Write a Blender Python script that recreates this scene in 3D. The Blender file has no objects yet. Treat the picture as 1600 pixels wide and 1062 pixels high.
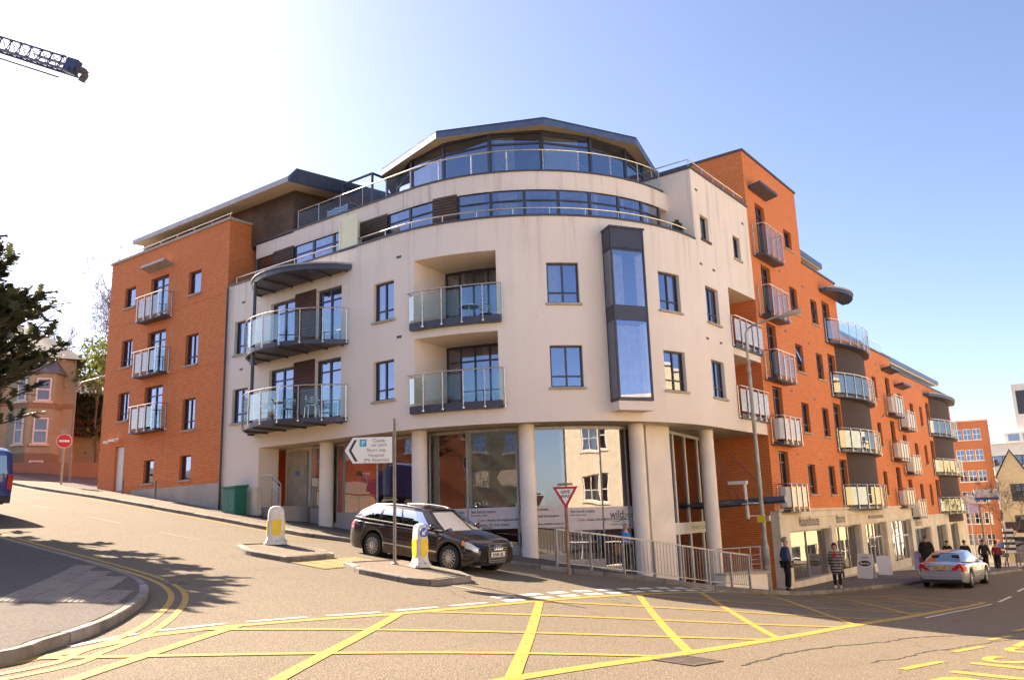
import bpy, math, random
import numpy as np
from mathutils import Vector, Matrix
random.seed(7); rng = np.random.default_rng(7)
PI = math.pi; rad = math.radians
scene = bpy.context.scene
COL = scene.collection

# ------------------------------------------------------------------ camera
FOC, PITCH, ROLL, YAW = 1311.0, rad(12.043), rad(-1.828), rad(37)
CAM = Vector((11.93, -19.33, 3.0))
cam_d = bpy.data.cameras.new('camera'); cam = bpy.data.objects.new('camera', cam_d); COL.objects.link(cam)
cam_d.sensor_width = 36; cam_d.lens = 36*FOC/1600; cam_d.clip_start = .05; cam_d.clip_end = 3000
_x0 = Vector((math.cos(YAW), math.sin(YAW), 0)); _f = Vector((-math.sin(YAW)*math.cos(PITCH), math.cos(YAW)*math.cos(PITCH), math.sin(PITCH)))
_u0 = _x0.cross(_f); _cr, _sr = math.cos(ROLL), math.sin(ROLL)
_rt = _cr*_x0+_sr*_u0; _up = -_sr*_x0+_cr*_u0
cam.matrix_world = Matrix(((_rt.x, _up.x, -_f.x, CAM.x), (_rt.y, _up.y, -_f.y, CAM.y), (_rt.z, _up.z, -_f.z, CAM.z), (0, 0, 0, 1)))
scene.camera = cam

# ------------------------------------------------------------------ world + sun
SUN_EL = rad(38); SUN_AZ = math.atan2(-1, .045)          # direction towards the sun, clockwise from +Y
world = bpy.data.worlds.new('World'); scene.world = world; world.use_nodes = True
nt = world.node_tree; nt.nodes.clear()
wo = nt.nodes.new('ShaderNodeOutputWorld'); bg = nt.nodes.new('ShaderNodeBackground'); sk = nt.nodes.new('ShaderNodeTexSky')
sk.sky_type = 'NISHITA'; sk.sun_disc = False; sk.sun_elevation = SUN_EL; sk.sun_rotation = SUN_AZ
sk.altitude = 60; sk.air_density = 0.7; sk.dust_density = 1.0; sk.ozone_density = 1.2
bg.inputs['Strength'].default_value = 0.081
_tint = nt.nodes.new('ShaderNodeMix'); _tint.data_type = 'RGBA'; _tint.blend_type = 'MULTIPLY'; _tint.inputs[0].default_value = 1; _tint.inputs[7].default_value = (1.04, .965, .985, 1)
nt.links.new(sk.outputs[0], _tint.inputs[6]); nt.links.new(_tint.outputs[2], bg.inputs[0]); nt.links.new(bg.outputs[0], wo.inputs[0])
sun_d = bpy.data.lights.new('sun', 'SUN'); sun_d.energy = 5.0; sun_d.angle = rad(.53); sun_d.color = (1, .84, .64)
sun = bpy.data.objects.new('sun', sun_d); COL.objects.link(sun)
_sd = Vector((math.sin(SUN_AZ)*math.cos(SUN_EL), math.cos(SUN_AZ)*math.cos(SUN_EL), math.sin(SUN_EL)))
sun.rotation_euler = (-_sd).to_track_quat('-Z', 'Y').to_euler(); sun.location = (-30, 0, 60)
vs = scene.view_settings; scene.display_settings.display_device = 'sRGB'
vs.view_transform = 'Standard'; vs.look = 'None'; vs.gamma = 1; vs.exposure = 1.92; vs.use_curve_mapping = False
scene.render.engine = 'CYCLES'
cy = scene.cycles; cy.max_bounces = 8; cy.diffuse_bounces = 4; cy.glossy_bounces = 4; cy.transmission_bounces = 6; cy.transparent_max_bounces = 14
cy.caustics_reflective = False; cy.caustics_refractive = False; cy.use_denoising = True; cy.sample_clamp_indirect = 6

# ------------------------------------------------------------------ photo pixel -> direction (camera model of the photograph, 1600 x 1062)
def ray(u, v):
    a, b = u-800, v-531
    return (_rt*a - _up*b + _f*FOC)
def at(u, v, dist):                # a point at a given distance on the ground plan
    d = ray(u, v); return CAM + d*(dist/math.hypot(d.x, d.y))
def onX(u, v, x=0): d = ray(u, v); return CAM+d*((x-CAM.x)/d.x)
def onY(u, v, y=0): d = ray(u, v); return CAM+d*((y-CAM.y)/d.y)

# ------------------------------------------------------------------ terrain height (thin plate spline through surveyed points)
GP = np.array([(-50,-3,7.4),(-50,-10,7.4),(-50,12,7.4),(-80,-3,10),(-80,20,10),(-80,-40,10),(-35,12,5.8),
(-26.6,-2.5,4.85),(-22.3,-2.5,4.38),(-16.9,-2.5,3.70),(-13.1,-2.5,3.22),(-9,-2.5,2.68),(-6.7,-2.5,2.42),
(-4.53,-3.86,2.22),(-1.9,-3.85,1.88),(-22,-10,4.4),(-10,-10,2.85),(-5,-10,2.2),(-22,-20,4.4),(-5,-20,2.5),
(-3.8,2.1,1.75),(-1.44,4.97,1.0),(-.77,8.87,.37),(.36,10.67,.17),(-5.32,-1.47,2.11),(-2.8,-.39,1.77),(-1.5,.55,1.52),(-.45,1.63,1.34),
(.51,3.0,1.07),(1.47,5.3,.68),(1.8,7.8,.43),(1.6,9.2,.27),(1.6,11.8,.08),(1.6,14.45,-.1),
(6.7,-12.6,1.5),(6.7,-8.7,1.2),(6.7,-4.3,.9),(6.7,2.5,.45),(6.7,13.2,-.2),
(3.4,20,-.2),(5,20,-.25),(4.4,31,-.6),(0,29,-.38),(0,34,-.65),(3,37,-.9),(2,49,-1.45),(6,40,-1.0),(12,40,-1.0),(12,20,-.3),(12,-5,.75),(12,-19,1.4),(20,-19,1.3),(20,0,.3),
(0,60,-1.8),(20,60,-1.8),(0,100,-3),(30,100,-3),(0,13,-.02),(60,0,0),(60,60,-1.5),(-30,60,-1.5),(-60,60,6),(12,-50,2.5),(-30,-50,5)], float)
def _U(r2): return np.where(r2 > 0, r2*np.log(r2+1e-12)*.5, 0)
def _fit():
    n = len(GP); P = GP[:, :2]/10
    A = np.zeros((n+3, n+3)); A[:n, :n] = _U(((P[:, None]-P[None])**2).sum(-1))+.03*np.eye(n)
    Q = np.c_[np.ones(n), P]; A[:n, n:] = Q; A[n:, :n] = Q.T
    return np.linalg.solve(A, np.r_[GP[:, 2], 0, 0, 0])
_CO = _fit()
def gza(x, y):
    x = np.clip(np.asarray(x, float), -85, 65)/10; y = np.clip(np.asarray(y, float), -50, 105)/10
    P = GP[:, :2]/10
    k = _U((x[..., None]-P[:, 0])**2+(y[..., None]-P[:, 1])**2)
    return k@_CO[:-3]+_CO[-3]+_CO[-2]*x+_CO[-1]*y
def gz(x, y): return float(gza(np.array(x), np.array(y)))
def hit(u, v, off=0.0):
    d = ray(u, v); d = np.array(d)/d.length; c = np.array(CAM)
    t = np.linspace(5, 420, 8000); P = c+t[:, None]*d
    h = P[:, 2]-gza(P[:, 0], P[:, 1])-off; i = int(np.argmax(h < 0)); return P[i]
KERB = .12

# ------------------------------------------------------------------ mesh helpers
ROOTS = {}
class MB:
    def __init__(s): s.v = []; s.f = []
    def add(s, pts, faces):
        b = len(s.v); s.v += [tuple(p) for p in pts]; s.f += [tuple(b+i for i in f) for f in faces]; return s
    def quad(s, *p): return s.add(p, [tuple(range(len(p)))])
    def hexa(s, p): return s.add(p, [(0, 3, 2, 1), (4, 5, 6, 7), (0, 1, 5, 4), (1, 2, 6, 5), (2, 3, 7, 6), (3, 0, 4, 7)])
    def box(s, x0, x1, y0, y1, z0, z1):
        return s.hexa([(x0, y0, z0), (x1, y0, z0), (x1, y1, z0), (x0, y1, z0), (x0, y0, z1), (x1, y0, z1), (x1, y1, z1), (x0, y1, z1)])
    def obox(s, c, ax, ay, az):          # centre and half axis vectors
        c, ax, ay, az = map(Vector, (c, ax, ay, az)); g = []
        for k in (-1, 1):
            for i, j in ((-1, -1), (1, -1), (1, 1), (-1, 1)): g.append(c+ax*i+ay*j+az*k)
        return s.hexa(g)
    def bar(s, a, b, w, h=None, up=(0, 0, 1)):
        a, b = Vector(a), Vector(b); d = b-a; h = h or w
        u = Vector(up); sd = d.cross(u)
        if sd.length < 1e-6: sd = d.cross(Vector((1, 0, 0)))
        sd.normalize(); u = sd.cross(d).normalized()
        return s.obox((a+b)/2, d/2, sd*w/2, u*h/2)
    def tube(s, path, r, n=8, cap=True):
        P = [Vector(p) for p in path]; m = len(P); rr = r if isinstance(r, (list, tuple)) else [r]*m
        b = len(s.v); prev = None
        for i, p in enumerate(P):
            t = (P[min(i+1, m-1)]-P[max(i-1, 0)]).normalized()
            if prev is None:
                e = Vector((0, 0, 1)) if abs(t.z) < .9 else Vector((1, 0, 0))
                a1 = t.cross(e).normalized()
            else: a1 = (prev-t*prev.dot(t)).normalized()
            prev = a1; a2 = t.cross(a1)
            for k in range(n):
                an = 2*PI*k/n; s.v.append(tuple(p+(a1*math.cos(an)+a2*math.sin(an))*rr[i]))
        for i in range(m-1):
            for k in range(n):
                s.f.append((b+i*n+k, b+i*n+(k+1) % n, b+(i+1)*n+(k+1) % n, b+(i+1)*n+k))
        if cap:
            s.f.append(tuple(b+k for k in range(n))[::-1]); s.f.append(tuple(b+(m-1)*n+k for k in range(n)))
        return s
    def cyl(s, a, b, r, n=16, r2=None): return s.tube([a, b], [r, r if r2 is None else r2], n)
    def prism(s, poly, z0, z1):          # plan polygon, z constant or function of (x, y)
        n = len(poly); f0 = z0 if callable(z0) else (lambda x, y: z0); f1 = z1 if callable(z1) else (lambda x, y: z1)
        pts = [(x, y, f0(x, y)) for x, y in poly]+[(x, y, f1(x, y)) for x, y in poly]
        return s.add(pts, [tuple(range(n))[::-1], tuple(range(n, 2*n))]+[(i, (i+1) % n, n+(i+1) % n, n+i) for i in range(n)])
    def lathe(s, c, prof, n=16, axis='z'):
        b = len(s.v); m = len(prof)
        for r, h in prof:
            for k in range(n):
                a = 2*PI*k/n; p = (r*math.cos(a), r*math.sin(a), h)
                if axis == 'y': p = (p[0], p[2], p[1])
                if axis == 'x': p = (p[2], p[0], p[1])
                s.v.append((c[0]+p[0], c[1]+p[1], c[2]+p[2]))
        for i in range(m-1):
            for k in range(n): s.f.append((b+i*n+k, b+i*n+(k+1) % n, b+(i+1)*n+(k+1) % n, b+(i+1)*n+k))
        s.f.append(tuple(b+k for k in range(n))[::-1]); s.f.append(tuple(b+(m-1)*n+k for k in range(n)))
        return s
    def grid(s, rows):
        b = len(s.v); n = len(rows[0])
        for r in rows: s.v += [tuple(p) for p in r]
        for i in range(len(rows)-1):
            for j in range(n-1): s.f.append((b+i*n+j, b+i*n+j+1, b+(i+1)*n+j+1, b+(i+1)*n+j))
        return s
    def obj(s, name, mat, parent=None, smooth=False, bevel=0, **kw):
        me = bpy.data.meshes.new(name); me.from_pydata(s.v, [], s.f); me.update()
        for m in (mat if isinstance(mat, (list, tuple)) else [mat]): me.materials.append(m)
        if smooth:
            me.polygons.foreach_set('use_smooth', [True]*len(me.polygons))
        o = bpy.data.objects.new(name, me); COL.objects.link(o)
        if smooth == 'auto' or (smooth and smooth is not True):
            o.modifiers.new('split', 'EDGE_SPLIT').split_angle = rad(smooth if not isinstance(smooth, str) else 38)
        if bevel:
            b = o.modifiers.new('bevel', 'BEVEL'); b.width = bevel; b.segments = 2; b.limit_method = 'ANGLE'; b.angle_limit = rad(40)
        attach(o, parent)
        for k, v in kw.items(): o[k] = v
        return o
def attach(o, parent):
    if parent is None: return
    o.parent = parent
    if parent.name in ROOTS and ROOTS[parent.name] is not None: o.matrix_parent_inverse = Matrix.Translation(-ROOTS[parent.name])
def thing(name, label, cat, loc=(0, 0, 0), group=None, rotz=None):
    """Empty at the thing's base. rotz None: children come in world coordinates; else children are local."""
    o = bpy.data.objects.new(name, None); COL.objects.link(o); o.location = loc; o.empty_display_size = .3
    if rotz is None: ROOTS[o.name] = Vector(loc)
    else: o.rotation_euler = (0, 0, rotz); ROOTS[o.name] = None
    return tag(o, label, cat, group)
def tag(o, label, cat=None, group=None):
    o['label'] = label
    if cat: o['category'] = cat
    if group: o['group'] = group
    return o
def struct(o): o['kind'] = 'structure'; return o

def text_mb(txt, size, fn, align='LEFT', sx=1.0, bold=0.0, spacing=1.0):
    """lettering as flat mesh, mapped through fn(x, y) -> world"""
    c = bpy.data.curves.new('t', 'FONT'); c.body = txt; c.size = size; c.align_x = align; c.offset = bold; c.space_character = spacing; c.resolution_u = 3
    o = bpy.data.objects.new('t', c); COL.objects.link(o)
    dg = bpy.context.evaluated_depsgraph_get(); me = o.evaluated_get(dg).to_mesh()
    m = MB(); m.add([fn(v.co.x*sx, v.co.y) for v in me.vertices], [tuple(p.vertices) for p in me.polygons])
    o.to_mesh_clear(); bpy.data.objects.remove(o); bpy.data.curves.remove(c)
    return m

# ------------------------------------------------------------------ materials
def newmat(name):
    m = bpy.data.materials.new(name); m.use_nodes = True; t = m.node_tree; b = t.nodes['Principled BSDF']; return m, t, b
def N(t, kind, **kw):
    n = t.nodes.new(kind)
    for k, v in kw.items():
        if k in n.inputs: n.inputs[k].default_value = v
        else: setattr(n, k, v)
    return n
def pos(t): return t.nodes.new('ShaderNodeNewGeometry').outputs['Position']
def mix(t, fac, a, b, mode='MIX'):
    n = t.nodes.new('ShaderNodeMix'); n.data_type = 'RGBA'; n.blend_type = mode
    for s, v in ((0, fac), (6, a), (7, b)):
        if hasattr(v, 'links') or hasattr(v, 'is_linked'): t.links.new(v, n.inputs[s])
        else: n.inputs[s].default_value = v if s == 0 else (*v, 1) if len(v) == 3 else v
    return n.outputs[2]
def ramp(t, fac, a, b, lo=0.0, hi=1.0):
    n = t.nodes.new('ShaderNodeMapRange'); n.inputs[1].default_value = a; n.inputs[2].default_value = b; n.inputs[3].default_value = lo; n.inputs[4].default_value = hi
    t.links.new(fac, n.inputs[0]); return n.outputs[0]
def noise(t, vec, scale, detail=4, rough=.55):
    n = N(t, 'ShaderNodeTexNoise', Scale=scale, Detail=detail, Roughness=rough); t.links.new(vec, n.inputs['Vector']); return n.outputs['Fac']
def mapv(t, vec, scale=(1, 1, 1)):
    n = t.nodes.new('ShaderNodeMapping'); n.inputs['Scale'].default_value = scale; t.links.new(vec, n.inputs[0]); return n.outputs[0]
def bump(t, b, h, dist=.01, strength=1.0):
    n = t.nodes.new('ShaderNodeBump'); n.inputs['Distance'].default_value = dist; n.inputs['Strength'].default_value = strength
    t.links.new(h, n.inputs['Height']); t.links.new(n.outputs[0], b.inputs['Normal'])
def pbr(name, rgb, rough=.6, metal=0, var=.12, scale=3, bmp=0, bscale=40, coat=0, spec=.5, local=False):
    m, t, b = newmat(name)
    p = t.nodes.new('ShaderNodeTexCoord').outputs['Object'] if local else pos(t)
    if var:
        f = ramp(t, noise(t, p, scale), .3, .7)
        c = mix(t, f, [c*(1-var) for c in rgb], [min(1, c*(1+var)) for c in rgb]); t.links.new(c, b.inputs['Base Color'])
        t.links.new(ramp(t, noise(t, p, scale*3), .3, .7, max(0, rough-.06), min(1, rough+.06)), b.inputs['Roughness'])
    else:
        b.inputs['Base Color'].default_value = (*rgb, 1); b.inputs['Roughness'].default_value = rough
    b.inputs['Metallic'].default_value = metal; b.inputs['Specular IOR Level'].default_value = spec
    b.inputs['Coat Weight'].default_value = coat; b.inputs['Coat Roughness'].default_value = .03
    if bmp: bump(t, b, noise(t, p, bscale, 6), bmp)
    return m
def glass(name, tint=(.7, .75, .75), base=.22, rough=.0, gcol=(1, 1, 1), fmax=1.0):
    m, t, b = newmat(name); t.nodes.remove(b); o = t.nodes['Material Output']
    tr = N(t, 'ShaderNodeBsdfTransparent'); tr.inputs[0].default_value = (*tint, 1)
    gl = N(t, 'ShaderNodeBsdfGlossy'); gl.inputs['Roughness'].default_value = rough; gl.inputs['Color'].default_value = (*gcol, 1)
    fr = N(t, 'ShaderNodeFresnel'); fr.inputs['IOR'].default_value = 1.5
    mx = N(t, 'ShaderNodeMixShader'); t.links.new(ramp(t, fr.outputs[0], 0, 1, base, fmax), mx.inputs[0])
    # very slight waviness so that reflections are not perfectly straight
    bp = t.nodes.new('ShaderNodeBump'); bp.inputs['Distance'].default_value = .0035; t.links.new(noise(t, pos(t), .9, 1), bp.inputs['Height']); t.links.new(bp.outputs[0], gl.inputs['Normal'])
    t.links.new(tr.outputs[0], mx.inputs[1]); t.links.new(gl.outputs[0], mx.inputs[2]); t.links.new(mx.outputs[0], o.inputs[0]); return m
def emis(name, rgb, st):
    m, t, b = newmat(name); b.inputs['Base Color'].default_value = (*rgb, 1); b.inputs['Emission Color'].default_value = (*rgb, 1); b.inputs['Emission Strength'].default_value = st; return m

def mul(t, f, k):
    n = N(t, 'ShaderNodeMath', operation='MULTIPLY'); t.links.new(f, n.inputs[0])
    if hasattr(k, 'is_linked'): t.links.new(k, n.inputs[1])
    else: n.inputs[1].default_value = k
    return n.outputs[0]
def mat_brick(name, c1, c2, mortar, w=.225, h=.075, grime=.35):
    m, t, b = newmat(name); p = pos(t)
    sx = t.nodes.new('ShaderNodeSeparateXYZ'); t.links.new(p, sx.inputs[0])
    ad = N(t, 'ShaderNodeMath', operation='ADD'); t.links.new(sx.outputs[0], ad.inputs[0]); t.links.new(sx.outputs[1], ad.inputs[1])
    cb = t.nodes.new('ShaderNodeCombineXYZ'); t.links.new(ad.outputs[0], cb.inputs[0]); t.links.new(sx.outputs[2], cb.inputs[1])
    br = N(t, 'ShaderNodeTexBrick'); t.links.new(cb.outputs[0], br.inputs['Vector'])
    br.inputs['Color1'].default_value = (*c1, 1); br.inputs['Color2'].default_value = (*c2, 1); br.inputs['Mortar'].default_value = (*mortar, 1)
    br.inputs['Scale'].default_value = 1; br.inputs['Mortar Size'].default_value = .011; br.inputs['Brick Width'].default_value = w; br.inputs['Row Height'].default_value = h; br.inputs['Bias'].default_value = -.1; br.inputs['Mortar Smooth'].default_value = .2
    n1 = ramp(t, noise(t, p, .35, 5), .3, .75); n2 = ramp(t, noise(t, p, 14, 2), .35, .65)
    c = mix(t, mul(t, n2, .25), br.outputs['Color'], [x*.7 for x in c2])
    cc = mix(t, mul(t, n1, grime), c, [x*.72 for x in c1])
    t.links.new(cc, b.inputs['Base Color']); b.inputs['Roughness'].default_value = .85
    bump(t, b, br.outputs['Fac'], .006, -1.0)
    return m
# ------------------------------------------------------------------ material set
def mat_render_wall():
    m, t, b = newmat('cream_render'); p = pos(t)
    c = mix(t, ramp(t, noise(t, p, .5, 5), .35, .7), (.93, .805, .68), (.88, .755, .63))
    c = mix(t, mul(t, ramp(t, noise(t, p, 45, 3), .35, .65), .35), c, (.74, .61, .50))
    sx = t.nodes.new('ShaderNodeSeparateXYZ'); t.links.new(p, sx.inputs[0])
    st = ramp(t, noise(t, mapv(t, p, (2.2, 2.2, .12)), 1.6, 4, .7), .52, .72)           # rain streaks run down from the copings
    lim = ramp(t, sx.outputs[2], 9.8, 13.6)
    c = mix(t, mul(t, mul(t, st, lim), .55), c, (.33, .27, .18))
    sp = ramp(t, noise(t, mapv(t, p, (1, 1, .35)), .9, 6, .75), .62, .8); c = mix(t, mul(t, sp, .3), c, (.42, .34, .26))
    t.links.new(c, b.inputs['Base Color']); b.inputs['Roughness'].default_value = .9; bump(t, b, noise(t, p, 70, 3), .004); return m
def mat_asphalt(name, c0, c1, sc=1.0, patchy=.5):
    m, t, b = newmat(name); p = pos(t)
    big = ramp(t, noise(t, p, .22, 6, .6), .35, .68); c = mix(t, mul(t, big, patchy), c0, c1)
    ag = N(t, 'ShaderNodeTexVoronoi', Scale=44*sc); t.links.new(p, ag.inputs['Vector'])
    c = mix(t, mul(t, ramp(t, ag.outputs['Color'], .2, .9), .6), c, [x*1.7 for x in c0])
    c = mix(t, mul(t, ramp(t, noise(t, p, 38, 2), .45, .6), .65), c, [x*.42 for x in c0])
    tr = ramp(t, noise(t, mapv(t, p, (.35, .06, 1)), 2.2, 3), .55, .75); c = mix(t, mul(t, tr, .35), c, [x*.6 for x in c0])
    w = N(t, 'ShaderNodeTexVoronoi', feature='DISTANCE_TO_EDGE', Scale=.33); 
    dv = N(t, 'ShaderNodeVectorMath', operation='ADD'); nn = N(t, 'ShaderNodeTexNoise', Scale=1.3, Detail=5); t.links.new(p, nn.inputs['Vector']); t.links.new(p, dv.inputs[0]); t.links.new(nn.outputs['Color'], dv.inputs[1]); t.links.new(dv.outputs[0], w.inputs['Vector'])
    ck = ramp(t, w.outputs['Distance'], .004, .011, 1, 0); msk = ramp(t, noise(t, p, .12, 2), .52, .6)
    c = mix(t, mul(t, mul(t, ck, msk), .4), c, (.04, .032, .026))
    t.links.new(c, b.inputs['Base Color']); b.inputs['Roughness'].default_value = .88; b.inputs['Specular IOR Level'].default_value = .3
    bump(t, b, ag.outputs['Distance'], .012, .8); return m
def mat_paint(name, rgb, worn=.5):
    m, t, b = newmat(name); p = pos(t)
    f = ramp(t, noise(t, p, 9, 6, .7), .50, .66); c = mix(t, mul(t, f, worn), rgb, (.17, .145, .12))
    f2 = ramp(t, noise(t, p, .8, 3), .4, .7); c = mix(t, mul(t, f2, .3), c, [x*.72 for x in rgb])
    t.links.new(c, b.inputs['Base Color']); b.inputs['Roughness'].default_value = .7; return m
def mat_paving(name, c0, c1, w, h, mort):
    m, t, b = newmat(name); p = pos(t)
    br = N(t, 'ShaderNodeTexBrick'); t.links.new(p, br.inputs['Vector'])
    br.inputs['Color1'].default_value = (*c0, 1); br.inputs['Color2'].default_value = (*c1, 1); br.inputs['Mortar'].default_value = (*mort, 1)
    br.inputs['Scale'].default_value = 1; br.inputs['Brick Width'].default_value = w; br.inputs['Row Height'].default_value = h; br.inputs['Mortar Size'].default_value = .006; br.inputs['Bias'].default_value = 0
    c = mix(t, mul(t, ramp(t, noise(t, p, .5, 5), .35, .7), .5), br.outputs['Color'], [x*.6 for x in c0])
    c = mix(t, mul(t, ramp(t, noise(t, p, 60, 2), .4, .65), .3), c, [x*.5 for x in c0])
    t.links.new(c, b.inputs['Base Color']); b.inputs['Roughness'].default_value = .85; bump(t, b, br.outputs['Fac'], .004, -1); return m
def mat_timber(name, c0, c1, pitch=.11):
    m, t, b = newmat(name); p = pos(t)
    n = ramp(t, noise(t, mapv(t, p, (.8, .8, 9)), 3.2, 4), .3, .7); c = mix(t, n, c0, c1)
    c = mix(t, mul(t, ramp(t, noise(t, p, .6, 4), .5, .75), .7), c, [x*1.9 for x in c1])
    t.links.new(c, b.inputs['Base Color']); b.inputs['Roughness'].default_value = .75; return m
M_ = {}
M_['render'] = mat_render_wall()
M_['brick'] = mat_brick('orange_brick', (.78, .19, .036), (.63, .125, .022), (.74, .37, .16))
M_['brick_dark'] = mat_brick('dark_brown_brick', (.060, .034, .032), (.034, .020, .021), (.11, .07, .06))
M_['brick_far'] = mat_brick('far_orange_brick', (.52, .15, .045), (.44, .11, .03), (.45, .22, .12))
M_['brick_house'] = mat_brick('buff_brick', (.46, .42, .26), (.38, .34, .20), (.46, .43, .32))
M_['brick_red'] = mat_brick('red_house_brick', (.34, .22, .12), (.28, .18, .10), (.34, .28, .20))
M_['asphalt'] = mat_asphalt('road_asphalt', (.168, .130, .090), (.212, .166, .114))
M_['tarmac'] = mat_asphalt('pavement_tarmac', (.125, .105, .092), (.16, .135, .115), 2.0, .7)
M_['tarmac_pale'] = mat_asphalt('pale_pavement_tarmac', (.25, .195, .145), (.21, .165, .125), 2.0, .6)
M_['kerb'] = pbr('kerb_concrete', (.20, .175, .15), .85, var=.3, scale=2.5, bmp=.004, bscale=30)
M_['paving'] = mat_paving('street_paving', (.20, .155, .135), (.16, .125, .11), .45, .3, (.08, .065, .055))
M_['tactile'] = pbr('tactile_tile', (.25, .205, .165), .85, var=.2, scale=4, bmp=.003)
M_['tactile_y'] = pbr('buff_tactile_tile', (.46, .32, .13), .85, var=.18, scale=4, bmp=.003)
M_['yellow'] = mat_paint('yellow_road_paint', (.47, .285, .028), .75)
M_['white_p'] = mat_paint('white_road_paint', (.72, .68, .58), .5)
M_['white_f'] = mat_paint('faded_road_paint', (.34, .29, .22), .8)
M_['iron'] = pbr('cast_iron', (.13, .10, .08), .65, .3, var=.4, scale=8)
M_['frame'] = pbr('window_frame_grey', (.055, .055, .075), .45, .1, var=.1)
M_['steel'] = pbr('dark_grey_steel', (.075, .075, .095), .45, .2, var=.12)
M_['galv'] = pbr('stainless_rail', (.62, .58, .52), .28, .85, var=.08, scale=6)
M_['galv2'] = pbr('galvanised_steel', (.42, .40, .38), .45, .6, var=.2, scale=8)
M_['zinc'] = pbr('zinc_fascia', (.12, .15, .22), .4, .5, var=.12)
M_['zinc_l'] = pbr('pale_zinc_fascia', (.36, .33, .32), .45, .3, var=.12)
M_['soffit'] = pbr('beige_soffit', (.62, .51, .36), .8, var=.08)
M_['stone'] = pbr('cream_stone', (.74, .64, .50), .8, var=.14, scale=1.4, bmp=.002)
M_['stone2'] = pbr('grey_stone', (.46, .40, .34), .8, var=.14, scale=1.4, bmp=.002)
M_['sill'] = pbr('concrete_sill', (.44, .37, .28), .85, var=.15)
M_['column'] = pbr('column_paint', (.88, .78, .67), .7, var=.08, scale=1.2)
M_['timber'] = mat_timber('brown_cladding', (.075, .045, .03), (.13, .08, .05))
M_['timber_r'] = mat_timber('red_brown_cladding', (.085, .032, .022), (.12, .05, .032))
M_['white'] = pbr('white_paint', (.78, .76, .72), .5, var=.05)
M_['cream_screen'] = pbr('pale_yellow_panel', (.80, .76, .50), .5, var=.04)
M_['curtain'] = pbr('curtain_fabric', (.72, .66, .58), .9, var=.12, scale=5)
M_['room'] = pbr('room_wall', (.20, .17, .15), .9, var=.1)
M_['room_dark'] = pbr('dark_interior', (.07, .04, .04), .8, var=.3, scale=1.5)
M_['room_red'] = pbr('maroon_interior', (.14, .035, .035), .7, var=.3, scale=1.2)
M_['wood_floor'] = pbr('interior_floor', (.16, .09, .05), .5, var=.2)
M_['glass'] = glass('window_glass', (.62, .66, .68), .30, gcol=(.66, .75, 1.0))
M_['glass_shop'] = glass('shop_glass', (.72, .76, .74), .20)
M_['glass_bal'] = glass('balustrade_glass', (.88, .94, .92), .03, gcol=(.75, .82, .82), fmax=.24)
M_['glass_frost'] = pbr('frosted_glass_panel', (.62, .60, .56), .25, var=.05)
M_['banner'] = pbr('frosted_window_film', (.64, .56, .54), .5, var=.05)
M_['ink'] = pbr('dark_lettering', (.05, .03, .03), .6, var=0)
M_['ink_r'] = pbr('red_lettering', (.45, .05, .04), .6, var=0)
M_['ink_g'] = pbr('green_lettering', (.05, .34, .16), .6, var=0)
M_['bronze'] = pbr('bronze_letters', (.12, .085, .055), .5, .3, var=.05)
M_['roofing'] = pbr('grey_roofing', (.20, .19, .18), .85, var=.2)

# ------------------------------------------------------------------ the ground
def axis(fine0, fine1, step, lo, hi):
    a = list(np.arange(fine0, fine1+1e-6, step)); s = step; x = a[0]
    L = []
    while x > lo: s *= 1.28; x -= s; L.append(x)
    s = step; x = a[-1]; H = []
    while x < hi: s *= 1.28; x += s; H.append(x)
    return np.array(L[::-1]+a+H)
gx = axis(-30, 16, .6, -1500, 1500); gy = axis(-22, 56, .6, -1500, 1500)
GX, GY = np.meshgrid(gx, gy); GZ = gza(GX, GY)
mb = MB(); nx = len(gx); mb.v = list(map(tuple, np.c_[GX.ravel(), GY.ravel(), GZ.ravel()].tolist()))
mb.f = [(j*nx+i, j*nx+i+1, (j+1)*nx+i+1, (j+1)*nx+i) for j in range(len(gy)-1) for i in range(nx-1)]
struct(mb.obj('ground', M_['asphalt'], smooth=True))['label'] = 'worn tan asphalt of the sloping road junction'

def resample(poly, step):
    P = [np.array(p, float) for p in poly]; out = [P[0]]
    for a, b in zip(P, P[1:]):
        n = max(1, int(np.ceil(np.linalg.norm(b-a)/step)))
        out += [a+(b-a)*k/n for k in range(1, n+1)]
    return out
def offset(poly, d):
    P = [np.array(p, float) for p in poly]; out = []
    for i, p in enumerate(P):
        t = P[min(i+1, len(P)-1)]-P[max(i-1, 0)]; t /= np.linalg.norm(t); out.append(p+d*np.array([t[1], -t[0]]))   # + = to the right
    return out
def strip(poly, d0, d1, lift, m=None, step=.4):
    m = m or MB(); P = resample(poly, step); A = offset(P, d0); B = offset(P, d1)
    return m.grid([[(a[0], a[1], gz(*a)+lift) for a in A], [(b[0], b[1], gz(*b)+lift) for b in B]])
def smooth_poly(pts, n=6):
    P = [np.array(p, float) for p in pts]; out = []
    for i in range(len(P)-1):
        p0, p1, p2, p3 = P[max(i-1, 0)], P[i], P[i+1], P[min(i+2, len(P)-1)]
        for k in range(n):
            t = k/n; out.append(.5*((2*p1)+(-p0+p2)*t+(2*p0-5*p1+4*p2-p3)*t*t+(-p0+3*p1-3*p2+p3)*t**3))
    return out+[P[-1]]
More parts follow.
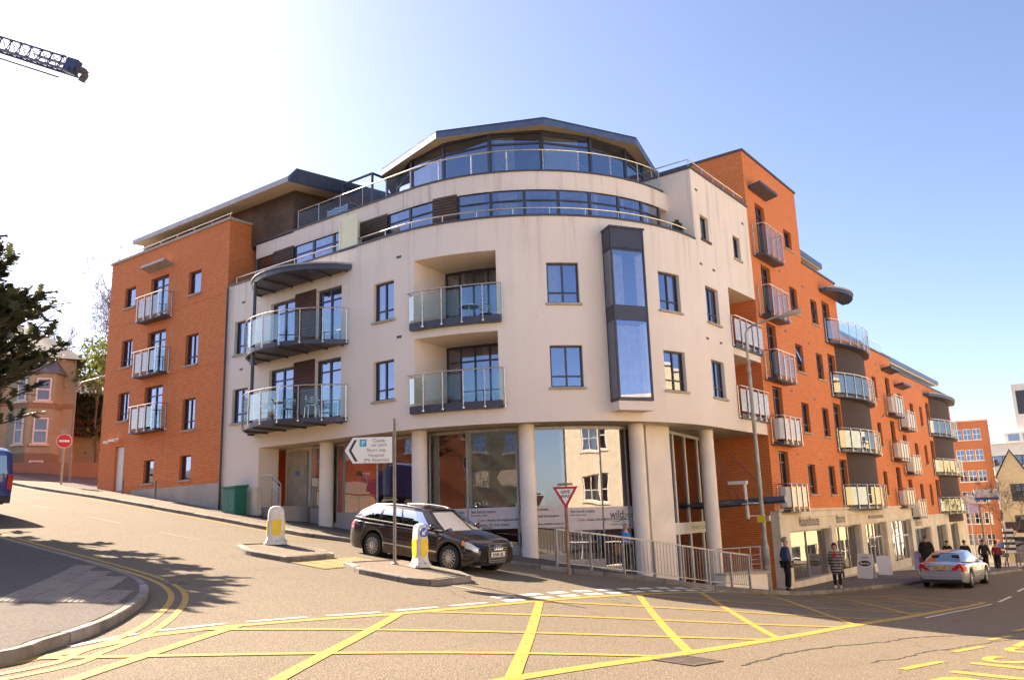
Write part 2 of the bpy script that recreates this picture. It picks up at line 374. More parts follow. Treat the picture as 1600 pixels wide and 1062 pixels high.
def kerb_stones(poly, parent, inward, length=.9, lift=KERB, width=.14):
    """one object for each kerb stone, following the slope"""
    P = resample(poly, .15); L = [0]
    for a, b in zip(P, P[1:]): L.append(L[-1]+np.linalg.norm(b-a))
    L = np.array(L); XY = np.array(P); s = 0; k = 0
    while s < L[-1]-.3:
        e = min(s+length, L[-1]); ss = np.linspace(s+.011, e-.011, 4)
        pts = np.c_[np.interp(ss, L, XY[:, 0]), np.interp(ss, L, XY[:, 1])]
        jz = random.uniform(-.006, .006); jo = random.uniform(-.006, .006)
        A = offset(pts, jo); B = offset(pts, jo+inward*width); m = MB(); n = 4
        top = lift+jz+.004
        m.v = [(*a, gz(*a)-.15) for a in A]+[(*a, gz(*a)+top-.02) for a in A]+[(*(np.array(a)+(np.array(b)-a)*.12), gz(*a)+top) for a, b in zip(A, B)]+[(*b, gz(*a)+top) for a, b in zip(A, B)]+[(*b, gz(*a)-.15) for a, b in zip(A, B)]
        for r in range(4): m.f += [(r*n+i, r*n+i+1, (r+1)*n+i+1, (r+1)*n+i) for i in range(n-1)]
        m.f += [tuple(r*n for r in range(5)), tuple(r*n+n-1 for r in range(5))[::-1]]
        m.obj('kerb_stone', M_['kerb'] if k % 5 else M_['kerb2'], parent); s = e; k += 1
M_['kerb2'] = pbr('pale_kerb_concrete', (.27, .24, .21), .85, var=.25, scale=3, bmp=.004, bscale=30)
R = 7.8; Q = R*PI/2
# building side pavement: kerb line from the hill down round the corner and along the shops
kerbA = [(-60, -2.3), (-28, -2.3), (-20, -2.35), (-12, -2.4), (-9, -2.35)]
for a in range(-88, 3, 6): kerbA.append((-R+9.6*math.cos(rad(a)), R+9.6*math.sin(rad(a))))
kerbA += [(1.7, 10), (1.55, 12), (1.5, 14), (1.7, 15.5), (2.3, 17.3), (2.9, 19), (3.2, 21), (3.4, 24), (3.6, 30), (3.9, 36), (4.0, 45), (3.0, 55), (0, 66), (-8, 80), (-20, 96)]
pav = MB(); PA = resample(kerbA, .5); inner = offset(PA, -.13)
def inner_pt(p):      # where the pavement runs under the building
    x, y = p
    if x < -R: return (x, 2.2)
    if y > R+6: return (-1.0 if y < 52 else x-9, y)
    a = math.atan2(y-R, x+R); r = 5.2; return (-R+r*math.cos(a), R+r*math.sin(a)) if y < R else (-2.6 if y < 12.9 else -1.0, y)
rows = []
for k in range(7):
    rows.append([])
    for p in inner:
        q = np.array(inner_pt(p)); w = p+(q-p)*k/6; rows[-1].append((w[0], w[1], gz(*w)+KERB))
pav.grid(rows)
pv = struct(pav.obj('pavement', M_['tarmac'], smooth=True)); pv['label'] = 'pavement running round the foot of the apartment building'
kerb_stones([p for p in kerbA if p[1] < 50], pv, -1)
# paler band of walkway beside the kerb on the hill, block paving before the shops
mb = MB(); hk = [(-60, -2.3), (-28, -2.3), (-20, -2.35), (-12, -2.4), (-9, -2.35), (-7.0, -1.75), (-5, -1.4)]
strip(hk, -.14, -1.9, KERB+.004, mb); mb.obj('footway_surface', M_['tarmac_pale'], pv)
mb = MB(); sp = [p for p in kerbA if p[1] > 9.5 and p[1] < 60]; P_ = resample(sp, .6)
mb.grid([[(p[0]-.14+(-1.0-p[0]+.14)*k/5, p[1], gz(p[0]-.14+(-1.0-p[0]+.14)*k/5, p[1])+KERB+.004) for p in P_] for k in range(6)]); mb.obj('paving_surface', M_['paving'], pv, smooth=True)
# opposite corner pavement (bottom left of the photograph)
kerbC = smooth_poly([(3.6, -40), (3.5, -24), (3.4, -18), (2.95, -15.65), (2.44, -15.0), (1.61, -14.05), (.4, -12.98), (-1.22, -11.78), (-2.6, -11.05), (-4.09, -10.6), (-5.65, -10.42), (-7.57, -10.43), (-10.06, -10.5), (-20, -10.6), (-34, -10.7), (-60, -10.8)], 4)
mb = MB(); PC = resample(kerbC, .5); inn = offset(PC, -.13)
cc = np.array([-14, -30.0]); rows = []
for k in range(10):
    f = [0, .03, .07, .12, .18, .26, .36, .5, .7, 1][k]; rows.append([])
    for p in inn:
        q = np.array([min(p[0]-12, -6), -26.0]) if p[1] > -20 else np.array([-14, p[1]]); w = p+(q-p)*f; rows[-1].append((w[0], w[1], gz(*w)+KERB))
mb.grid(rows); pc = struct(mb.obj('pavement', M_['tarmac'], smooth=True)); pc['label'] = 'grey tarmac corner pavement in the near left'
kerb_stones([p for p in kerbC if p[0] > -34 and p[1] > -30], pc, -1)
# tactile paving tiles set into that corner
tu = np.array([.80, -.60]); tv = np.array([.60, .80]); o0 = np.array([-3.3, -11.25])
tile_n = 0
for i in range(-6, 9):
    for j in range(-7, 8):
        c = o0+tu*i*.405+tv*j*.405
        dk = min(np.linalg.norm(c-q) for q in PC[::1])
        if dk < .42: continue
        # wedge shaped field behind the kerb
        if np.dot(c-np.array([-2.63, -13.0]), tv) < -.1+.0*i or dk > 1.75: continue
        if c[1] > -10.6 or any((np.array(PC)[:, 0] > c[0]-5) & (np.array(PC)[:, 0] < c[0]+5) & False): continue
        near = min(PC, key=lambda q: np.linalg.norm(c-q))
        if np.dot(c-near, cc-near) < 0: continue
        m = MB(); z = gz(*c)+KERB+.006; hu, hv = tu*.196, tv*.196
        dzu = (gz(*(c+tu*.2))-gz(*(c-tu*.2)))/2; dzv = (gz(*(c+tv*.2))-gz(*(c-tv*.2)))/2
        m.obox((c[0], c[1], z-.012), (hu[0], hu[1], dzu), (hv[0], hv[1], dzv), (0, 0, .018))
        for a in range(-2, 3):
            for b_ in range(-2, 3):
                e = c+tu*a*.078+tv*b_*.078
                m.lathe((e[0], e[1], z+.005+dzu*a*.39+dzv*b_*.39), [(.026, 0), (.018, .006)], 5)
        m.obj('paving_tile', M_['tactile'], pc); tile_n += 1
# grass bank / garden behind the corner is out of frame; the near side pavement under the camera
kerbN = [(11.0, -40), (11.0, -12), (11.2, 0), (11.8, 14), (12.4, 30), (13, 70)]
mb = MB(); A = resample(kerbN, .8)
mb.grid([[(p[0]+k, p[1], gz(p[0]+k, p[1])+KERB) for p in A] for k in (.13, 1.5, 3, 5.0)]); pn = struct(mb.obj('pavement', M_['paving'], smooth=True)); pn['label'] = 'paved footway on the far side of the main road'
kerb_stones([p for p in kerbN if -14 <= p[1] <= 31], pn, 1)

# ------------------------------------------------------------------ road markings
def paint(name, mat, label, m): o = m.obj(name, mat); o['label'] = label; return struct(o)
mb = MB(); XL, XR, YB, YT = 2.12, 6.65, -16.2, 13.4
def seg(m, a, b, w, lift=.006):
    a, b = np.array(a, float), np.array(b, float); strip([a, b], -w/2, w/2, lift, m)
LE = [(3.25, -16.4), (2.65, -14.9), (2.05, -13.6), (1.9, -12.4), (1.95, -11.0), (2.08, -9.7), (2.05, -5), (2.12, 0), (2.12, 8.2)]
strip(LE, -.085, .085, .006, mb); seg(mb, (XL, 8.2), (3.6, YT+.9), .15); seg(mb, (XR, -18.5), (XR, YT), .2); seg(mb, (3.6, YT+.9), (XR, YT), .15)
def leftx(y): return float(np.interp(y, [p[1] for p in LE], [p[0] for p in LE]))
def clip_line(x0, y0, sl):
    return [(x, y0+sl*(x-XL)) for x in np.linspace(1.8, XR, 90) if -18.5 < y0+sl*(x-XL) < YT-.3 and x > leftx(y0+sl*(x-XL))]
for y0 in (-12.6, -9.5, -5.7, -1.85, 1.35, 5.6, 10.6, 15.5):
    c = clip_line(XL, y0, -1.5)
    if len(c) > 2: seg(mb, c[0], c[-1], .155, .0075)
for y0 in (-19.6, -16.2, -12.6, -8.9, -5.6, -1.9, 1.7, 5.6, 9.8):
    c = clip_line(XL, y0, 1.5)
    if len(c) > 2: seg(mb, c[0], c[-1], .145, .009)
paint('box_junction_marking', M_['yellow'], 'yellow cross-hatched box painted over the junction', mb)
mb = MB()                       # double yellow lines round the near left corner
strip(kerbC, .30, .40, .006, mb); strip(kerbC, .52, .62, .006, mb); paint('double_yellow_line', M_['yellow'], 'double yellow lines curving round the near left kerb', mb)
mb = MB(); strip([p for p in kerbA if p[1] < 60], .28, .36, .006, mb); paint('yellow_line', M_['yellow'], 'yellow line beside the kerb below the apartment building', mb)
mb = MB(); s = -16.0                # dashed white edge along the box and the double give way dashes
while s < -6.6: seg(mb, (leftx(s)-.27, s), (leftx(s+1)-.27, s+1.0), .1); s += 1.35
s = -6.4
while s < 5.2:
    seg(mb, (1.80-max(0, s-3)*.05, s), (1.80-max(0, s-3)*.05, s+.6), .2); seg(mb, (1.42-max(0, s-3)*.07, s+.15), (1.42-max(0, s-3)*.07, s+.75), .2); s += .95
paint('give_way_marking', M_['white_p'], 'dashed white give way lines across the mouth of the hill road', mb)
mb = MB(); seg(mb, (-.25, -5.75), (1.75, -5.75), .12)
s = -40
while s < -8.2: seg(mb, (s, -6.15), (s+2, -6.1), .05); s += 4.2
paint('centre_line', M_['white_f'], 'worn white centre line of the hill road', mb)
mb = MB(); s = 13.9
while s < 60: seg(mb, (7.0+.0*s, s), (7.05, s+2.4), .11); s += 4.6
seg(mb, (6.95, 3.4), (6.95, 12.8), .07); paint('centre_line', M_['white_p'], 'white line along the shaded main road beyond the box', mb)
mb = MB()
for y0 in (-10.4, -7.55, -4.4, -1.3, 1.8): seg(mb, (9.0, y0), (9.16, y0+1.5), .12)
def road_txt(x, y): X_ = 10.55-y; Y_ = -9.0+x; return (X_, Y_, gz(X_, Y_)+.006)
tm = text_mb('BUS STOP', 1.55, road_txt, sx=1.75, bold=.008); mb.add(tm.v, tm.f)
paint('bus_stop_marking', M_['yellow'], 'yellow broken line and lettering of the bus bay', mb)
# long cracks and tar seams in the worn surface
def crack(pts, label, w=.02):
    m = MB(); P = resample(pts, .12); r = np.random.default_rng(len(pts)*7+int(abs(pts[0][0])*10)); off = np.cumsum(r.normal(size=len(P))*.018); off -= np.linspace(0, off[-1], len(P)); A = [p+np.array([o_, o_*.3]) for p, o_ in zip(P, off)]
    ws = np.clip(w*(.4+r.random(len(A))), .004, .05); T_ = offset(A, 1); L_, R_ = [], []
    for a, t_, q in zip(A, T_, ws): n_ = (t_-a); L_.append((*(a+n_*q), gz(*(a+n_*q))+.005)); R_.append((*(a-n_*q), gz(*(a-n_*q))+.005))
    m.grid([L_, R_]); o = m.obj('road_crack', M_['tar']); o['label'] = label; struct(o)
M_['tar'] = pbr('tar_seam', (.045, .036, .03), .8, var=.4, scale=12)
crack([(7.6, -9.2), (7.5, -6.5), (7.75, -4.0), (8.0, -2.4), (8.6, -.2), (9.4, 2.2)], 'long dark crack in the asphalt right of the yellow box', .022)
crack([(8.5, -7.2), (8.7, -4.6), (9.2, -1.4), (9.6, 1.5)], 'thin dark crack beside the bus bay line', .014)
# a few repair patches of newer asphalt
M_['patch'] = mat_asphalt('asphalt_patch', (.135, .105, .08), (.17, .13, .10), 1.3, .6)
for k_, (pl_, lab_) in enumerate((([(7.7, -13.5), (9.6, -13.3), (9.7, -11.4), (7.9, -11.5)], 'dark repair patch near the drain cover'),)):
    c_ = np.mean(pl_, axis=0); P_ = resample(list(pl_)+[pl_[0]], .35)[:-1]; P_ = [p_+rng.normal(size=2)*.03 for p_ in P_]; m = MB(); n__ = len(P_); m.v = [(*p_, gz(*p_)+.004) for p_ in P_]+[(*(p_*.5+c_*.5), gz(*(p_*.5+c_*.5))+.004) for p_ in P_]+[(*c_, gz(*c_)+.004)]; m.f = [(i_, (i_+1) % n__, n__+(i_+1) % n__, n__+i_) for i_ in range(n__)]+[(n__+i_, n__+(i_+1) % n__, 2*n__) for i_ in range(n__)]; o_ = struct(m.obj('road_patch', M_['patch'])); o_['label'] = lab_
# drain cover and a gully grate
def cover(c, su, sv, name, label, rot):
    t = thing(name, label, 'drain cover', (c[0], c[1], gz(*c)))
    u = np.array([math.cos(rot), math.sin(rot)]); w = np.array([-u[1], u[0]]); f = MB()
    def P(a, b, z): q = np.array(c)+u*a+w*b; return (q[0], q[1], gz(*q)+z)
    for a0, a1, b0, b1 in ((-su, su, -sv, -sv+.06), (-su, su, sv-.06, sv), (-su, -su+.06, -sv+.06, sv-.06), (su-.06, su, -sv+.06, sv-.06)):
        f.hexa([P(a0, b0, -.03), P(a1, b0, -.03), P(a1, b1, -.03), P(a0, b1, -.03), P(a0, b0, .013), P(a1, b0, .013), P(a1, b1, .013), P(a0, b1, .013)])
    f.obj('frame', M_['iron'], t); p = MB()
    n = 9
    for k in range(n):
        a0 = -su+.07+(2*su-.14)*k/n; a1 = a0+(2*su-.14)/n-.025
        p.hexa([P(a0, -sv+.07, -.03), P(a1, -sv+.07, -.03), P(a1, sv-.07, -.03), P(a0, sv-.07, -.03), P(a0, -sv+.07, .012), P(a1, -sv+.07, .012), P(a1, sv-.07, .012), P(a0, sv-.07, .012)])
    p.obj('grate', M_['iron'], t)
cover((7.02, -9.45), .42, .27, 'drain_cover', 'square iron drain cover beside the yellow box edge', 1.57)
cover((-3.15, -10.12), .34, .2, 'gully_grate', 'small iron gully grate at the corner kerb', -.5)

# ------------------------------------------------------------------ traffic islands
def island(name, poly, label):
    m = MB(); P = resample(list(poly)+[poly[0]], .5)[:-1]; c = np.mean(P, axis=0)
    inn = [c+(p-c)*(1-.14/np.linalg.norm(p-c)) for p in P]; n = len(P)
    m.v = [(*p, gz(*p)+KERB) for p in inn]+[(*c, gz(*c)+KERB)]; m.f = [(i, (i+1) % n, n) for i in range(n)]
    o = struct(m.obj(name, M_['tarmac_pale'])); o['label'] = label
    kerb_stones(list(poly)+[poly[0]], o, -1, .75); return o
islA = [(-6.75, -6.3), (-5.75, -6.72), (-4.2, -6.66), (-4.25, -5.2), (-5.2, -4.95), (-6.6, -5.2)]
islB = [(-3.05, -6.05), (-2.1, -6.45), (-.55, -6.5), (-.15, -6.2), (-.35, -4.75), (-1.0, -4.4), (-2.9, -4.45)]
island('traffic_island', islA, 'kerbed traffic island under the upper bollard'); island('traffic_island', islB, 'kerbed traffic island under the lower bollard and sign')
tc = thing('tactile_crossing', 'buff tactile tiles between the two traffic islands', 'paving', (-3.6, -5.6, gz(-3.6, -5.6)))
for i in range(3):
    for j in range(5):
        c = np.array([-4.02+i*.41, -6.45+j*.41]); m = MB(); z = gz(*c)+.012
        sl = (gz(c[0]+.2, c[1])-gz(c[0]-.2, c[1]))/2
        m.obox((c[0], c[1], z-.01), (.196, 0, sl), (0, .196, 0), (0, 0, .016))
        for a in range(-2, 3):
            for b_ in range(-2, 3): m.lathe((c[0]+a*.078, c[1]+b_*.078, z+.006+sl*a*.39), [(.026, 0), (.018, .006)], 5)
        m.obj('paving_tile', M_['tactile_y'], tc)
# ------------------------------------------------------------------ the apartment building
# facade path: s < 0 along Y = 0 (hill side), 0..Q round the quarter circle, s > Q along X = 0 (main road); d = outwards
def WP(s, d, z):
    if s <= 0: return (-R+s, -d, z)
    if s < Q: a = -PI/2+s/R; return (-R+(R+d)*math.cos(a), R+(R+d)*math.sin(a), z)
    return (d, R+s-Q, z)
def SX(x): return x+R
def SA(deg): return rad(deg+90)*R
def SY(y): return Q+y-R
def sbreaks(s0, s1, step=.45):
    L = [s0, s1]
    a, b = max(s0, 0), min(s1, Q)
    if b > a: n = max(1, int(math.ceil((b-a)/step))); L += [a+(b-a)*k/n for k in range(n+1)]
    return sorted(set(round(x, 5) for x in L))
def bbox(m, s0, s1, d0, d1, z0, z1, step=.45):
    L = sbreaks(s0, s1, step); b = len(m.v); n = len(L)
    for s in L: m.v += [WP(s, d0, z0), WP(s, d1, z0), WP(s, d1, z1), WP(s, d0, z1)]
    for i in range(n-1):
        for k in range(4): m.f.append((b+i*4+k, b+i*4+(k+1) % 4, b+(i+1)*4+(k+1) % 4, b+(i+1)*4+k))
    m.f += [(b+3, b+2, b+1, b), tuple(b+(n-1)*4+k for k in range(4))]
    return m
def ptube(m, s0, s1, d, z, r, n=8):
    L = sbreaks(s0, s1, .35); return m.tube([WP(s, d, z) for s in L], r, n)
def wall(name, s0, s1, z0, z1, holes, mat, parent, d=0, reveal=.2, label=None):
    """facade skin with rectangular openings and their reveals"""
    m = MB(); S = set(sbreaks(s0, s1, .6)); Z = {z0, z1}
    for h in holes: S |= {round(h[0], 5), round(h[1], 5)}; Z |= {h[2], h[3]}
    S = sorted(x for x in S if s0-1e-4 <= x <= s1+1e-4); Z = sorted(x for x in Z if z0-1e-4 <= x <= z1+1e-4)
    S = [x for i, x in enumerate(S) if i == 0 or x-S[i-1] > 1e-4]
    for i in range(len(S)-1):
        for j in range(len(Z)-1):
            cs, cz = (S[i]+S[i+1])/2, (Z[j]+Z[j+1])/2
            if any(h[0] < cs < h[1] and h[2] < cz < h[3] for h in holes): continue
            m.quad(WP(S[i], d, Z[j]), WP(S[i+1], d, Z[j]), WP(S[i+1], d, Z[j+1]), WP(S[i], d, Z[j+1]))
    for h in holes:
        e = d-(h[4] if len(h) > 4 else reveal); L = sbreaks(h[0], h[1], .6)
        for a, b in zip(L, L[1:]):
            m.quad(WP(a, d, h[2]), WP(b, d, h[2]), WP(b, e, h[2]), WP(a, e, h[2])); m.quad(WP(a, d, h[3]), WP(b, d, h[3]), WP(b, e, h[3]), WP(a, e, h[3]))
        m.quad(WP(h[0], d, h[2]), WP(h[0], d, h[3]), WP(h[0], e, h[3]), WP(h[0], e, h[2]))
        if h[1] < s1-1e-3: m.quad(WP(h[1], d, h[2]), WP(h[1], d, h[3]), WP(h[1], e, h[3]), WP(h[1], e, h[2]))
    o = m.obj(name, mat, parent)
    if label: o['label'] = label
    return o
def curtain(s0, s1, z0, z1, d, parent, mat='curtain'):
    n = max(6, int((s1-s0)/.045)); a = []; ph = random.uniform(0, 6)
    for k in range(n+1):
        s = s0+(s1-s0)*k/n; a.append((s, d+.025*math.sin(ph+k*1.35)+.012*math.sin(k*.7)))
    m = MB(); m.grid([[WP(s, dd, z0) for s, dd in a], [WP(s, dd, z1) for s, dd in a]]); m.obj('curtain', M_[mat], parent, smooth=True)
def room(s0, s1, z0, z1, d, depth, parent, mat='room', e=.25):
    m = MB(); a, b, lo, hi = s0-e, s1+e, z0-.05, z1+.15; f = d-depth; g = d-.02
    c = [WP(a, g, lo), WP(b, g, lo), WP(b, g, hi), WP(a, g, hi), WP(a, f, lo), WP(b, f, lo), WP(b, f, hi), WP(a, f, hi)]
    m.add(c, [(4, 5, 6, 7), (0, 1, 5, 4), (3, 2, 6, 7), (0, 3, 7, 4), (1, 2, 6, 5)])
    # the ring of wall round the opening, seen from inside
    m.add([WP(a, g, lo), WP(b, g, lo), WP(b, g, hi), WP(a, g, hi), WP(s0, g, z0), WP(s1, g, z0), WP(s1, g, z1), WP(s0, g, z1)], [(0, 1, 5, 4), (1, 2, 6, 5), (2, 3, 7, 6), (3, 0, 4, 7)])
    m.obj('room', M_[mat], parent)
def window(s0, s1, z0, z1, parent, cols=2, transom=.27, d=0, depth=.14, sill=True, cur='auto', fw=.055, name='window', top=0, doors=False, opened=None, sillmat='sill', roommat='room', lab=None):
    e = d-depth; f = MB(); cw = (s1-s0-fw*(cols+1))/cols; zb = []
    H = z1-z0
    bbox(f, s0, s1, e-.05, e+.02, z0, z0+fw); bbox(f, s0, s1, e-.05, e+.02, z1-fw, z1)
    for k in range(cols+1):
        x = s0+k*(cw+fw); bbox(f, x, x+fw, e-.05, e+(.02 if k in (0, cols) else .025), z0+fw, z1-fw)
    zs = [z0+fw]
    if transom: zs += [z0+H*transom-.025, z0+H*transom+.025]
    if top: zs += [z1-top-.025, z1-top+.025]
    zs.append(z1-fw)
    bars = [(zs[i], zs[i+1]) for i in range(1, len(zs)-1, 2)]
    o = None
    for k in range(cols):
        x = s0+fw+k*(cw+fw)
        for a, b in bars: bbox(f, x, x+cw, e-.045, e+.015, a, b)
    o = f.obj(name, M_['frame'], parent)
    if lab: o['label'] = lab
    for k in range(cols):
        x = s0+fw+k*(cw+fw)
        for i in range(0, len(zs)-1, 2):
            m = MB(); a, b = zs[i], zs[i+1]
            if opened == k and i == len(zs)-2:
                dd = .28; m.quad(WP(x, e, b), WP(x+cw, e, b), WP(x+cw, e+dd, a+.06), WP(x, e+dd, a+.06)); m.obj('pane', M_['glass'], o)
                fr = MB()
                for p, q in (((x, e, b), (x, e+dd, a+.06)), ((x+cw, e, b), (x+cw, e+dd, a+.06)), ((x, e+dd, a+.06), (x+cw, e+dd, a+.06))): fr.bar(WP(*p), WP(*q), .05, .04)
                fr.obj('sash', M_['frame'], o); continue
            m.quad(WP(x, e-.012, a), WP(x+cw, e-.012, a), WP(x+cw, e-.012, b), WP(x, e-.012, b)); m.obj('pane', M_['glass'], o)
    if sill:
        m = MB(); bbox(m, s0-.06, s1+.06, e+.02, d+.07, z0-.075, z0-.003); m.obj('sill', M_[sillmat], o)
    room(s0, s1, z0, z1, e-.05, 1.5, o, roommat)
    r = random.random()
    if cur == 'auto': cur = ('both' if r < .4 else 'full' if r < .6 else 'left' if r < .8 else None)
    w = s1-s0
    if cur == 'both': curtain(s0, s0+w*random.uniform(.2, .34), z0, z1, e-.14, o); curtain(s1-w*random.uniform(.2, .34), s1, z0, z1, e-.14, o)
    elif cur == 'full': curtain(s0, s1, z0, z1, e-.14, o)
    elif cur == 'left': curtain(s0, s0+w*random.uniform(.3, .5), z0, z1, e-.14, o)
    elif cur == 'right': curtain(s1-w*.4, s1, z0, z1, e-.14, o)
    elif cur == 'blind':
        m = MB(); bbox(m, s0+.03, s1-.03, e-.12, e-.10, z0+H*random.uniform(.1, .4), z1); m.obj('blind', M_['curtain'], o)
    return o
def french(s0, s1, z0, z1, parent, d=0, depth=.16, cur='both'):
    return window(s0, s1, z0, z1, parent, cols=2, transom=0, top=.42, d=d, depth=depth, sill=False, cur=cur, fw=.075, name='french_door')
def plan_len(P): return [0]+list(np.cumsum([np.linalg.norm(np.array(b)-a) for a, b in zip(P, P[1:])]))
def balcony(edge, z0, z1, rail, parent, n_post, panel='glass_bal', name='balcony', post_r=.022, railmat='galv', slabmat='steel', floor=True, lab=None, gap=.07, skip_ends=False, off=.055, low=None):
    """edge: plan polyline of the outer edge from wall to wall, outside lying to its right"""
    m = MB(); m.prism([tuple(p) for p in edge], z0, z1); o = m.obj(name, M_[slabmat], parent)
    if lab: o['label'] = lab
    P = [np.array(p, float) for p in resample(edge, .12)]; L = plan_len(P); A = np.array(P)
    Po = np.array(offset(P, off)); T = L[-1]
    def pt(s, arr=Po): return np.array([np.interp(s, L, arr[:, 0]), np.interp(s, L, arr[:, 1])])
    rt = MB(); ss = np.linspace(0.02, T-.02, max(4, len(P)//3)); corners = plan_len([np.array(e, float) for e in edge])[1:-1]
    ss = sorted(set(list(ss)+[c for c in corners if .02 < c < T-.02]))
    path = [(*pt(s), rail) for s in ss]; rt.tube(path, post_r*1.05, 8); rt.obj('handrail', M_[railmat], o)
    ps = np.linspace(.06, T-.06, n_post)
    for s in ps:
        q = pt(s); qi = pt(s, A); b = MB(); lo = z0+.06
        b.tube([(*(qi+(q-qi)*.35), lo-.015), (*q, lo+.05), (*q, lo+.14), (*q, rail)], post_r*.9, 6); b.lathe((q[0], q[1], lo-.01), [(.045, -.02), (.045, .03)], 8)
        b.obj('post', M_[railmat], o)
    for a, b in zip(ps, ps[1:]):
        k = max(1, int((b-a)/.3)); g = MB(); S_ = np.linspace(a+gap, b-gap, k+1); zb, zt = (low or z1+.08), rail-.11
        ri = [pt(s, A)+(pt(s)-pt(s, A))*.45 for s in S_]; ro = [pt(s, A)+(pt(s)-pt(s, A))*.65 for s in S_]
        v = []
        for p, q in zip(ri, ro): v += [(*p, zb), (*q, zb), (*q, zt), (*p, zt)]
        f = []
        for i in range(k): f += [(i*4+j, i*4+(j+1) % 4, i*4+4+(j+1) % 4, i*4+4+j) for j in range(4)]
        f += [(0, 1, 2, 3), tuple(k*4+j for j in (3, 2, 1, 0))]; g.add(v, f); g.obj('glass_panel', M_[panel], o)
    return o
def arc_pts(a, b, sag, n=14):
    """plan arc from a to b bulging to its right side by sag"""
    a, b = np.array(a, float), np.array(b, float); c = np.linalg.norm(b-a)/2; r = (c*c+sag*sag)/(2*sag); t = (b-a)/(2*c); nrm = np.array([t[1], -t[0]])
    ctr = (a+b)/2+nrm*(sag-r); h = math.asin(min(1, c/r)); return [tuple(ctr+r*(nrm*math.cos(x)+t*math.sin(x))) for x in np.linspace(-h, h, n)]
def vents(pts, parent, mat='frame'):
    for s, z in pts: m = MB(); bbox(m, s-.1, s+.1, .0, .012, z-.05, z+.03); m.obj('air_vent', M_[mat], parent)

B = thing('apartment_building', 'large curved apartment block of cream render and orange brick with glass balconies over shops', 'building', (-8, 8, 2.0))

# ---- left brick wing
BX0, BX1, BT = -26.4, -16.95, 15.45
rowsL = [(13.08, 14.03), (10.3, 11.55), (7.85, 9.12)]; rowsR = [(12.73, 13.74), (9.69, 10.99), (6.99, 8.28)]
dz = [(12.07, 14.05), (9.62, 11.58), (7.2, 9.13)]
H = []
for a, b in rowsL: H.append((SX(-25.05), SX(-24.12), a, b))
for a, b in dz: H.append((SX(-22.83), SX(-21.39), a, b))
for a, b in rowsR: H.append((SX(-19.8), SX(-18.88), a, b))
H += [(SX(-25.02), SX(-24.25), 4.75, 6.72), (SX(-22.55), SX(-21.77), 4.97, 5.95), (SX(-19.8), SX(-19.0), 4.97, 5.95)]
wall('brick_wall', SX(BX0), SX(BX1), 4.0, BT, H, M_['brick'], B, d=.05, label='orange brick end wing on the hill')
m = MB(); m.add([(x, y, z) for z in (3.4, BT) for x, y in ((BX1, -.05), (BX1, 13), (BX0, 13), (BX0, -.05))], [(0, 1, 5, 4), (1, 2, 6, 5), (2, 3, 7, 6)]); m.obj('brick_return', M_['brick'], B)
m = MB(); m.box(BX0+.02, BX1-.02, -.02, 12.98, BT-.35, BT-.25); m.obj('roof_deck', M_['roofing'], B)
m = MB(); m.box(BX0-.06, BX1+.06, -.12, .25, BT, BT+.1); m.box(BX1-.25, BX1+.06, .25, 6, BT, BT+.1); m.box(BX0-.06, BX0+.25, .25, 13, BT, BT+.1); m.obj('coping', M_['stone2'], B)
m = MB(); m.tube([(BX0+1.2, .1, BT+.36), (BX1-.1, .1, BT+.36)], .025, 6)
for k in range(7): x = BX0+1.3+k*1.32; m.tube([(x, .1, BT+.1), (x, .1, BT+.36)], .015, 5)
m.obj('handrail', M_['galv'], B)
for i, (a, b) in enumerate(rowsL): window(SX(-25.05), SX(-24.12), a, b, B, cols=1 if i == 0 else 2, transom=0 if i == 0 else .27, d=.05)
for i, (a, b) in enumerate(dz): french(SX(-22.83), SX(-21.39), a, b, B, d=.05, cur='full' if i != 1 else 'both')
for i, (a, b) in enumerate(rowsR): window(SX(-19.8), SX(-18.88), a, b, B, cols=1 if i == 0 else 2, transom=0 if i == 0 else .27, d=.05)
for x0, x1 in ((-22.55, -21.77), (-19.8, -19.0)): window(SX(x0), SX(x1), 4.97, 5.95, B, cols=1, transom=0, d=.05, cur='blind')
for a, b in ((13.13, 12.0), (10.66, 9.53), (8.25, 7.1)):
    balcony([(-23.15, -.02), (-23.15, -.5), (-21.05, -.5), (-21.05, -.02)], b, b+.1, a, B, 6, 'glass_bal', gap=.1)
m = MB(); m.add([(-23.05, -.03, 14.36), (-21.1, -.03, 14.36), (-21.1, -.48, 14.52), (-23.05, -.48, 14.52), (-23.05, -.03, 14.46), (-21.1, -.03, 14.46), (-21.1, -.48, 14.62), (-23.05, -.48, 14.62)], [(0, 1, 2, 3), (7, 6, 5, 4), (0, 4, 5, 1), (1, 5, 6, 2), (2, 6, 7, 3), (3, 7, 4, 0)]); m.obj('door_canopy', M_['zinc_l'], B)
o = MB(); bbox(o, SX(-25.0), SX(-24.27), -.12, -.07, 4.6, 6.70); o = o.obj('door', M_['white'], B); o['label'] = 'white service door at the top of the hill'
m = MB(); m.lathe((-24.9, .05, 5.6), [(.03, -.03), (.03, .03)], 8); m.obj('handle', M_['galv'], o)
m = MB(); g0 = MB()
for k in range(14):            # sloping rendered plinth
    x0 = -23.4+(BX1+.02+23.4)*k/14; x1 = -23.4+(BX1+.02+23.4)*(k+1)/14
    m.hexa([(x0, -.09, 2.8), (x1, -.09, 2.8), (x1, 0, 2.8), (x0, 0, 2.8), (x0, -.09, 4.74), (x1, -.09, 4.74), (x1, 0, 4.74), (x0, 0, 4.74)])
m.obj('plinth', M_['stone2'], B)
for x, y in ((-25.45, 6.95), (-24.75, 6.98)):
    m = MB(); m.cyl((x, -.05, y+.06), (x, -.3, y), .05, 8); m.box(x-.16, x+.16, -.34, -.24, y-.06, y+.05); m.obj('flood_lamp', M_['white'], B)
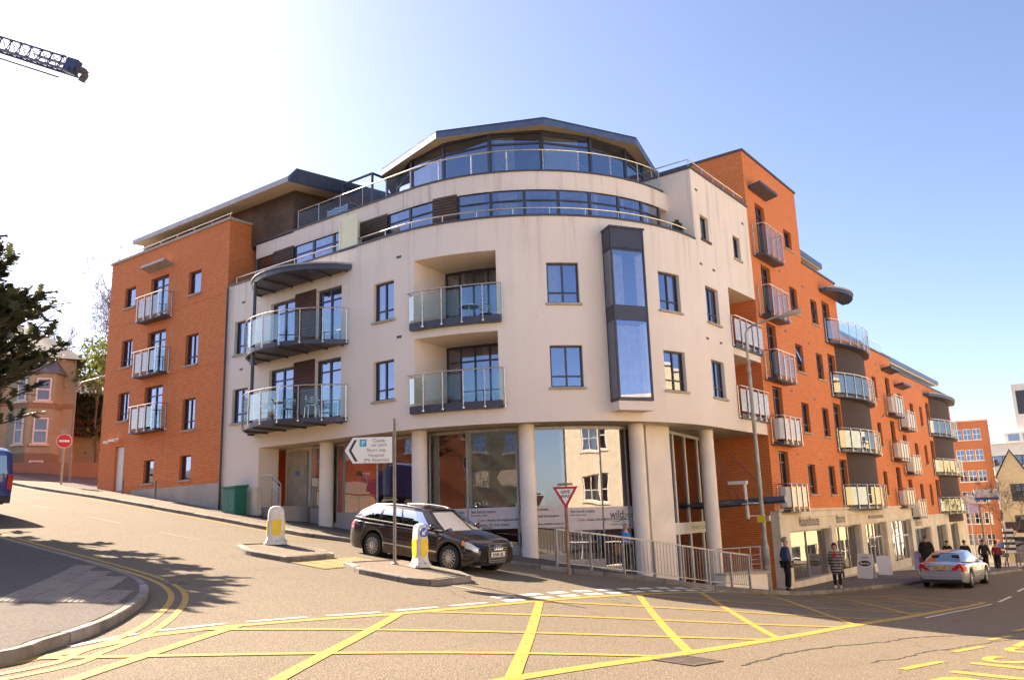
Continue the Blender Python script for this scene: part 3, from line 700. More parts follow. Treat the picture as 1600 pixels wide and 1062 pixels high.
for z in (14.9, 12.25, 9.5): # projecting balconies on the far gable of the wing
    zz = z-2.3; balcony([(BX0, 4.2), (BX0-.65, 4.2), (BX0-.65, 1.6), (BX0, 1.6)][::-1], zz, zz+.12, zz+1.15, B, 6)
for z in (12.4, 9.7, 7.0): vents([(SX(-20.2), z), (SX(-23.4), z-.35)], B, 'steel')
for z in (12.33, 9.5, 6.85): m = MB(); bbox(m, SX(BX0), SX(BX1), .05, .062, z, z+.075); m.obj('string_course', M_['brick'], B)
m = MB(); bbox(m, SX(-20.92), SX(-20.905), .05, .053, 4.8, BT); m.obj('movement_joint', M_['stone2'], B)
m = MB(); m.tube([(-16.88, -.09, 3.4), (-16.88, -.09, 12.5)], .04, 8); m.obj('shadow_gap_line', M_['frame'], B)  # dark tube drawn in as the shadow gap where brick meets render
# ---- attic storey over the brick wing
m = MB()
nb = 17
def boards(m, a, b, z0, z1, n, out, th=.022):
    a, b, out = Vector(a), Vector(b), Vector(out)
    for k in range(n):
        lo = z0+(z1-z0)*k/n; hi = z0+(z1-z0)*(k+1)/n
        m.add([a+Vector((0, 0, lo)), b+Vector((0, 0, lo)), b+out*th+Vector((0, 0, lo)), a+out*th+Vector((0, 0, lo)), a+Vector((0, 0, hi)), b+Vector((0, 0, hi))], [(3, 2, 5, 4), (0, 1, 2, 3), (0, 3, 4), (1, 5, 2)])
    return m
boards(m, (-25.6, 1.0, 0), (-14.2, 1.0, 0), 14.5, 16.75, 20, (0, -1, 0)); boards(m, (-14.2, 1.0, 0), (-14.2, 9, 0), 14.5, 17.1, 22, (1, 0, 0))
o = m.obj('attic_cladding', M_['timber'], B); o['label'] = 'brown timber boards of the attic storey'
m = MB(); m.box(-25.6, -14.25, 1.05, 12, 14.4, 16.4); m.obj('attic_wall', M_['room_dark'], B)
m = MB(); xa, xb = -24.95, -13.45
m.add([(xa, .1, 16.24), (xb, .1, 16.2), (xb-.1, 12, 17.4), (xa, 12, 17.4), (xa, .1, 16.44), (xb, .1, 16.42), (xb+.35, 12, 17.75), (xa, 12, 17.7)], [(0, 3, 2, 1), (4, 5, 6, 7), (3, 0, 4, 7), (2, 3, 7, 6)]); o = m.obj('attic_roof', M_['soffit'], B)
m = MB(); m.quad((xa-.003, .094, 16.24), (xb+.003, .094, 16.2), (xb+.003, .094, 16.42), (xa-.003, .094, 16.44)); m.obj('front_fascia', M_['zinc_l'], o)
m = MB(); m.add([(xb+.002, .1, 16.2), (xb-.098, 12, 17.4), (xb+.352, 12, 17.85), (xb+.26, .3, 16.74)], [(0, 1, 2, 3)]); m.add([(xb+.002, .097, 16.2), (xb+.26, .3, 16.74), (xb+.0, .097, 16.42)], [(0, 1, 2)]); m.add([(xb, .097, 16.42), (xb+.26, .3, 16.74), (xb+.352, 12, 17.85), (xb-.4, 12, 17.7)], [(0, 1, 2, 3)]); m.obj('side_fascia', M_['zinc'], o)

# ---- cream curved facade
WT = 12.57; TB = 15.3
w2 = [(6.96, 8.29), (9.66, 11.0)]
H = []
for a, b in w2:
    H += [(SX(-16.42), SX(-15.43), a, b), (SX(-8.5), SX(-7.53), a, b), (SA(-48.6), SA(-40.9), a, b), (SA(-18.75), SA(-11.0), a, b), (SY(8.1), SY(9.2), a, b)]
fz = [(6.62, 8.74), (9.32, 11.33)]
for a, b in fz: H += [(SX(-14.15), SX(-12.69), a, b), (SX(-11.5), SX(-10.13), a, b)]
LG = [(6.42, 8.82), (9.14, 11.48)]
for a, b in LG: H.append((SA(-81.8), SA(-60.45), a, b, 1.95))
BAY = (SA(-34.6), SA(-26.2), 6.5, 12.05); H.append((*BAY, .1))
for a, b in ((6.38, 8.77), (9.05, 11.36)): H.append((SY(10.2), SY(12.93), a, b, 1.9))
wall('render_wall', SX(BX1), SY(7.6), 5.9, WT, [h for h in H if h[1] < SY(7.6)], M_['render'], B, label='cream rendered curved front')
wall('render_wall', SY(7.6), SY(12.93), 5.9, TB, [h for h in H if h[0] > SY(7.6)]+[(SY(8.13), SY(8.84), 12.76, 13.7), (SY(11.12), SY(11.81), 12.72, 13.67)], M_['render'], B, label='taller cream rendered block beside the right brick wing')
m = MB(); m.quad((WP(SY(7.6), 0, 0)[0], 7.6, WT-.6), (-6, 7.6, WT-.6), (-6, 7.6, TB), (WP(SY(7.6), 0, 0)[0], 7.6, TB)); m.obj('render_wall', M_['render'], B)
m = MB(); m.box(-5.98, -.03, 7.63, 12.9, TB-.4, TB-.3); m.obj('roof_deck', M_['roofing'], B)
m = MB(); m.box(-.2, .05, 7.55, 12.93, TB, TB+.07); m.box(-6, -.2, 7.55, 7.8, TB, TB+.07); m.obj('coping', M_['steel'], B)
m = MB(); m.tube([(-3.5, 7.7, TB+.42), (-.1, 7.7, TB+.42), (-.1, 12.9, TB+.42)], .024, 6)
for p in [(-3.2, 7.7), (-1.6, 7.7), (-.1, 7.7)]+[(-.1, 8.9+k*1.0) for k in range(5)]: m.tube([(*p, TB), (*p, TB+.42)], .016, 5)
m.obj('handrail', M_['galv'], B)
for a, b in w2:
    for s0, s1, c in ((SX(-16.42), SX(-15.43), 'both'), (SX(-8.5), SX(-7.53), 'both' if a < 8 else 'full'), (SA(-48.6), SA(-40.9), 'left' if a > 8 else None), (SA(-18.75), SA(-11.0), 'right' if a > 8 else None), (SY(8.1), SY(9.2), 'right')):
        window(s0, s1, a, b, B, cur=c)
window(SY(8.13), SY(8.84), 12.76, 13.7, B, cols=1, transom=0, cur='blind', sillmat='timber'); window(SY(11.12), SY(11.81), 12.72, 13.67, B, cols=1, transom=0, cur='blind')
for a, b in fz:
    french(SX(-14.15), SX(-12.69), a, b, B); french(SX(-11.5), SX(-10.13), a, b, B, cur='both' if a < 8 else 'left')
    m = MB(); boards(m, (-12.69, -.0, 0), (-11.5, -.0, 0), a-.1, b+.12, 20, (0, -1, 0), .03); o = m.obj('cladding_panel', M_['timber_r'], B); o['label'] = 'red brown board panel between the French doors'
vents([(SX(-15.9), 11.75), (SX(-15.9), 9.05), (SX(-7.3), 11.75), (SX(-7.3), 9.0), (SY(7.9), 11.75), (SY(9.0), 11.75), (SY(7.95), 9.02), (SY(9.1), 9.02), (SY(8.0), 14.6), (SY(12.3), 14.45)], B)
# coping, rail and terrace behind the parapet
m = MB(); bbox(m, SX(BX1), SY(7.55), -.25, .05, WT, WT+.06); m.obj('coping', M_['steel'], B)
m = MB(); ptube(m, SX(-16.6), SY(7.2), -.12, WT+.33, .026)
s = SX(-16.6)
while s < SY(7.2): m.tube([WP(s, -.12, WT+.05), WP(s, -.12, WT+.33)], .017, 5); s += 1.22
m.obj('handrail', M_['galv'], B)
m = MB(); bbox(m, SX(BX1), SY(7.6), -1.3, -.02, WT-.4, WT-.3); m.obj('terrace_floor', M_['roofing'], B)
# ---- soffit, slab between storeys
m = MB(); bbox(m, SX(BX1), SY(12.92), -6.2, -.012, 5.9, 6.2); m.obj('soffit_slab', M_['soffit'], B)
m = MB(); bbox(m, SX(BX1), SY(12.92), -6.2, -2.0, 8.9, 9.0); bbox(m, SX(BX1), SY(12.92), -6.2, -2.0, 11.6, 11.7); m.obj('floor_slab', M_['room'], B)
# ---- loggias
for i, (a, b) in enumerate(LG):
    s0, s1 = SA(-81.8), SA(-60.45); m = MB(); bbox(m, s0-.02, s1+.02, -1.95, -.01, a-.12, a); bbox(m, s0-.02, s1+.02, -1.95, -.21, b+.002, b+.1); m.obj('loggia_floor', M_['render'], B)
    window(s0+.02, s1-.02, a, b, B, cols=4, transom=0, top=.55, d=-1.85, depth=.05, sill=False, fw=.075, name='glazed_screen', cur='right' if i == 0 else 'both')
    edge = [WP(s0-.05, 0, 0)[:2]]+[WP(s, .2, 0)[:2] for s in np.linspace(s0-.05, s1+.12, 10)]+[WP(s1+.12, 0, 0)[:2]]
    balcony(edge, a-.06, a+.18, a+1.18, B, 6, 'glass_bal', lab='curved loggia balcony with clear glass on the %s floor' % ('first', 'second')[i])
# ---- big bowed balconies of the left part with their canopy and post
ep = arc_pts((-15.1, -.02), (-9.75, -.02), 1.55, 18)
for i, (a, zr) in enumerate(((6.42, 7.68), (9.12, 10.38))):
    balcony(ep, a, a+.16, zr, B, 9, 'glass_bal', lab='bow shaped glass balcony on the %s floor' % ('first', 'second')[i])
    for k in range(1, 17, 3): m = MB(); m.bar((ep[k][0], -.05, a-.03), (ep[k][0], ep[k][1]*.96, a-.03), .06, .06); m.obj('support_beam', M_['steel'], B)
cp = arc_pts((-14.9, -.02), (-9.6, -.02), 1.5, 18); m = MB(); m.prism(cp, 11.78, 11.96); o = m.obj('bow_canopy', M_['steel'], B)
m = MB(); m.prism([(x*1.0, y-.06 if y < -.1 else y) for x, y in cp], 11.96, 12.02); m.obj('canopy_edge', M_['zinc_l'], o)
for k in range(1, 17, 3): m = MB(); m.bar((cp[k][0], -.05, 11.75), (cp[k][0], cp[k][1]*.96, 11.75), .06, .07); m.obj('rib', M_['steel'], o)
q = ep[6]; m = MB(); m.tube([(q[0], q[1]+.12, 6.42), (q[0], q[1]+.12, 11.8)], .065, 10); m.obj('balcony_post', M_['steel'], B)
# ---- projecting bay window
s0, s1, z0, z1 = BAY; m = MB(); dB = .62
def bayP(u, d, z): return WP(s0+(s1-s0)*u, d, z)
fr = MB()
for za, zb in ((z0-.03, z0+.07), (z1-.7, z1), (9.0, 9.5), (z1-.75, z1-.65)):
    bbox(fr, s0, s1, 0, dB+(.01 if za == z0-.03 else 0), za, zb, 3)
for u0, u1 in ((0, .045), (.955, 1)): bbox(fr, s0+(s1-s0)*u0, s0+(s1-s0)*u1, dB-.07, dB+.012, z0, z1-.01, 3)
bbox(fr, s0, s0+.06, 0, .08, z0, z1-.01, 3); bbox(fr, s1-.06, s1, 0, .08, z0, z1-.01, 3); bbox(fr, s0-.03, s1+.03, 0, dB+.05, z1, z1+.06, 3)
o = fr.obj('bay_window', M_['frame'], B); o['label'] = 'tall projecting glazed bay on the curved front'
for za, zb in ((z0+.07, 9.0), (9.5, z1-.7)):
    for p in ((bayP(.045, dB-.02, za), bayP(.955, dB-.02, za), bayP(.955, dB-.02, zb), bayP(.045, dB-.02, zb)), (bayP(.002, .08, za), bayP(.002, dB-.07, za), bayP(.002, dB-.07, zb), bayP(.002, .08, zb)), (bayP(.998, .08, za), bayP(.998, dB-.07, za), bayP(.998, dB-.07, zb), bayP(.998, .08, zb))):
        m = MB(); m.quad(*p); m.obj('pane', M_['glass'], o)
    curtain(s0+.1, s0+(.45 if za > 8 else .95)*(s1-s0), za, zb-.1, .3, o)
room(s0, s1, z0, z1, -.05, 2, o)
m = MB(); bbox(m, s0+.0, s1+.0, 0, dB-.02, z0-.33, z0-.04, 3); m.obj('bay_base', M_['render'], o)
# ---- recessed balconies beside the brick wing
for i, (a, b) in enumerate(((6.38, 8.77), (9.05, 11.36))):
    m = MB(); m.box(-2, -.012, 10.2, 12.92, a-.1, a); m.box(-2, -.21, 10.2, 12.92, b+.002, b+.1); m.obj('loggia_floor', M_['render'], B)
    m = MB(); m.quad((-1.9, 10.2, a), (-1.9, 12.92, a), (-1.9, 12.92, b), (-1.9, 10.2, b)); m.obj('brick_wall', M_['brick'], B)
    m = MB(); m.quad((0, 12.90, a), (-1.9, 12.90, a), (-1.9, 12.90, b), (0, 12.90, b)); m.obj('brick_wall', M_['brick'], B)
    balcony([(-.02, 10.24), (.12, 10.24), (.12, 12.95), (-.02, 12.95)], a-.02, a+.16, a+1.18, B, 6, 'glass_frost', lab='recessed balcony beside the brick corner on the %s floor' % ('first', 'second')[i])
# ---- set back storey
SB = -1.0
wall('setback_wall', SX(-16.6), SY(7.6), 13.97, 14.55, [], M_['render'], B, d=SB)
m = MB(); bbox(m, SX(-16.6), SY(7.6), SB-.6, SB-.005, 13.9, 13.97); m.obj('soffit_slab', M_['render'], B)
Xs = lambda x: SX(x)
def glazed(s0, s1, cur): window(s0, s1, 12.3, 13.95, B, cols=1, transom=0, top=.42, d=SB, depth=.06, sill=False, fw=.06, name='strip_window', cur=cur, lab=None)
for a, b, c in ((-16.55, -15.45, None), (-14.14, -12.97, 'full'), (-12.97, -11.81, 'left'), (-11.81, -10.69, 'both'), (-10.69, -10.36, None), (-8.85, -7.75, 'both')): glazed(Xs(a), Xs(b), c)
for a, b in ((-15.45, -14.14), (-10.36, -8.85)):
    m = MB(); boards(m, (a, 1.0, 0), (b, 1.0, 0), 12.3, 13.96, 16, (0, -1, 0), .03); m.obj('cladding_panel', M_['timber'], B)
glazed(Xs(-7.75), SA(-80.8), 'both')
m = MB()
for k in range(5):
    a0, a1 = -80.8+8*k/5, -80.8+8*(k+1)/5; p, q = WP(SA(a0), SB, 0), WP(SA(a1), SB, 0); n_ = Vector((math.cos(rad(a0)), math.sin(rad(a0)), 0)); boards(m, (p[0], p[1], 0), (q[0], q[1], 0), 12.3, 13.96, 16, n_, .03)
m.obj('cladding_panel', M_['timber'], B)
an = [-72.7, -62.7, -53.0, -43.2, -33.6, -23.9, -14.8, -6.2]
for i, (a, b) in enumerate(zip(an, an[1:])): glazed(SA(a), SA(b), ['full', 'full', None, None, 'left', 'both', 'blind'][i])
m = MB(); bbox(m, SX(-16.6), SY(7.6), -6, SB-.6, 12.25, 12.3); m.obj('floor_slab', M_['room'], B)
m = MB(); m.add([(-10.3, .92, 12.6), (-10.3, -.02, 12.6), (-10.3, -.02, 13.75), (-10.3, .92, 14.05), (-10.22, .92, 12.6), (-10.22, -.02, 12.6), (-10.22, -.02, 13.75), (-10.22, .92, 14.05)], [(0, 1, 2, 3), (7, 6, 5, 4), (0, 4, 5, 1), (1, 5, 6, 2), (2, 6, 7, 3)])
m.v = [(x+(.95 if abs(x+10.22) < 1e-6 and False else 0), y, z) for x, y, z in m.v]; m.obj('privacy_screen', M_['cream_screen'], B)['label'] = 'pale yellow privacy screen on the terrace'
m = MB(); m.box(-10.3, -9.35, -.0, .04, 12.55, 13.85); m.obj('privacy_screen', M_['cream_screen'], B)
m = MB(); bbox(m, SX(-16.6), SY(7.25), SB-.3, SB+.05, 14.55, 14.6); m.obj('coping', M_['steel'], B)
m = MB(); bbox(m, SX(-16.6), SY(7.6), -7.0, SB-.3, 14.3, 14.38); m.obj('terrace_floor', M_['roofing'], B)
edge = [WP(s, SB-.06, 0)[:2] for s in sbreaks(SX(-13.97), SY(7.15), .3)]
L = plan_len([np.array(e) for e in edge]); rl = MB(); rl.tube([(*e, 15.36) for e in edge], .026, 8); o = rl.obj('terrace_balustrade', M_['galv'], B); o['label'] = 'clear glass balustrade of the upper terrace'
E_ = np.array(edge); npost = int(L[-1]/1.16)
ps = np.linspace(0, L[-1], npost+1)
pt = lambda s: (np.interp(s, L, E_[:, 0]), np.interp(s, L, E_[:, 1]))
for s in ps: m = MB(); m.tube([(*pt(s), 14.6), (*pt(s), 15.36)], .022, 6); m.obj('post', M_['galv'], o)
for a, b in zip(ps, ps[1:]):
    m = MB(); m.grid([[(*pt(s), z) for s in np.linspace(a+.06, b-.06, 4)] for z in (14.64, 15.26)]); m.obj('glass_panel', M_['glass_bal'], o)
# ---- penthouse
C0 = (-R, R); ZR = 17.0
def oct_pts(r, angs): return [(C0[0]+r*math.cos(rad(a)), C0[1]+r*math.sin(rad(a))) for a in angs]
ra = [-125, -85, -45, -5, 35, 75, 115, 155, 195]
ev = oct_pts(5.9, ra); gl = oct_pts(5.2, [-150, -129, -108, -87, -66, -45, -24, -3, 18, 39])
m = MB(); m.prism(ev, ZR-.05, ZR+.02); m.prism(oct_pts(5.4, ra), ZR+.02, ZR+.25); o = m.obj('penthouse_roof', M_['zinc'], B)
m = MB()
for p, q in zip(ev, ev[1:]+ev[:1]): m.quad((*p, ZR-.27), (*q, ZR-.27), (*q, ZR+.02), (*p, ZR+.02))
m.obj('fascia', M_['zinc'], o)
m = MB(); inn = oct_pts(5.05, ra)
for p, q, r_, s_ in zip(ev, ev[1:]+ev[:1], inn, inn[1:]+inn[:1]): m.quad((*p, ZR-.26), (*q, ZR-.26), (*s_, ZR-.14), (*r_, ZR-.14))
m.obj('soffit', M_['soffit'], o)
for i, (p, q) in enumerate(zip(gl, gl[1:])):
    p, q = np.array(p), np.array(q); t = (q-p)/np.linalg.norm(q-p); f = MB(); zt = ZR-.14
    f.bar((*p, 14.38), (*p, zt), .12, .12); f.bar((*p, 14.44), (*q, 14.44), .1, .12); f.bar((*p, zt-.06), (*q, zt-.06), .1, .12); f.bar((*p, 16.35), (*q, 16.35), .07, .07)
    w = f.obj('penthouse_window', M_['frame'], B)
    for za, zb in ((14.5, 16.32), (16.38, zt-.12)):
        g = MB(); g.quad((*(p+t*.06), za), (*(q-t*.06), za), (*(q-t*.06), zb), (*(p+t*.06), zb)); g.obj('pane', M_['glass'], w)
    if i in (2, 4, 5, 7):
        n_ = np.array([t[1], -t[0]]); g = MB(); cs = []
        for k in range(26): s_ = .15+(.5 if i != 5 else .9)*1.5*k/25; cs.append(p+t*s_-n_*(.18+.02*math.sin(k*1.9)))
        g.grid([[(*c, z) for c in cs] for z in (14.45, 16.7)]); g.obj('curtain', M_['curtain'], w, smooth=True)
m = MB(); m.prism(oct_pts(3.2, ra), 14.35, ZR-.1); m.obj('core_wall', M_['room'], B)
# ---- right brick wing along the main road
YB1, YB2, YB3, YB4, YE = 12.93, 19.4, 24.4, 34.3, 51.4
TT = (17.85, 14.37, 11.75, 11.08)
H1 = [(SY(17.28), SY(18.25), a, b) for a, b in ((14.65, 15.57), (11.65, 12.85), (8.98, 10.23), (6.3, 7.6), (3.65, 4.92))]
D1 = [(SY(13.92), SY(14.98), a, b) for a, b in ((13.4, 15.85), (10.82, 13.13), (8.22, 10.6), (5.66, 7.97), (3.06, 5.34))]
H2 = [(SY(20.1), SY(21.05), a, b) for a, b in ((11.6, 12.82), (8.95, 10.2), (6.28, 7.6), (3.65, 4.94))]
D2 = [(SY(21.87), SY(23.05), a, b) for a, b in ((11.1, 13.06), (8.42, 10.4), (5.8, 7.98), (3.1, 5.3))]
H3 = [(SY(29.7), SY(30.5), a, b) for a, b in ((8.95, 10.2), (6.28, 7.6), (3.65, 4.94))]
D3 = [(SY(32.6), SY(33.6), a, b) for a, b in ((8.25, 10.45), (5.66, 7.9), (3.06, 5.25))]
D4 = [(SY(35.25), SY(36.2), a, b) for a, b in ((7.6, 9.77), (4.98, 7.25), (2.42, 4.6))]
H4 = [(SY(y0), SY(y1), a, b) for y0, y1 in ((38.2, 39.1), (40.85, 41.65)) for a, b in ((8.2, 9.45), (5.65, 6.9), (3.05, 4.37))]
D5 = [(SY(42.9), SY(44.0), a, b) for a, b in ((7.72, 9.9), (5.1, 7.3), (2.5, 4.7))]
wall('brick_wall', SY(YB1), SY(YB2), 2.6, TT[0], H1+D1, M_['brick'], B, label='tall orange brick corner block over the shops')
wall('brick_wall', SY(YB2), SY(YB3), 2.6, TT[1], H2+D2, M_['brick'], B); wall('brick_wall', SY(YB3), SY(YB4), 2.6, TT[2], H3+D3, M_['brick'], B); wall('brick_wall', SY(YB4), SY(YE), 1.8, TT[3], D4+H4+D5, M_['brick'], B, label='lower far end of the orange brick wing')
m = MB(); m.quad((0, YB1+.003, -1), (-12, YB1+.003, -1), (-12, YB1+.003, TT[0]), (0, YB1+.003, TT[0])); m.obj('brick_return', M_['brick'], B)
m = MB(); m.quad((0, YB2, 9), (-10, YB2, 9), (-10, YB2, TT[0]), (0, YB2, TT[0])); m.obj('brick_return', M_['brick'], B)
m = MB(); m.quad((0, YB3, 9), (-10, YB3, 9), (-10, YB3, TT[1]), (0, YB3, TT[1])); m.obj('brick_return', M_['brick'], B)
m = MB(); m.quad((0, YE, -2), (-12, YE, -2), (-12, YE, TT[3]), (0, YE, TT[3])); m.obj('brick_return', M_['brick'], B)
m = MB(); m.quad((-12, YB1, -2), (-12, YE, -2), (-12, YE, 11), (-12, YB1, 11)); m.obj('brick_return', M_['brick'], B)
m = MB(); m.quad((-10, YB1, 11), (-10, YB2, 11), (-10, YB2, TT[0]), (-10, YB1, TT[0])); m.obj('brick_return', M_['brick'], B)

for i, (a, b) in enumerate(((YB1, YB2), (YB2, YB3), (YB3, YB4), (YB4, YE))):
    m = MB(); m.box(-11.98 if i > 1 else -9.98, -.03, a+.03, b-.03, TT[i]-.35, TT[i]-.25); m.obj('roof_deck', M_['roofing'], B)
    m = MB(); m.box(-.25, .06, a-.03, b+.03, TT[i], TT[i]+.09)
    if i == 0: m.box(-10, -.25, a-.05, a+.2, TT[i], TT[i]+.09)
    m.obj('coping', M_['steel'], B)
for k, h in enumerate(H1+H2+H3+H4):
    small = (k == 0); window(*h, B, cols=1 if small else 2, transom=0 if small else .27, opened=0 if k in (2, 5, 6, 12) else None)
for k, h in enumerate(D1+D2+D3+D4+D5): french(*h, B, cur=['full', 'both', 'left', None][k % 4])
for z0, zr in ((13.27, 14.62), (10.7, 11.99), (8.1, 9.31), (5.54, 6.67), (2.93, 4.01)):
    balcony([(.02, 13.25), (.5, 13.25), (.5, 15.45), (.02, 15.45)], z0, z0+.12, zr, B, 6, 'glass_frost' if z0 < 6 else 'glass_bal', gap=.1)
for z0, zr in ((8.1, 9.31), (5.54, 6.67), (2.93, 4.01)): balcony([(.02, 31.9), (.5, 31.9), (.5, 34.1), (.02, 34.1)], z0, z0+.12, zr, B, 6, 'glass_frost', gap=.1)
for z0, zr in ((7.45, 8.6), (4.85, 6.0), (2.28, 3.4)): balcony([(.02, 34.6), (.5, 34.6), (.5, 36.7), (.02, 36.7)], z0, z0+.12, zr, B, 6, 'glass_frost', gap=.1)
def flat_canopy(y0, y1, z, d):
    m = MB(); m.add([(.02, y0, z), (.02, y1, z), (d, y1, z+.12), (d, y0, z+.12), (.02, y0, z+.14), (.02, y1, z+.14), (d, y1, z+.24), (d, y0, z+.24)], [(0, 1, 2, 3), (7, 6, 5, 4), (0, 4, 5, 1), (1, 5, 6, 2), (2, 6, 7, 3), (3, 7, 4, 0)]); m.obj('door_canopy', M_['steel'], B)
flat_canopy(13.3, 15.3, 16.25, .55); flat_canopy(32.0, 34.1, 10.75, .55); flat_canopy(34.7, 36.7, 10.08, .55)
# bowed stacks: dark wall, balconies, canopy
def bow_stack(y0, y1, ya, zlo, zhi, levels, canopy, names, yc):
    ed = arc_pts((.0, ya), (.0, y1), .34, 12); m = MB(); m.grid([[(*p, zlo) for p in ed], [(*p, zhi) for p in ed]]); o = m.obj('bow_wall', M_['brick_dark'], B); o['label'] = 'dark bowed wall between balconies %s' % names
    for z0, zr, pn in levels:
        e = [(.02, y0)]+arc_pts((.22, y0+.05), (.22, y1-.05), .62, 14)+[(.02, y1)]
        balcony(e, z0, z0+.13, zr, B, 9, pn)
    e = [(.02, y0-.2)]+arc_pts((.35, y0-.15), (.35, yc+.1), .62, 14)+[(.02, yc+.15)]
    m = MB(); m.prism(e, canopy, canopy+.16); k = m.obj('bow_canopy', M_['steel'], B); m = MB(); m.prism([(x+.05 if x > .1 else x, y) for x, y in e], canopy+.16, canopy+.24); m.obj('canopy_edge', M_['zinc_l'], k)
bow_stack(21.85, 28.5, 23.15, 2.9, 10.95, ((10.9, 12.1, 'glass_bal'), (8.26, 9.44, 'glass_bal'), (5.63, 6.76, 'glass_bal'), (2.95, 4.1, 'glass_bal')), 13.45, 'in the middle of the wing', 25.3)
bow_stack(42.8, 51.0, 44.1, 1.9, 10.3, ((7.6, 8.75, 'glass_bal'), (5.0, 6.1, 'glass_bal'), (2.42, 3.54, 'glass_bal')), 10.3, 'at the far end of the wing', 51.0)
m = MB(); m.box(.02, .05, 24.4, 28.9, 10.95, 11.0); m.obj('deck_edge', M_['steel'], B)
# attics of the wing
def attic(y0, y1, x1, zb, zt, oh, glass_y):
    m = MB(); m.box(-8, x1, y0, y1, zb, zt); m.obj('attic_wall', M_['stone2'], B)
    m = MB(); m.box(-8, x1+oh, y0-.1, y1+oh, zt, zt+.05); m.obj('attic_soffit', M_['soffit'], B)
    m = MB(); m.box(-8, x1+oh+.05, y0-.1, y1+oh+.05, zt+.05, zt+.32); m.obj('attic_roof', M_['zinc'], B)
    for k in range(int((y1-y0)/1.6)):
        f = MB(); ya = y0+.2+k*1.6; f.bar((x1+.02, ya, zb), (x1+.02, ya, zt), .06); w = f.obj('attic_window', M_['frame'], B); g = MB(); g.quad((x1+.015, ya+.05, zb+.3), (x1+.015, ya+1.5, zb+.3), (x1+.015, ya+1.5, zt-.05), (x1+.015, ya+.05, zt-.05)); g.obj('pane', M_['glass'], w)
attic(19.5, 24.0, -1.6, 14.0, 15.42, .9, 0); attic(25.2, 33.5, -2.4, 11.4, 12.75, .9, 0); attic(34.8, 50.2, -1.4, 10.8, 11.95, .9, 0)
m = MB(); m.tube([(-.3, 24.5, 12.6), (-.3, 34.2, 12.6)], .025, 6)
m.tube([(-.3, 34.4, 11.75), (-.3, 51.2, 11.75)], .025, 6); o = m.obj('roof_balustrade', M_['galv'], B)
for k in range(8): m = MB(); y = 24.6+k*1.2; m.quad((-.3, y, 11.85), (-.3, y+1.1, 11.85), (-.3, y+1.1, 12.55), (-.3, y, 12.55)); m.obj('glass_panel', M_['glass_bal'], o)
for k in range(14): m = MB(); y = 34.5+k*1.2; m.quad((-.3, y, 11.2), (-.3, y+1.1, 11.2), (-.3, y+1.1, 11.7), (-.3, y, 11.7)); m.obj('glass_panel', M_['glass_bal'], o)
for z in (13.3, 10.6, 8.0, 5.3): vents([(SY(16.2), z), (SY(19.2), z-.1), (SY(30.9), min(z, 11)-.0), (SY(31.2), 8.1)], B, 'steel')

# ---- shops
SH = [(13.95, 18.9, .28, 2.2), (19.68, 23.5, .02, 2.25), (24.4, 28.2, -.12, 2.28), (29.25, 33.96, -.3, 2.3)]; SH2 = [(34.75, 38.68, -.6, 1.75), (40.5, 43.5, -.8, 1.78), (44.9, 47.7, -1.0, 1.78)]
wall('shop_front', SY(YB1-.0), SY(34.4), -1.6, 2.98, [(SY(a), SY(b), c, e, .3) for a, b, c, e in SH], M_['stone'], B, d=.14, label='cream stone shop front under the brick wing')
wall('shop_front', SY(34.4), SY(YE), -2.4, 2.4, [(SY(a), SY(b), c, e, .3) for a, b, c, e in SH2], M_['stone'], B, d=.14, label='far cream stone shop front')
m = MB(); m.quad((.14, YB1, -1.2), (-.2, YB1, -1.2), (-.2, YB1, 2.98), (.14, YB1, 2.98)); m.obj('shop_return', M_['stone'], B)
m = MB(); m.quad((.14, 34.4, 2.3), (0, 34.4, 2.3), (0, 34.4, 2.98), (.14, 34.4, 2.98)); m.obj('shop_return', M_['stone'], B)
m = MB(); m.quad((.14, YE, -2.4), (-.5, YE, -2.4), (-.5, YE, 2.4), (.14, YE, 2.4)); m.obj('shop_return', M_['stone'], B)

m = MB(); m.box(0, .22, YB1-.05, 34.45, 2.98, 3.06); m.box(.0, .19, YB1-.02, 34.42, 2.72, 2.76); m.box(0, .22, 34.46, YE+.05, 2.4, 2.48); m.obj('cornice', M_['stone'], B)
m = MB(); m.box(.14, .2, 18.95, 19.6, -.3, 2.3); m.obj('pilaster', M_['stone'], B)
m = MB(); m.box(.14, .2, 23.55, 24.35, -.4, 2.3); m.obj('pilaster', M_['stone'], B)
m = MB(); m.box(.14, .2, 28.25, 29.2, -.5, 2.3); m.obj('pilaster', M_['stone'], B)
m = MB(); m.box(.14, .2, 38.8, 40.4, -1.4, 1.8); m.obj('pilaster', M_['stone'], B)
m = MB(); m.box(.14, .2, 43.6, 44.8, -1.4, 1.8); m.obj('pilaster', M_['stone'], B)

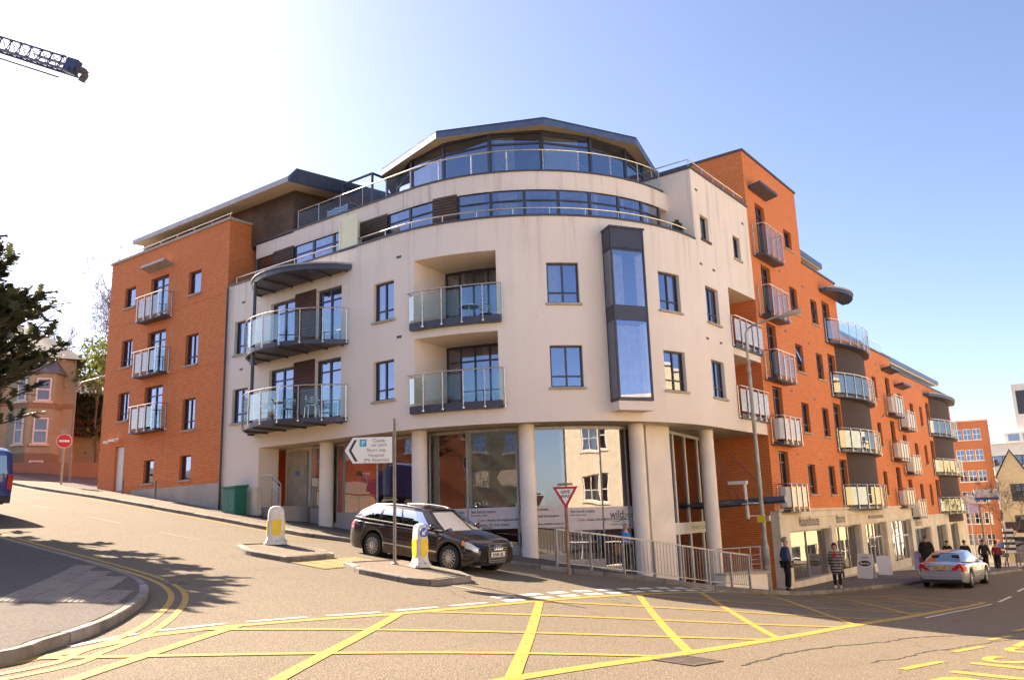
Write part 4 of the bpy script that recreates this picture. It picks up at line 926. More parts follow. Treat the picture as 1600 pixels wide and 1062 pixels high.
M_['shop_room'] = pbr('shop_interior', (.52, .45, .36), .9, var=.2, scale=1.0)
for i, (a, b, c, e) in enumerate(SH+SH2):
    s0, s1 = SY(a), SY(b); base = [.0, .3, .38, .45, .0, .3, .3][i]; cols = [2, 3, 5, 5, 2, 3, 2][i]; fr = MB(); dd = -.1
    mt = M_['white'] if i in (2, 3) else M_['galv2']
    n = cols; fw = .05 if i in (2, 3) else .04
    for k in range(n+1): y = s0+(s1-s0-fw)*k/n; bbox(fr, y, y+fw, dd-.06, dd+.02, c+base, e)
    bbox(fr, s0, s1, dd-.06, dd+.01, e-.08, e-.002)
    if i in (2, 3): bbox(fr, s0, s1, dd-.05, dd+.025, c+base+1.25, c+base+1.31)
    w = fr.obj('shop_window', mt, B); w['label'] = ['plain wide shop window nearest the corner', 'shop window with dark posts beside it', 'white glazed shop window with five lights', 'white glazed shop window left of the step', 'first window of the far shop', 'second window of the far shop', 'last window of the far shop'][i]
    for k in range(n):
        y0, y1 = s0+fw+(s1-s0-fw)*k/n, s0+(s1-s0-fw)*(k+1)/n; g = MB(); g.quad(WP(y0, dd-.02, c+base), WP(y1, dd-.02, c+base), WP(y1, dd-.02, e-.08), WP(y0, dd-.02, e-.08)); g.obj('pane', M_['glass_shop'], w)
    if base: m = MB(); bbox(m, s0, s1, dd-.08, dd+.03, c-.3, c+base); m.obj('stall_riser', M_['stone'], w)
    room(s0, s1, c, e, -.2, 3.0, w, 'shop_room', .05)
    for k in range(5): # shelves and goods inside
        y = s0+.3+random.random()*(s1-s0-.9); m = MB(); hgt = random.uniform(.5, 1.5); bbox(m, y, y+random.uniform(.3, .7), -2.2, -1.0-random.random()*.6, c, c+hgt); m.obj('display', [M_['room_red'], M_['white'], M_['timber'], M_['room'], M_['curtain']][k], w)
def fascia_txt(txt, y, z, size, mat='bronze', sx=.8, d=.165):
    t = text_mb(txt, size, lambda a, b: (d, y+a, z+b), sx=sx, bold=0); t.obj('lettering', M_[mat], B)
fascia_txt('Roundhouse', 15.05, 2.36, .62, 'ink', sx=.80); fascia_txt('Bourne', 19.95, 2.40, .56, 'ink', sx=.80); fascia_txt('Bourne', 35.0, 1.88, .54, 'ink', sx=1.0)
m = MB(); m.box(.14, .17, 25.2, 27.95, 2.48, 2.64); o = m.obj('name_plaque', M_['bronze'], B)
# ---- ground floor: columns, glazing, entrance
for c, lo in (((-11.83, .88), 3.2), ((-7.15, .78), 2.5), ((-3.79, 2.13), 1.8), ((-1.44, 4.97), 1.0), ((-.77, 8.87), .35)):
    m = MB(); m.lathe((c[0], c[1], 0), [(.255, gz(*c)-.1), (.255, 5.9)], 28); m.obj('column', M_['column'], B, smooth='auto')
def gpt(s): return np.array(WP(s, -1.15, 0)[:2])
bays = [(SX(-13.0), SX(-12.1)), (SX(-11.55), SX(-9.5)), (SX(-9.5), SX(-7.45)), (SX(-6.95), SA(-71.8)), (SA(-71.8), SA(-57.6)), (SA(-53.2), SA(-44.4)), (SA(-44.4), SA(-34.2)), (SA(-34.2), SA(-26))]
extra = [(SX(-12.1), SX(-11.55)), (SX(-7.45), SX(-6.95)), (SA(-57.6), SA(-53.2)), (SA(-26), SA(-19.9))]
M_['room_lamp'] = emis('interior_lamp', (1, .8, .45), 2.5)
GT = 5.82
for i, (a, b) in enumerate(bays+extra):
    p, q = gpt(a), gpt(b); t = (q-p)/np.linalg.norm(q-p); n_ = np.array([t[1], -t[0]]); Lp = np.linalg.norm(q-p)
    g0 = max(gz(*p), gz(*q))+KERB; stall = .5 if i < 3 else .07
    f = MB(); f.bar((*p, g0), (*p, GT), .035, .06); f.bar((*p, GT), (*q, GT), .06, .1); f.bar((*p, g0+stall), (*q, g0+stall), .05, .05); w = f.obj('glazing', M_['galv2'], B)
    g = MB(); g.quad((*p, g0+stall), (*q, g0+stall), (*q, GT), (*p, GT)); g.obj('pane', M_['glass_shop'], w)
    m = MB(); lo = min(gz(*p), gz(*q))-.3; m.add([(*(p+n_*.03), lo), (*(q+n_*.03), lo), (*(q+n_*.03), g0+stall-.02), (*(p+n_*.03), g0+stall-.02), (*(p-n_*.1), g0+stall-.02), (*(q-n_*.1), g0+stall-.02)], [(0, 1, 2, 3), (3, 2, 5, 4)]); m.obj('stall_riser', M_['stone2'], w)
    m = MB(); pi, qi = p-n_*.35+t*.2, None; m.tube([(*(p-n_*.35), g0), (*(p-n_*.35), GT)], .06, 8); m.obj('inner_post', M_['white'], w)
    if i >= 3 and (i < 8 or i > 9):      # frosted film band with the restaurant's lettering
        zb, zt = (2.72, 3.38) if i < 6 else (2.6, 3.3); m = MB(); P3 = lambda s_, z, o_=.012: (*(p+t*s_+n_*o_), z)
        m.quad(P3(.03, zb), P3(Lp-.03, zb), P3(Lp-.03, zt), P3(.03, zt)); fb = m.obj('window_film', M_['banner'], w)
        def tx(txt, s_, z, size, mat='ink', sx=1.0): k = text_mb(txt, size, lambda x, y: P3(s_+x, z+y, .022), sx=sx, bold=.001); k.obj('lettering', M_[mat], w)
        if i in (4, 6):
            tx('Set lunch menu', .1, zt-.16, .13); tx('Seven days a week', .1, zt-.25, .07); tx('Live', .35, zt-.42, .13, 'ink_r'); tx('music throughout the week', .62, zt-.42, .12)
            if Lp > 1.5: tx("Pre & post, 'G Live' menu", min(.8, Lp-1.55), zt-.57, .12); tx('before 7pm - after 9.30pm', min(.8, Lp-1.55), zt-.64, .065)
        if i == 5: tx('cocktails', .05, zt-.14, .11); tx('meal champagnes', .05, zt-.34, .1); tx('Tasty shellfish & seafood', .05, zt-.58, .085)
        if i == 3: tx('cocktails', Lp-.55, zt-.16, .12)
        if i == 7:
            tx('wild', Lp*.25, zt-.36, .36, sx=.85); tx('ood', Lp*.72, zt-.34, .26, 'ink_g')
            sw = MB(); sw.grid([[P3(Lp*.28+k*.07, zt-.44-.035*math.sin(k*.62)+h*(.018*math.sin(PI*k/11)), .022) for k in range(12)] for h in (-1, 1)]); sw.obj('logo_swash', M_['ink_g'], w)
            tx('restaurant - bar', Lp*.25, zt-.58, .08)
# interior of the restaurant
m = MB(); L = sbreaks(SX(-13.2), SA(-19.9), .9); m.grid([[WP(s, -4.6, 1.0) for s in L], [WP(s, -4.6, 5.9) for s in L]]); m.obj('interior_wall', M_['room_red'], B)
m = MB(); m.grid([[WP(s, d, 3.25 if s < SX(-7.4) else (2.3 if s < SA(-55) else 1.75)) for s in L] for d in (-4.6, -1.25)]); m.obj('interior_floor', M_['wood_floor'], B)
for k in range(9):
    s = SX(-12)+k*1.75; x, y, _ = WP(s, -2.6, 0); zz = 3.25 if s < SX(-7.4) else (2.3 if s < SA(-55) else 1.75)
    m = MB(); m.lathe((x, y, zz), [(.2, 0), (.04, .05), (.04, .7), (.42, .72), (.42, .76)], 12); m.obj('table', M_['wood_floor'], B)
    m = MB(); m.tube([(x, y, 5.9), (x, y, 5.0)], .012, 4); m.lathe((x, y, 4.78), [(.16, 0), (.05, .2)], 10); m.obj('pendant_lamp', M_['room_dark'], B)
for k, (x0, mt) in enumerate(((-6.6, 'ink_r'), (-5.9, 'ink_g'), (-5.2, 'cream_screen'), (-4.4, 'room_red'), (-3.6, 'cream_screen'))):
    m = MB(); m.box(x0, x0+.5, 3.6+k*.3, 3.7+k*.3, 3.2, 3.9); m.obj('wall_picture', M_[mt], B)
# left end: solid pier, service door, pale wall
m = MB(); m.box(BX1+.0, -14.62, 0, .9, 2.8, 5.9); m.obj('pier', M_['render'], B)
m = MB(); m.quad((-14.7, 1.3, 3), (-12.9, 1.3, 3), (-12.9, 1.3, 5.9), (-14.7, 1.3, 5.9)); m.obj('recess_wall', M_['stone'], B)
m = MB(); m.box(-14.5, -13.35, 1.22, 1.28, 3.6, 5.75); o = m.obj('door', M_['sill'], B); o['label'] = 'beige service door beside the cream pier'
m = MB(); m.box(-14.0, -13.75, 1.205, 1.215, 4.85, 5.02); m.obj('door_sign', pbr('blue_notice', (.1, .25, .5), .5, var=0), o)
m = MB(); m.box(-14.5, -13.2, .1, 1.2, 2.9, 3.72); m.obj('door_step', M_['stone2'], B)
m = MB(); m.tube([(-14.5, .05, 4.85), (-13.85, .05, 4.85), (-13.2, -.05, 4.5), (-13.2, -.05, 3.3)], .025, 6); m.tube([(-13.85, .05, 4.85), (-13.85, .05, 3.6)], .022, 6)
for k in range(11): m.bar((-13.83, .03, 4.65-k*.09), (-13.22, -.04, 4.33-k*.09), .02, .03)
m.obj('step_railing', M_['galv2'], B)
# entrance between the round columns and the brick
ea, eb = np.array([-1.45, 6.35]), np.array([-2.45, 12.9]); et = (eb-ea)/np.linalg.norm(eb-ea); en = np.array([et[1], -et[0]]); EL = np.linalg.norm(eb-ea)
m = MB(); c = gpt(SA(-15.5)); tt = np.array([.28, .96]); m.obox((c[0], c[1], 3.2), (tt[0]*.55, tt[1]*.55, 0), (.22, -.06, 0), (0, 0, 2.7)); m.obj('entrance_pier', M_['column'], B)
def EP(s, z, o_=0): q = ea+et*s+en*o_; return (q[0], q[1], z)
f = MB()
for s in (.0, 1.7, 3.1, 4.7, EL-.1): f.bar(EP(s, .3), EP(s, 5.88), .09, .1)
f.bar(EP(0, 5.84), EP(EL, 5.84), .1, .1); w = f.obj('entrance_screen', M_['white'], B); w['label'] = 'tall glazed entrance screen beside the brick wall'
for s0, s1 in ((0, 1.7), (1.7, 3.1), (3.1, 4.7), (4.7, EL-.1)):
    for za, zb in ((.35, 2.3), (2.7, 5.8)): g = MB(); g.quad(EP(s0+.05, za), EP(s1-.05, za), EP(s1-.05, zb), EP(s0+.05, zb)); g.obj('pane', M_['glass_shop'], w)
m = MB(); m.hexa([EP(0, 2.3, .06), EP(EL-.1, 2.3, .06), EP(EL-.1, 2.3, -.06), EP(0, 2.3, -.06), EP(0, 2.7, .06), EP(EL-.1, 2.7, .06), EP(EL-.1, 2.7, -.06), EP(0, 2.7, -.06)]); m.obj('sign_band', M_['white'], w)
k = text_mb('TRINITY GATE', .2, lambda x, y: EP(3.1+x, 2.43+y, .07), sx=1.3, spacing=1.3); k.obj('lettering', M_['ink_g'], w)
m = MB(); m.quad((-5.5, 6, 0), (-5.5, 12.9, 0), (-5.5, 12.9, 5.9), (-5.5, 6, 5.9)); m.quad((-5.5, 6, .3), (-1.4, 6, .3), (-2.4, 12.9, .3), (-5.5, 12.9, .3)); m.obj('interior_wall', M_['room_red'], B)
# canopy beam on tie rods
m = MB(); m.tube([(-2.2, 11.0, 3.28), (1.15, 11.0, 3.40)], .13, 10); m.tube([(-2.2, 9.3, 3.28), (.4, 9.3, 3.36)], .05, 8); m.box(-2.2, .2, 9.3, 11.0, 3.26, 3.3); o = m.obj('entrance_canopy', M_['zinc'], B); o['label'] = 'blue grey entrance canopy hung on rods'
m = MB()
for x1, y1 in ((-.6, 11.0), (.75, 11.0), (-1.6, 11.0), (-.2, 9.3)): m.tube([(-1.1, 9.9, 5.88), (x1, y1, 3.42)], .014, 5)
m.obj('tie_rod', M_['steel'], o)
# ------------------------------------------------------------------ neighbouring buildings
def facade(name, label, O, u, width, z0, z1, cols, floors, matname, depth=10, win=(1.1, 1.6), sill0=1.0, margin=1.0, frame='white', group=None, parapet=True, ground=None, sides=True, cat='building', trim='stone', pane='glass', roofcol='roofing', zfloors=None, skip=()):
    """street facade with separate recessed windows; O = left foot seen from outside, u = plan direction along the front"""
    u = np.array(u, float); u /= np.linalg.norm(u); n = np.array([u[1], -u[0]]); O = np.array(O, float)
    T = thing(name, label, cat, (O[0]+u[0]*width/2, O[1]+u[1]*width/2, z0), group)
    def P(a, d, z): q = O+u*a+n*d; return (q[0], q[1], z)
    fh = (z1-z0-.5)/floors; holes = []
    for f in range(floors):
        if f == 0 and ground is not None: continue
        for c in range(cols):
            if (f, c) in skip: continue
            x = margin+(width-2*margin)*(c+.5)/cols; zb = z0+f*fh+sill0; holes.append((x-win[0]/2, x+win[0]/2, zb, min(zb+win[1], z0+(f+1)*fh-.3)))
    if ground:
        for x0, x1, a, b in ground: holes.append((x0, x1, z0+a, z0+b))
    S = sorted({0, width} | {h[i] for h in holes for i in (0, 1)}); Z = sorted({z0, z1} | {h[i] for h in holes for i in (2, 3)}); m = MB()
    for a, b in zip(S, S[1:]):
        for c, d in zip(Z, Z[1:]):
            cs, cz = (a+b)/2, (c+d)/2
            if any(h[0] < cs < h[1] and h[2] < cz < h[3] for h in holes): continue
            m.quad(P(a, 0, c), P(b, 0, c), P(b, 0, d), P(a, 0, d))
    for h in holes:
        for e in (((h[0], h[2]), (h[1], h[2])), ((h[0], h[3]), (h[1], h[3])), ((h[0], h[2]), (h[0], h[3])), ((h[1], h[2]), (h[1], h[3]))): (a, c), (b, d) = e; m.quad(P(a, 0, c), P(b, 0, d), P(b, -.18, d), P(a, -.18, c))
    m.quad(P(0, 0, z0), P(0, -depth, z0), P(0, -depth, z1), P(0, 0, z1)); m.quad(P(width, 0, z0), P(width, -depth, z0), P(width, -depth, z1), P(width, 0, z1)); m.quad(P(0, -depth, z0), P(width, -depth, z0), P(width, -depth, z1), P(0, -depth, z1))
    m.quad(P(0, 0, z1-.3), P(width, 0, z1-.3), P(width, -depth, z1-.3), P(0, -depth, z1-.3)); m.obj('wall', M_[matname], T)
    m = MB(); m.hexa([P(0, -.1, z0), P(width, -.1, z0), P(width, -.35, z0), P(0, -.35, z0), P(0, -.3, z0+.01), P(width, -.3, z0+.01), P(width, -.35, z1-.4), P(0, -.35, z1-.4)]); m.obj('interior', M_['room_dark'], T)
    for h in holes:
        f = MB(); fw = .07; w_, h_ = h[1]-h[0], h[3]-h[2]
        for a, b, c, d in ((h[0], h[1], h[2], h[2]+fw), (h[0], h[1], h[3]-fw, h[3]), (h[0], h[0]+fw, h[2]+fw, h[3]-fw), (h[1]-fw, h[1], h[2]+fw, h[3]-fw), (h[0]+fw, h[1]-fw, (h[2]+h[3])/2-.03, (h[2]+h[3])/2+.03), ((h[0]+h[1])/2-.025, (h[0]+h[1])/2+.025, h[2]+fw, h[3]-fw)):
            f.hexa([P(a, -.1, c), P(b, -.1, c), P(b, -.16, c), P(a, -.16, c), P(a, -.1, d), P(b, -.1, d), P(b, -.16, d), P(a, -.16, d)])
        w = f.obj('window', M_[frame], T); g = MB(); g.quad(P(h[0]+.05, -.135, h[2]+.05), P(h[1]-.05, -.135, h[2]+.05), P(h[1]-.05, -.135, h[3]-.05), P(h[0]+.05, -.135, h[3]-.05)); g.obj('pane', M_[pane], w)
        if h_ < 2.3: s = MB(); s.hexa([P(h[0]-.08, 0, h[2]-.1), P(h[1]+.08, 0, h[2]-.1), P(h[1]+.08, .08, h[2]-.1), P(h[0]-.08, .08, h[2]-.1), P(h[0]-.08, 0, h[2]), P(h[1]+.08, 0, h[2]), P(h[1]+.08, .08, h[2]), P(h[0]-.08, .08, h[2])]); s.obj('sill', M_[trim], w)
    if parapet: m = MB(); m.hexa([P(-.1, -.3, z1), P(width+.1, -.3, z1), P(width+.1, .12, z1), P(-.1, .12, z1), P(-.1, -.3, z1+.2), P(width+.1, -.3, z1+.2), P(width+.1, .12, z1+.2), P(-.1, .12, z1+.2)]); m.obj('cornice', M_[trim], T)
    return T, P
M_['cream_wall'] = pbr('cream_stucco', (.80, .64, .36), .8, var=.08)
M_['bounce_wall'] = pbr('pale_bounce_wall', (.74, .64, .50), .8, var=.1)  # wall colour paled to bounce sunlight onto the apartment front
M_['white_wall'] = pbr('white_stucco', (.78, .74, .66), .8, var=.08)
shopg = [(1.0, 4.6, .5, 2.9), (5.4, 9.2, .5, 2.9), (10.2, 13.4, .5, 2.9), (14.2, 17.6, .5, 2.9)]
def gzmin(x, y): return gz(x, y)-.6
facade('terrace_building', 'cream stucco terrace with shops on the opposite side of the main road', (18, 31), (0, -1), 19, gz(18, 20)-.4, 11.5, 7, 3, 'cream_wall', ground=shopg, group='buildings across the road')
facade('terrace_building', 'white stucco terrace with shops further along the opposite side', (18, 51), (0, -1), 19, gz(18, 40)-.6, 10.5, 7, 3, 'white_wall', ground=shopg, group='buildings across the road')
facade('corner_building', 'corner building beside the camera with white sash windows and walls paled to bounce light', (20, 11), (0, -1), 26, gz(20, 0)-.5, 9.4, 9, 3, 'bounce_wall', ground=[(x+.6, y+.6, a, b) for x, y, a, b in shopg], group='buildings across the road')
facade('corner_building', 'red brick building facing the hill road from the south', (-6, -30), (-1, .0), 46, 2.2, 11, 15, 3, 'brick_far', win=(1.2, 1.9), group='buildings across the road')

facade('terrace_building', 'long yellow cream terrace far along the opposite side of the main road', (17.5, 96), (0, -1), 44, gz(17, 75)-1.0, 8.5, 15, 3, 'cream_wall', ground=[(x+9.3*k, y+9.3*k, a, b) for k in range(4) for x, y, a, b in shopg[:2]], group='buildings across the road')
facade('terrace_building', 'pale terrace at the far bend on the opposite side of the main road', (16.5, 142), (0, -1), 44, -4.5, 7.5, 15, 3, 'white_wall', win=(1.4, 1.9), group='buildings across the road')
facade('corner_building', 'brown brick building with white sashes down the main road behind the camera', (28, -44), (-1, 0), 32, gz(12, -44)-.5, 11.2, 11, 3, 'brick_house', win=(1.3, 2.1), group='buildings across the road')
# ------------------------------------------------------------------ vehicles
def paint_mat(name, rgb, metal=.35, rough=.28): return pbr(name, rgb, rough, metal, var=0, coat=1.0, local=True)
M_['tyre'] = pbr('tyre_rubber', (.018, .018, .018), .8, var=.1, local=True)
M_['alloy'] = pbr('alloy_rim', (.62, .61, .60), .3, .85, var=.05, local=True)
M_['black_pl'] = pbr('black_plastic', (.02, .02, .022), .5, var=.05, local=True)
M_['chrome'] = pbr('chrome', (.8, .8, .8), .12, 1, var=0)
M_['car_glass'] = glass('car_glass', (.30, .36, .36), .16)
M_['lens'] = pbr('clear_lamp_lens', (.75, .75, .72), .08, .3, var=.1, coat=1, local=True)
M_['lens_r'] = pbr('red_lamp_lens', (.55, .015, .012), .12, var=.05, coat=1, local=True)
M_['lens_o'] = pbr('amber_lamp_lens', (.85, .30, .02), .12, var=.05, coat=1, local=True)
M_['plate_w'] = pbr('white_plate', (.8, .8, .76), .4, var=0)
M_['plate_y'] = pbr('yellow_plate', (.82, .58, .05), .4, var=0)
M_['seat'] = pbr('car_seat_cloth', (.05, .05, .055), .9, var=.1, local=True)
def catmull(P, t):
    n = len(P)-1; x = t*n; i = min(int(x), n-1); f = x-i; p0, p1, p2, p3 = P[max(i-1, 0)], P[i], P[i+1], P[min(i+2, n)]
    return tuple(.5*((2*b)+(-a+c)*f+(2*a-5*b+4*c-d)*f*f+(-a+3*b-3*c+d)*f**3) for a, b, c, d in zip(p0, p1, p2, p3))
def interp(x, tab): return float(np.interp(x, [a for a, _ in tab], [b for _, b in tab]))
def car(name, label, loc, heading, paint, S, group=None, pitch=0.0, detail=True, cat='car'):
    """S: dict of proportions. x forward, y left, z up from the ground"""
    T = thing(name, label, cat, loc, group, rotz=heading); T.rotation_euler = (0, -pitch, heading) if False else (0, pitch, heading); T.rotation_mode = 'XYZ'
    L2, W2 = S['L']/2, S['W']/2; xf, xr, rw = S['xf'], S['xr'], S['rw']; ra = rw+.055
    top = S['top']; sh = S['sh']
    def half(x): e = max(0, (abs(x)-(L2-.55))/.55); return W2*(1-(S.get('ef', .20) if x > 0 else S.get('er', .14))*e**2.4)
    def zbot(x):
        z = .19+.08*max(0, (abs(x)-(L2-.3))/.3)
        for xw in (xf, xr):
            if abs(x-xw) < ra: z = max(z, rw+math.sqrt(ra*ra-(x-xw)**2))
        return z
    def sec(x, v, off=0.0):
        w, zb, zs, zt = half(x), zbot(x), interp(x, sh), interp(x, top); e = max(0, (abs(x)-(L2-.10))/.10)
        zs = min(zs, zt-.005); zb = min(zb, zs-.04); w -= .035*e
        Pk = [(w-.05, zb), (w-.012, zb+(zs-zb)*.18), (w, zb+(zs-zb)*.5), (w-.012, zb+(zs-zb)*.78), (w-.045, zs), (w*.72, zs+(zt-zs)*.72), (w*.38, zt-.008), (0, zt)]
        y, z = catmull(Pk, v); return (x, max(0, y+off*(1 if v < .6 else .3)), z+off*(0 if v < .5 else 1))
    xs = sorted(set([round(x, 4) for x in np.linspace(-L2, L2, 58)]+[round(xw+ra*math.cos(a)*.999, 4) for xw in (xf, xr) for a in np.linspace(0, PI, 15)]))
    vs_ = np.linspace(0, 1, 19); m = MB(); rows = [[sec(x, v) for v in vs_] for x in xs]; m.grid(rows); m.grid([[(x, -y, z) for x, y, z in r] for r in rows])
    for r in (rows[0], rows[-1]): m.add(r+[(x, -y, z) for x, y, z in r[-2::-1]], [tuple(range(2*len(r)-1))])
    # underside
    ub = [(x, half(x)-.05, .2) for x in (-L2+.1, L2-.1)]; 
    # greenhouse
    g = S['gh']; NT, NV = 60, 12
    def GH(t, v):
        xb = g['ab']+(g['db']-g['ab'])*t; xt = g['at']+(g['dt']-g['at'])*t
        zb = g['zb']+g.get('rise', .03)*t; zt = g['zt']-g.get('drop', .05)*(2*t-.75)**2
        yb, yt = g['yb']*(1-.10*max(0, (t-.75)/.25)**2-.05*max(0, (.15-t)/.15)), g['yt']*(1-.10*max(0, (t-.8)/.2)**2-.10*max(0, (.2-t)/.2))
        c = math.sin(v*PI)*.035; s_ = v+.10*math.sin(v*PI)*0
        return (xb+(xt-xb)*v, yb+(yt-yb)*v+c, zb+(zt-zb)*v)
    wins = S['wins']; vlo, vhi = .07, .87
    ts = sorted(set(list(np.linspace(0, 1, NT))+[t for w in wins for t in w])); vv = sorted(set(list(np.linspace(0, 1, NV))+[vlo, vhi]))
    panes = {(i, sd): MB() for i in range(len(wins)) for sd in (1, -1)}
    for sd in (1, -1):
        for a, b in zip(ts, ts[1:]):
            for c, d in zip(vv, vv[1:]):
                q = [GH(*p) for p in ((a, c), (b, c), (b, d), (a, d))]; q = [(x, y*sd, z) for x, y, z in q]
                k = next((i for i, w in enumerate(wins) if w[0] <= (a+b)/2 <= w[1]), None)
                if k is not None and vlo < (c+d)/2 < vhi: panes[k, sd].quad(*q)
                else: m.quad(*q)
    def cap(t, bow, vl, vh, name_):
        gl = MB(); n = 14
        for i in range(n):
            for c, d in zip(vv, vv[1:]):
                q = []
                for (ii, v) in ((i, c), (i+1, c), (i+1, d), (i, d)):
                    x, y, z = GH(t, v); s_ = 1-2*ii/n; q.append((x+bow*(1-s_*s_), y*s_, z+.02*v*(1-s_*s_)))
                (gl if vl < (c+d)/2 < vh and 0 < i < n-1 else m).quad(*q)
        gl.obj(name_, M_['car_glass'], T, smooth=True)
    cap(0, .16, -.1, .93, 'windscreen'); cap(1, -.08, .12 if S.get('estate') else -.1, .9, 'rear_window')
    n = 12; rows = []
    for t in np.linspace(0, 1, 24):
        x, y, z = GH(t, 1); b = .16*max(0, 1-t*6)-.08*max(0, (t-.84)*6)
        rows.append([(x+b*(1-(1-2*i/n)**2), y*(1-2*i/n), z+.045*(1-(1-2*i/n)**2)) for i in range(n+1)])
    m.grid(rows)
    body = m.obj('body', paint, T, smooth='auto')
    for p in panes.values(): p.obj('side_window', M_['car_glass'], T, smooth=True)
    # dark inside and floor
    m = MB(); m.box(-L2+.15, L2-.15, -W2+.12, W2-.12, .2, .3); m.obj('underbody', M_['black_pl'], T)
    m = MB(); m.box(-L2+.25, L2-.4, -W2+.3, W2-.3, .3, .62); m.obj('floor', M_['seat'], T)
    for sx in ((.05, -.95) if detail else ()):
        for sy in (-.37, .37):
            m = MB(); m.box(sx-.25, sx+.25, sy-.24, sy+.24, .45, .6); m.add([(sx-.2, sy-.24, .6), (sx-.2, sy+.24, .6), (sx-.36, sy+.2, 1.08), (sx-.36, sy-.2, 1.08), (sx-.32, sy-.24, .6), (sx-.32, sy+.24, .6), (sx-.46, sy+.2, 1.08), (sx-.46, sy-.2, 1.08)], [(0, 1, 2, 3), (5, 4, 7, 6), (3, 2, 6, 7), (1, 5, 6, 2), (4, 0, 3, 7)]); m.box(sx-.46, sx-.36, sy-.13, sy+.13, 1.1, 1.25); m.obj('seat', M_['seat'], T)
    # wheels
    for xw in (xf, xr):
        for sd in (1, -1):
            y0 = (half(xw)-.115)*sd; w = MB()
            w.lathe((xw, y0, rw), [(rw*.66, -.10), (rw*.9, -.105), (rw*.985, -.08), (rw, -.03), (rw, .03), (rw*.985, .08), (rw*.9, .105), (rw*.66, .10)], 28, 'y'); w.f = [f for f in w.f if len(f) == 4]; o = w.obj('wheel', M_['tyre'], T, smooth='auto')
            r = MB(); ro = rw*.68; yo = .075*sd
            r.lathe((xw, y0, rw), [(ro, -.09*sd), (ro, .095*sd), (ro*.93, .1*sd), (ro*.9, .03*sd)], 28, 'y'); r.f = [f for f in r.f if len(f) == 4]; bk = MB(); bk.lathe((xw, y0, rw), [(ro*.99, .0), (ro*.99, .03*sd)], 24, 'y'); bk.obj('brake_disc', M_['black_pl'], o)
            ns = S.get('spokes', 7)
            for k in range(ns):
                a = 2*PI*k/ns; dx, dz = math.cos(a), math.sin(a); tx, tz = -dz, dx; ww = S.get('spw', .05)/2
                r.hexa([(xw+dx*r1+tx*w2, y0+yy, rw+dz*r1+tz*w2) for yy in (yo, yo+.022*sd) for r1, w2 in ((.05, -ww*1.2), (.05, ww*1.2), (ro*.96, ww), (ro*.96, -ww))])
            r.lathe((xw, y0+yo, rw), [(.065, -.01*sd), (.065, .03*sd), (.03, .036*sd)], 14, 'y'); r.obj('rim', M_['alloy'], o, smooth='auto')
            ar = MB(); ar.lathe((xw, y0-.03*sd, rw), [(ra+.01, -.12), (ra+.01, .10)], 24, 'y')
            ar.f = [f for f in ar.f if len(f) == 4]; ar.add([(xw+ (ra+.01)*math.cos(a), y0-.15*sd, rw+(ra+.01)*math.sin(a)) for a in np.linspace(0, 2*PI, 24, endpoint=False)], [tuple(range(24))]); ar.obj('wheel_arch', M_['black_pl'], T)
    def patch(nm, mat, x0, x1, v0, v1, off=.005, n=8, parent=None, sides=(1, -1)):
        for sd in sides:
            p = MB(); p.grid([[(lambda q: (q[0], q[1]*sd, q[2]))(sec(x, v, off)) for v in np.linspace(v0, v1, n)] for x in np.linspace(x0, x1, n)]); p.obj(nm, mat, parent or T, smooth=True)
    for x in S.get('seams', ()): patch('door_seam', M_['black_pl'], x-.005, x+.005, .04, .56, .0035, 8)
    for x in S.get('handles', ()):
        for sd in (1, -1):
            q = sec(x, .50); m = MB(); m.obox((x, (q[1]+.012)*sd, q[2]-.0), (.09, 0, 0), (0, .016, 0), (0, 0, .017)); m.obj('door_handle', paint, T, bevel=.008)
    if S.get('strip'): patch('side_strip', M_[S['strip']], xr+ra+.02, xf-ra-.02, .215, .235, .008, 10)
    for nm, mt, x0, x1, v0, v1 in S.get('lamps', ()): patch(nm, M_[mt], x0, x1, v0, v1, .006, 8)
    for sd in (1, -1):
        m = MB(); x, y, z = GH(.06, .04); m.lathe((0, 0, 0), [(.02, -.09), (.07, -.06), (.085, .0), (.06, .06), (.02, .08)], 10, 'y'); m.v = [(a*.7+x-.02, (y+.1+b)*sd, c*.9+z+.07) for a, b, c in m.v]; m.obox((x-.02, (y+.0)*sd, z+.03), (.04, 0, 0), (0, .06, 0), (0, 0, .02)); m.obj('door_mirror', paint, T, smooth=True)
    for it in S.get('boxes', ()): nm, mt, c, h = it; m = MB(); m.obox(c, (h[0], 0, 0), (0, h[1], 0), (0, 0, h[2])); m.obj(nm, M_[mt] if isinstance(mt, str) else mt, T, bevel=min(h)*.4)
    if S.get('rails'):
        for sd in (1, -1): m = MB(); pts = [GH(t, 1) for t in np.linspace(.06, .94, 14)]; m.tube([(x, (y-.02)*sd, z+.035*math.sin(PI*min(1, max(0, i/13)))**.3) for i, (x, y, z) in enumerate(pts)], .016, 6); m.obj('roof_rail', M_['alloy'], T, smooth=True)
    if S.get('beltline'):
        for sd in (1, -1): m = MB(); pts = [GH(t, .045) for t in np.linspace(0.0, 1, 20)]; m.tube([(x, (y+.006)*sd, z) for x, y, z in pts], S['beltline'], 5); m.obj('belt_trim', M_['alloy'], T)
    return T, sec, GH
def plate(T, txt, x, z, mat, back=False):
    s = -1 if back else 1; m = MB(); m.obox((x, 0, z), (.006, 0, 0), (0, .26, 0), (0, 0, .058)); o = m.obj('number_plate', M_[mat], T)
    k = text_mb(txt, .105, lambda a, b: (x+s*.009, s*a, z-.036+b), align='CENTER', sx=.98, bold=.003); k.obj('lettering', M_['ink'], o)
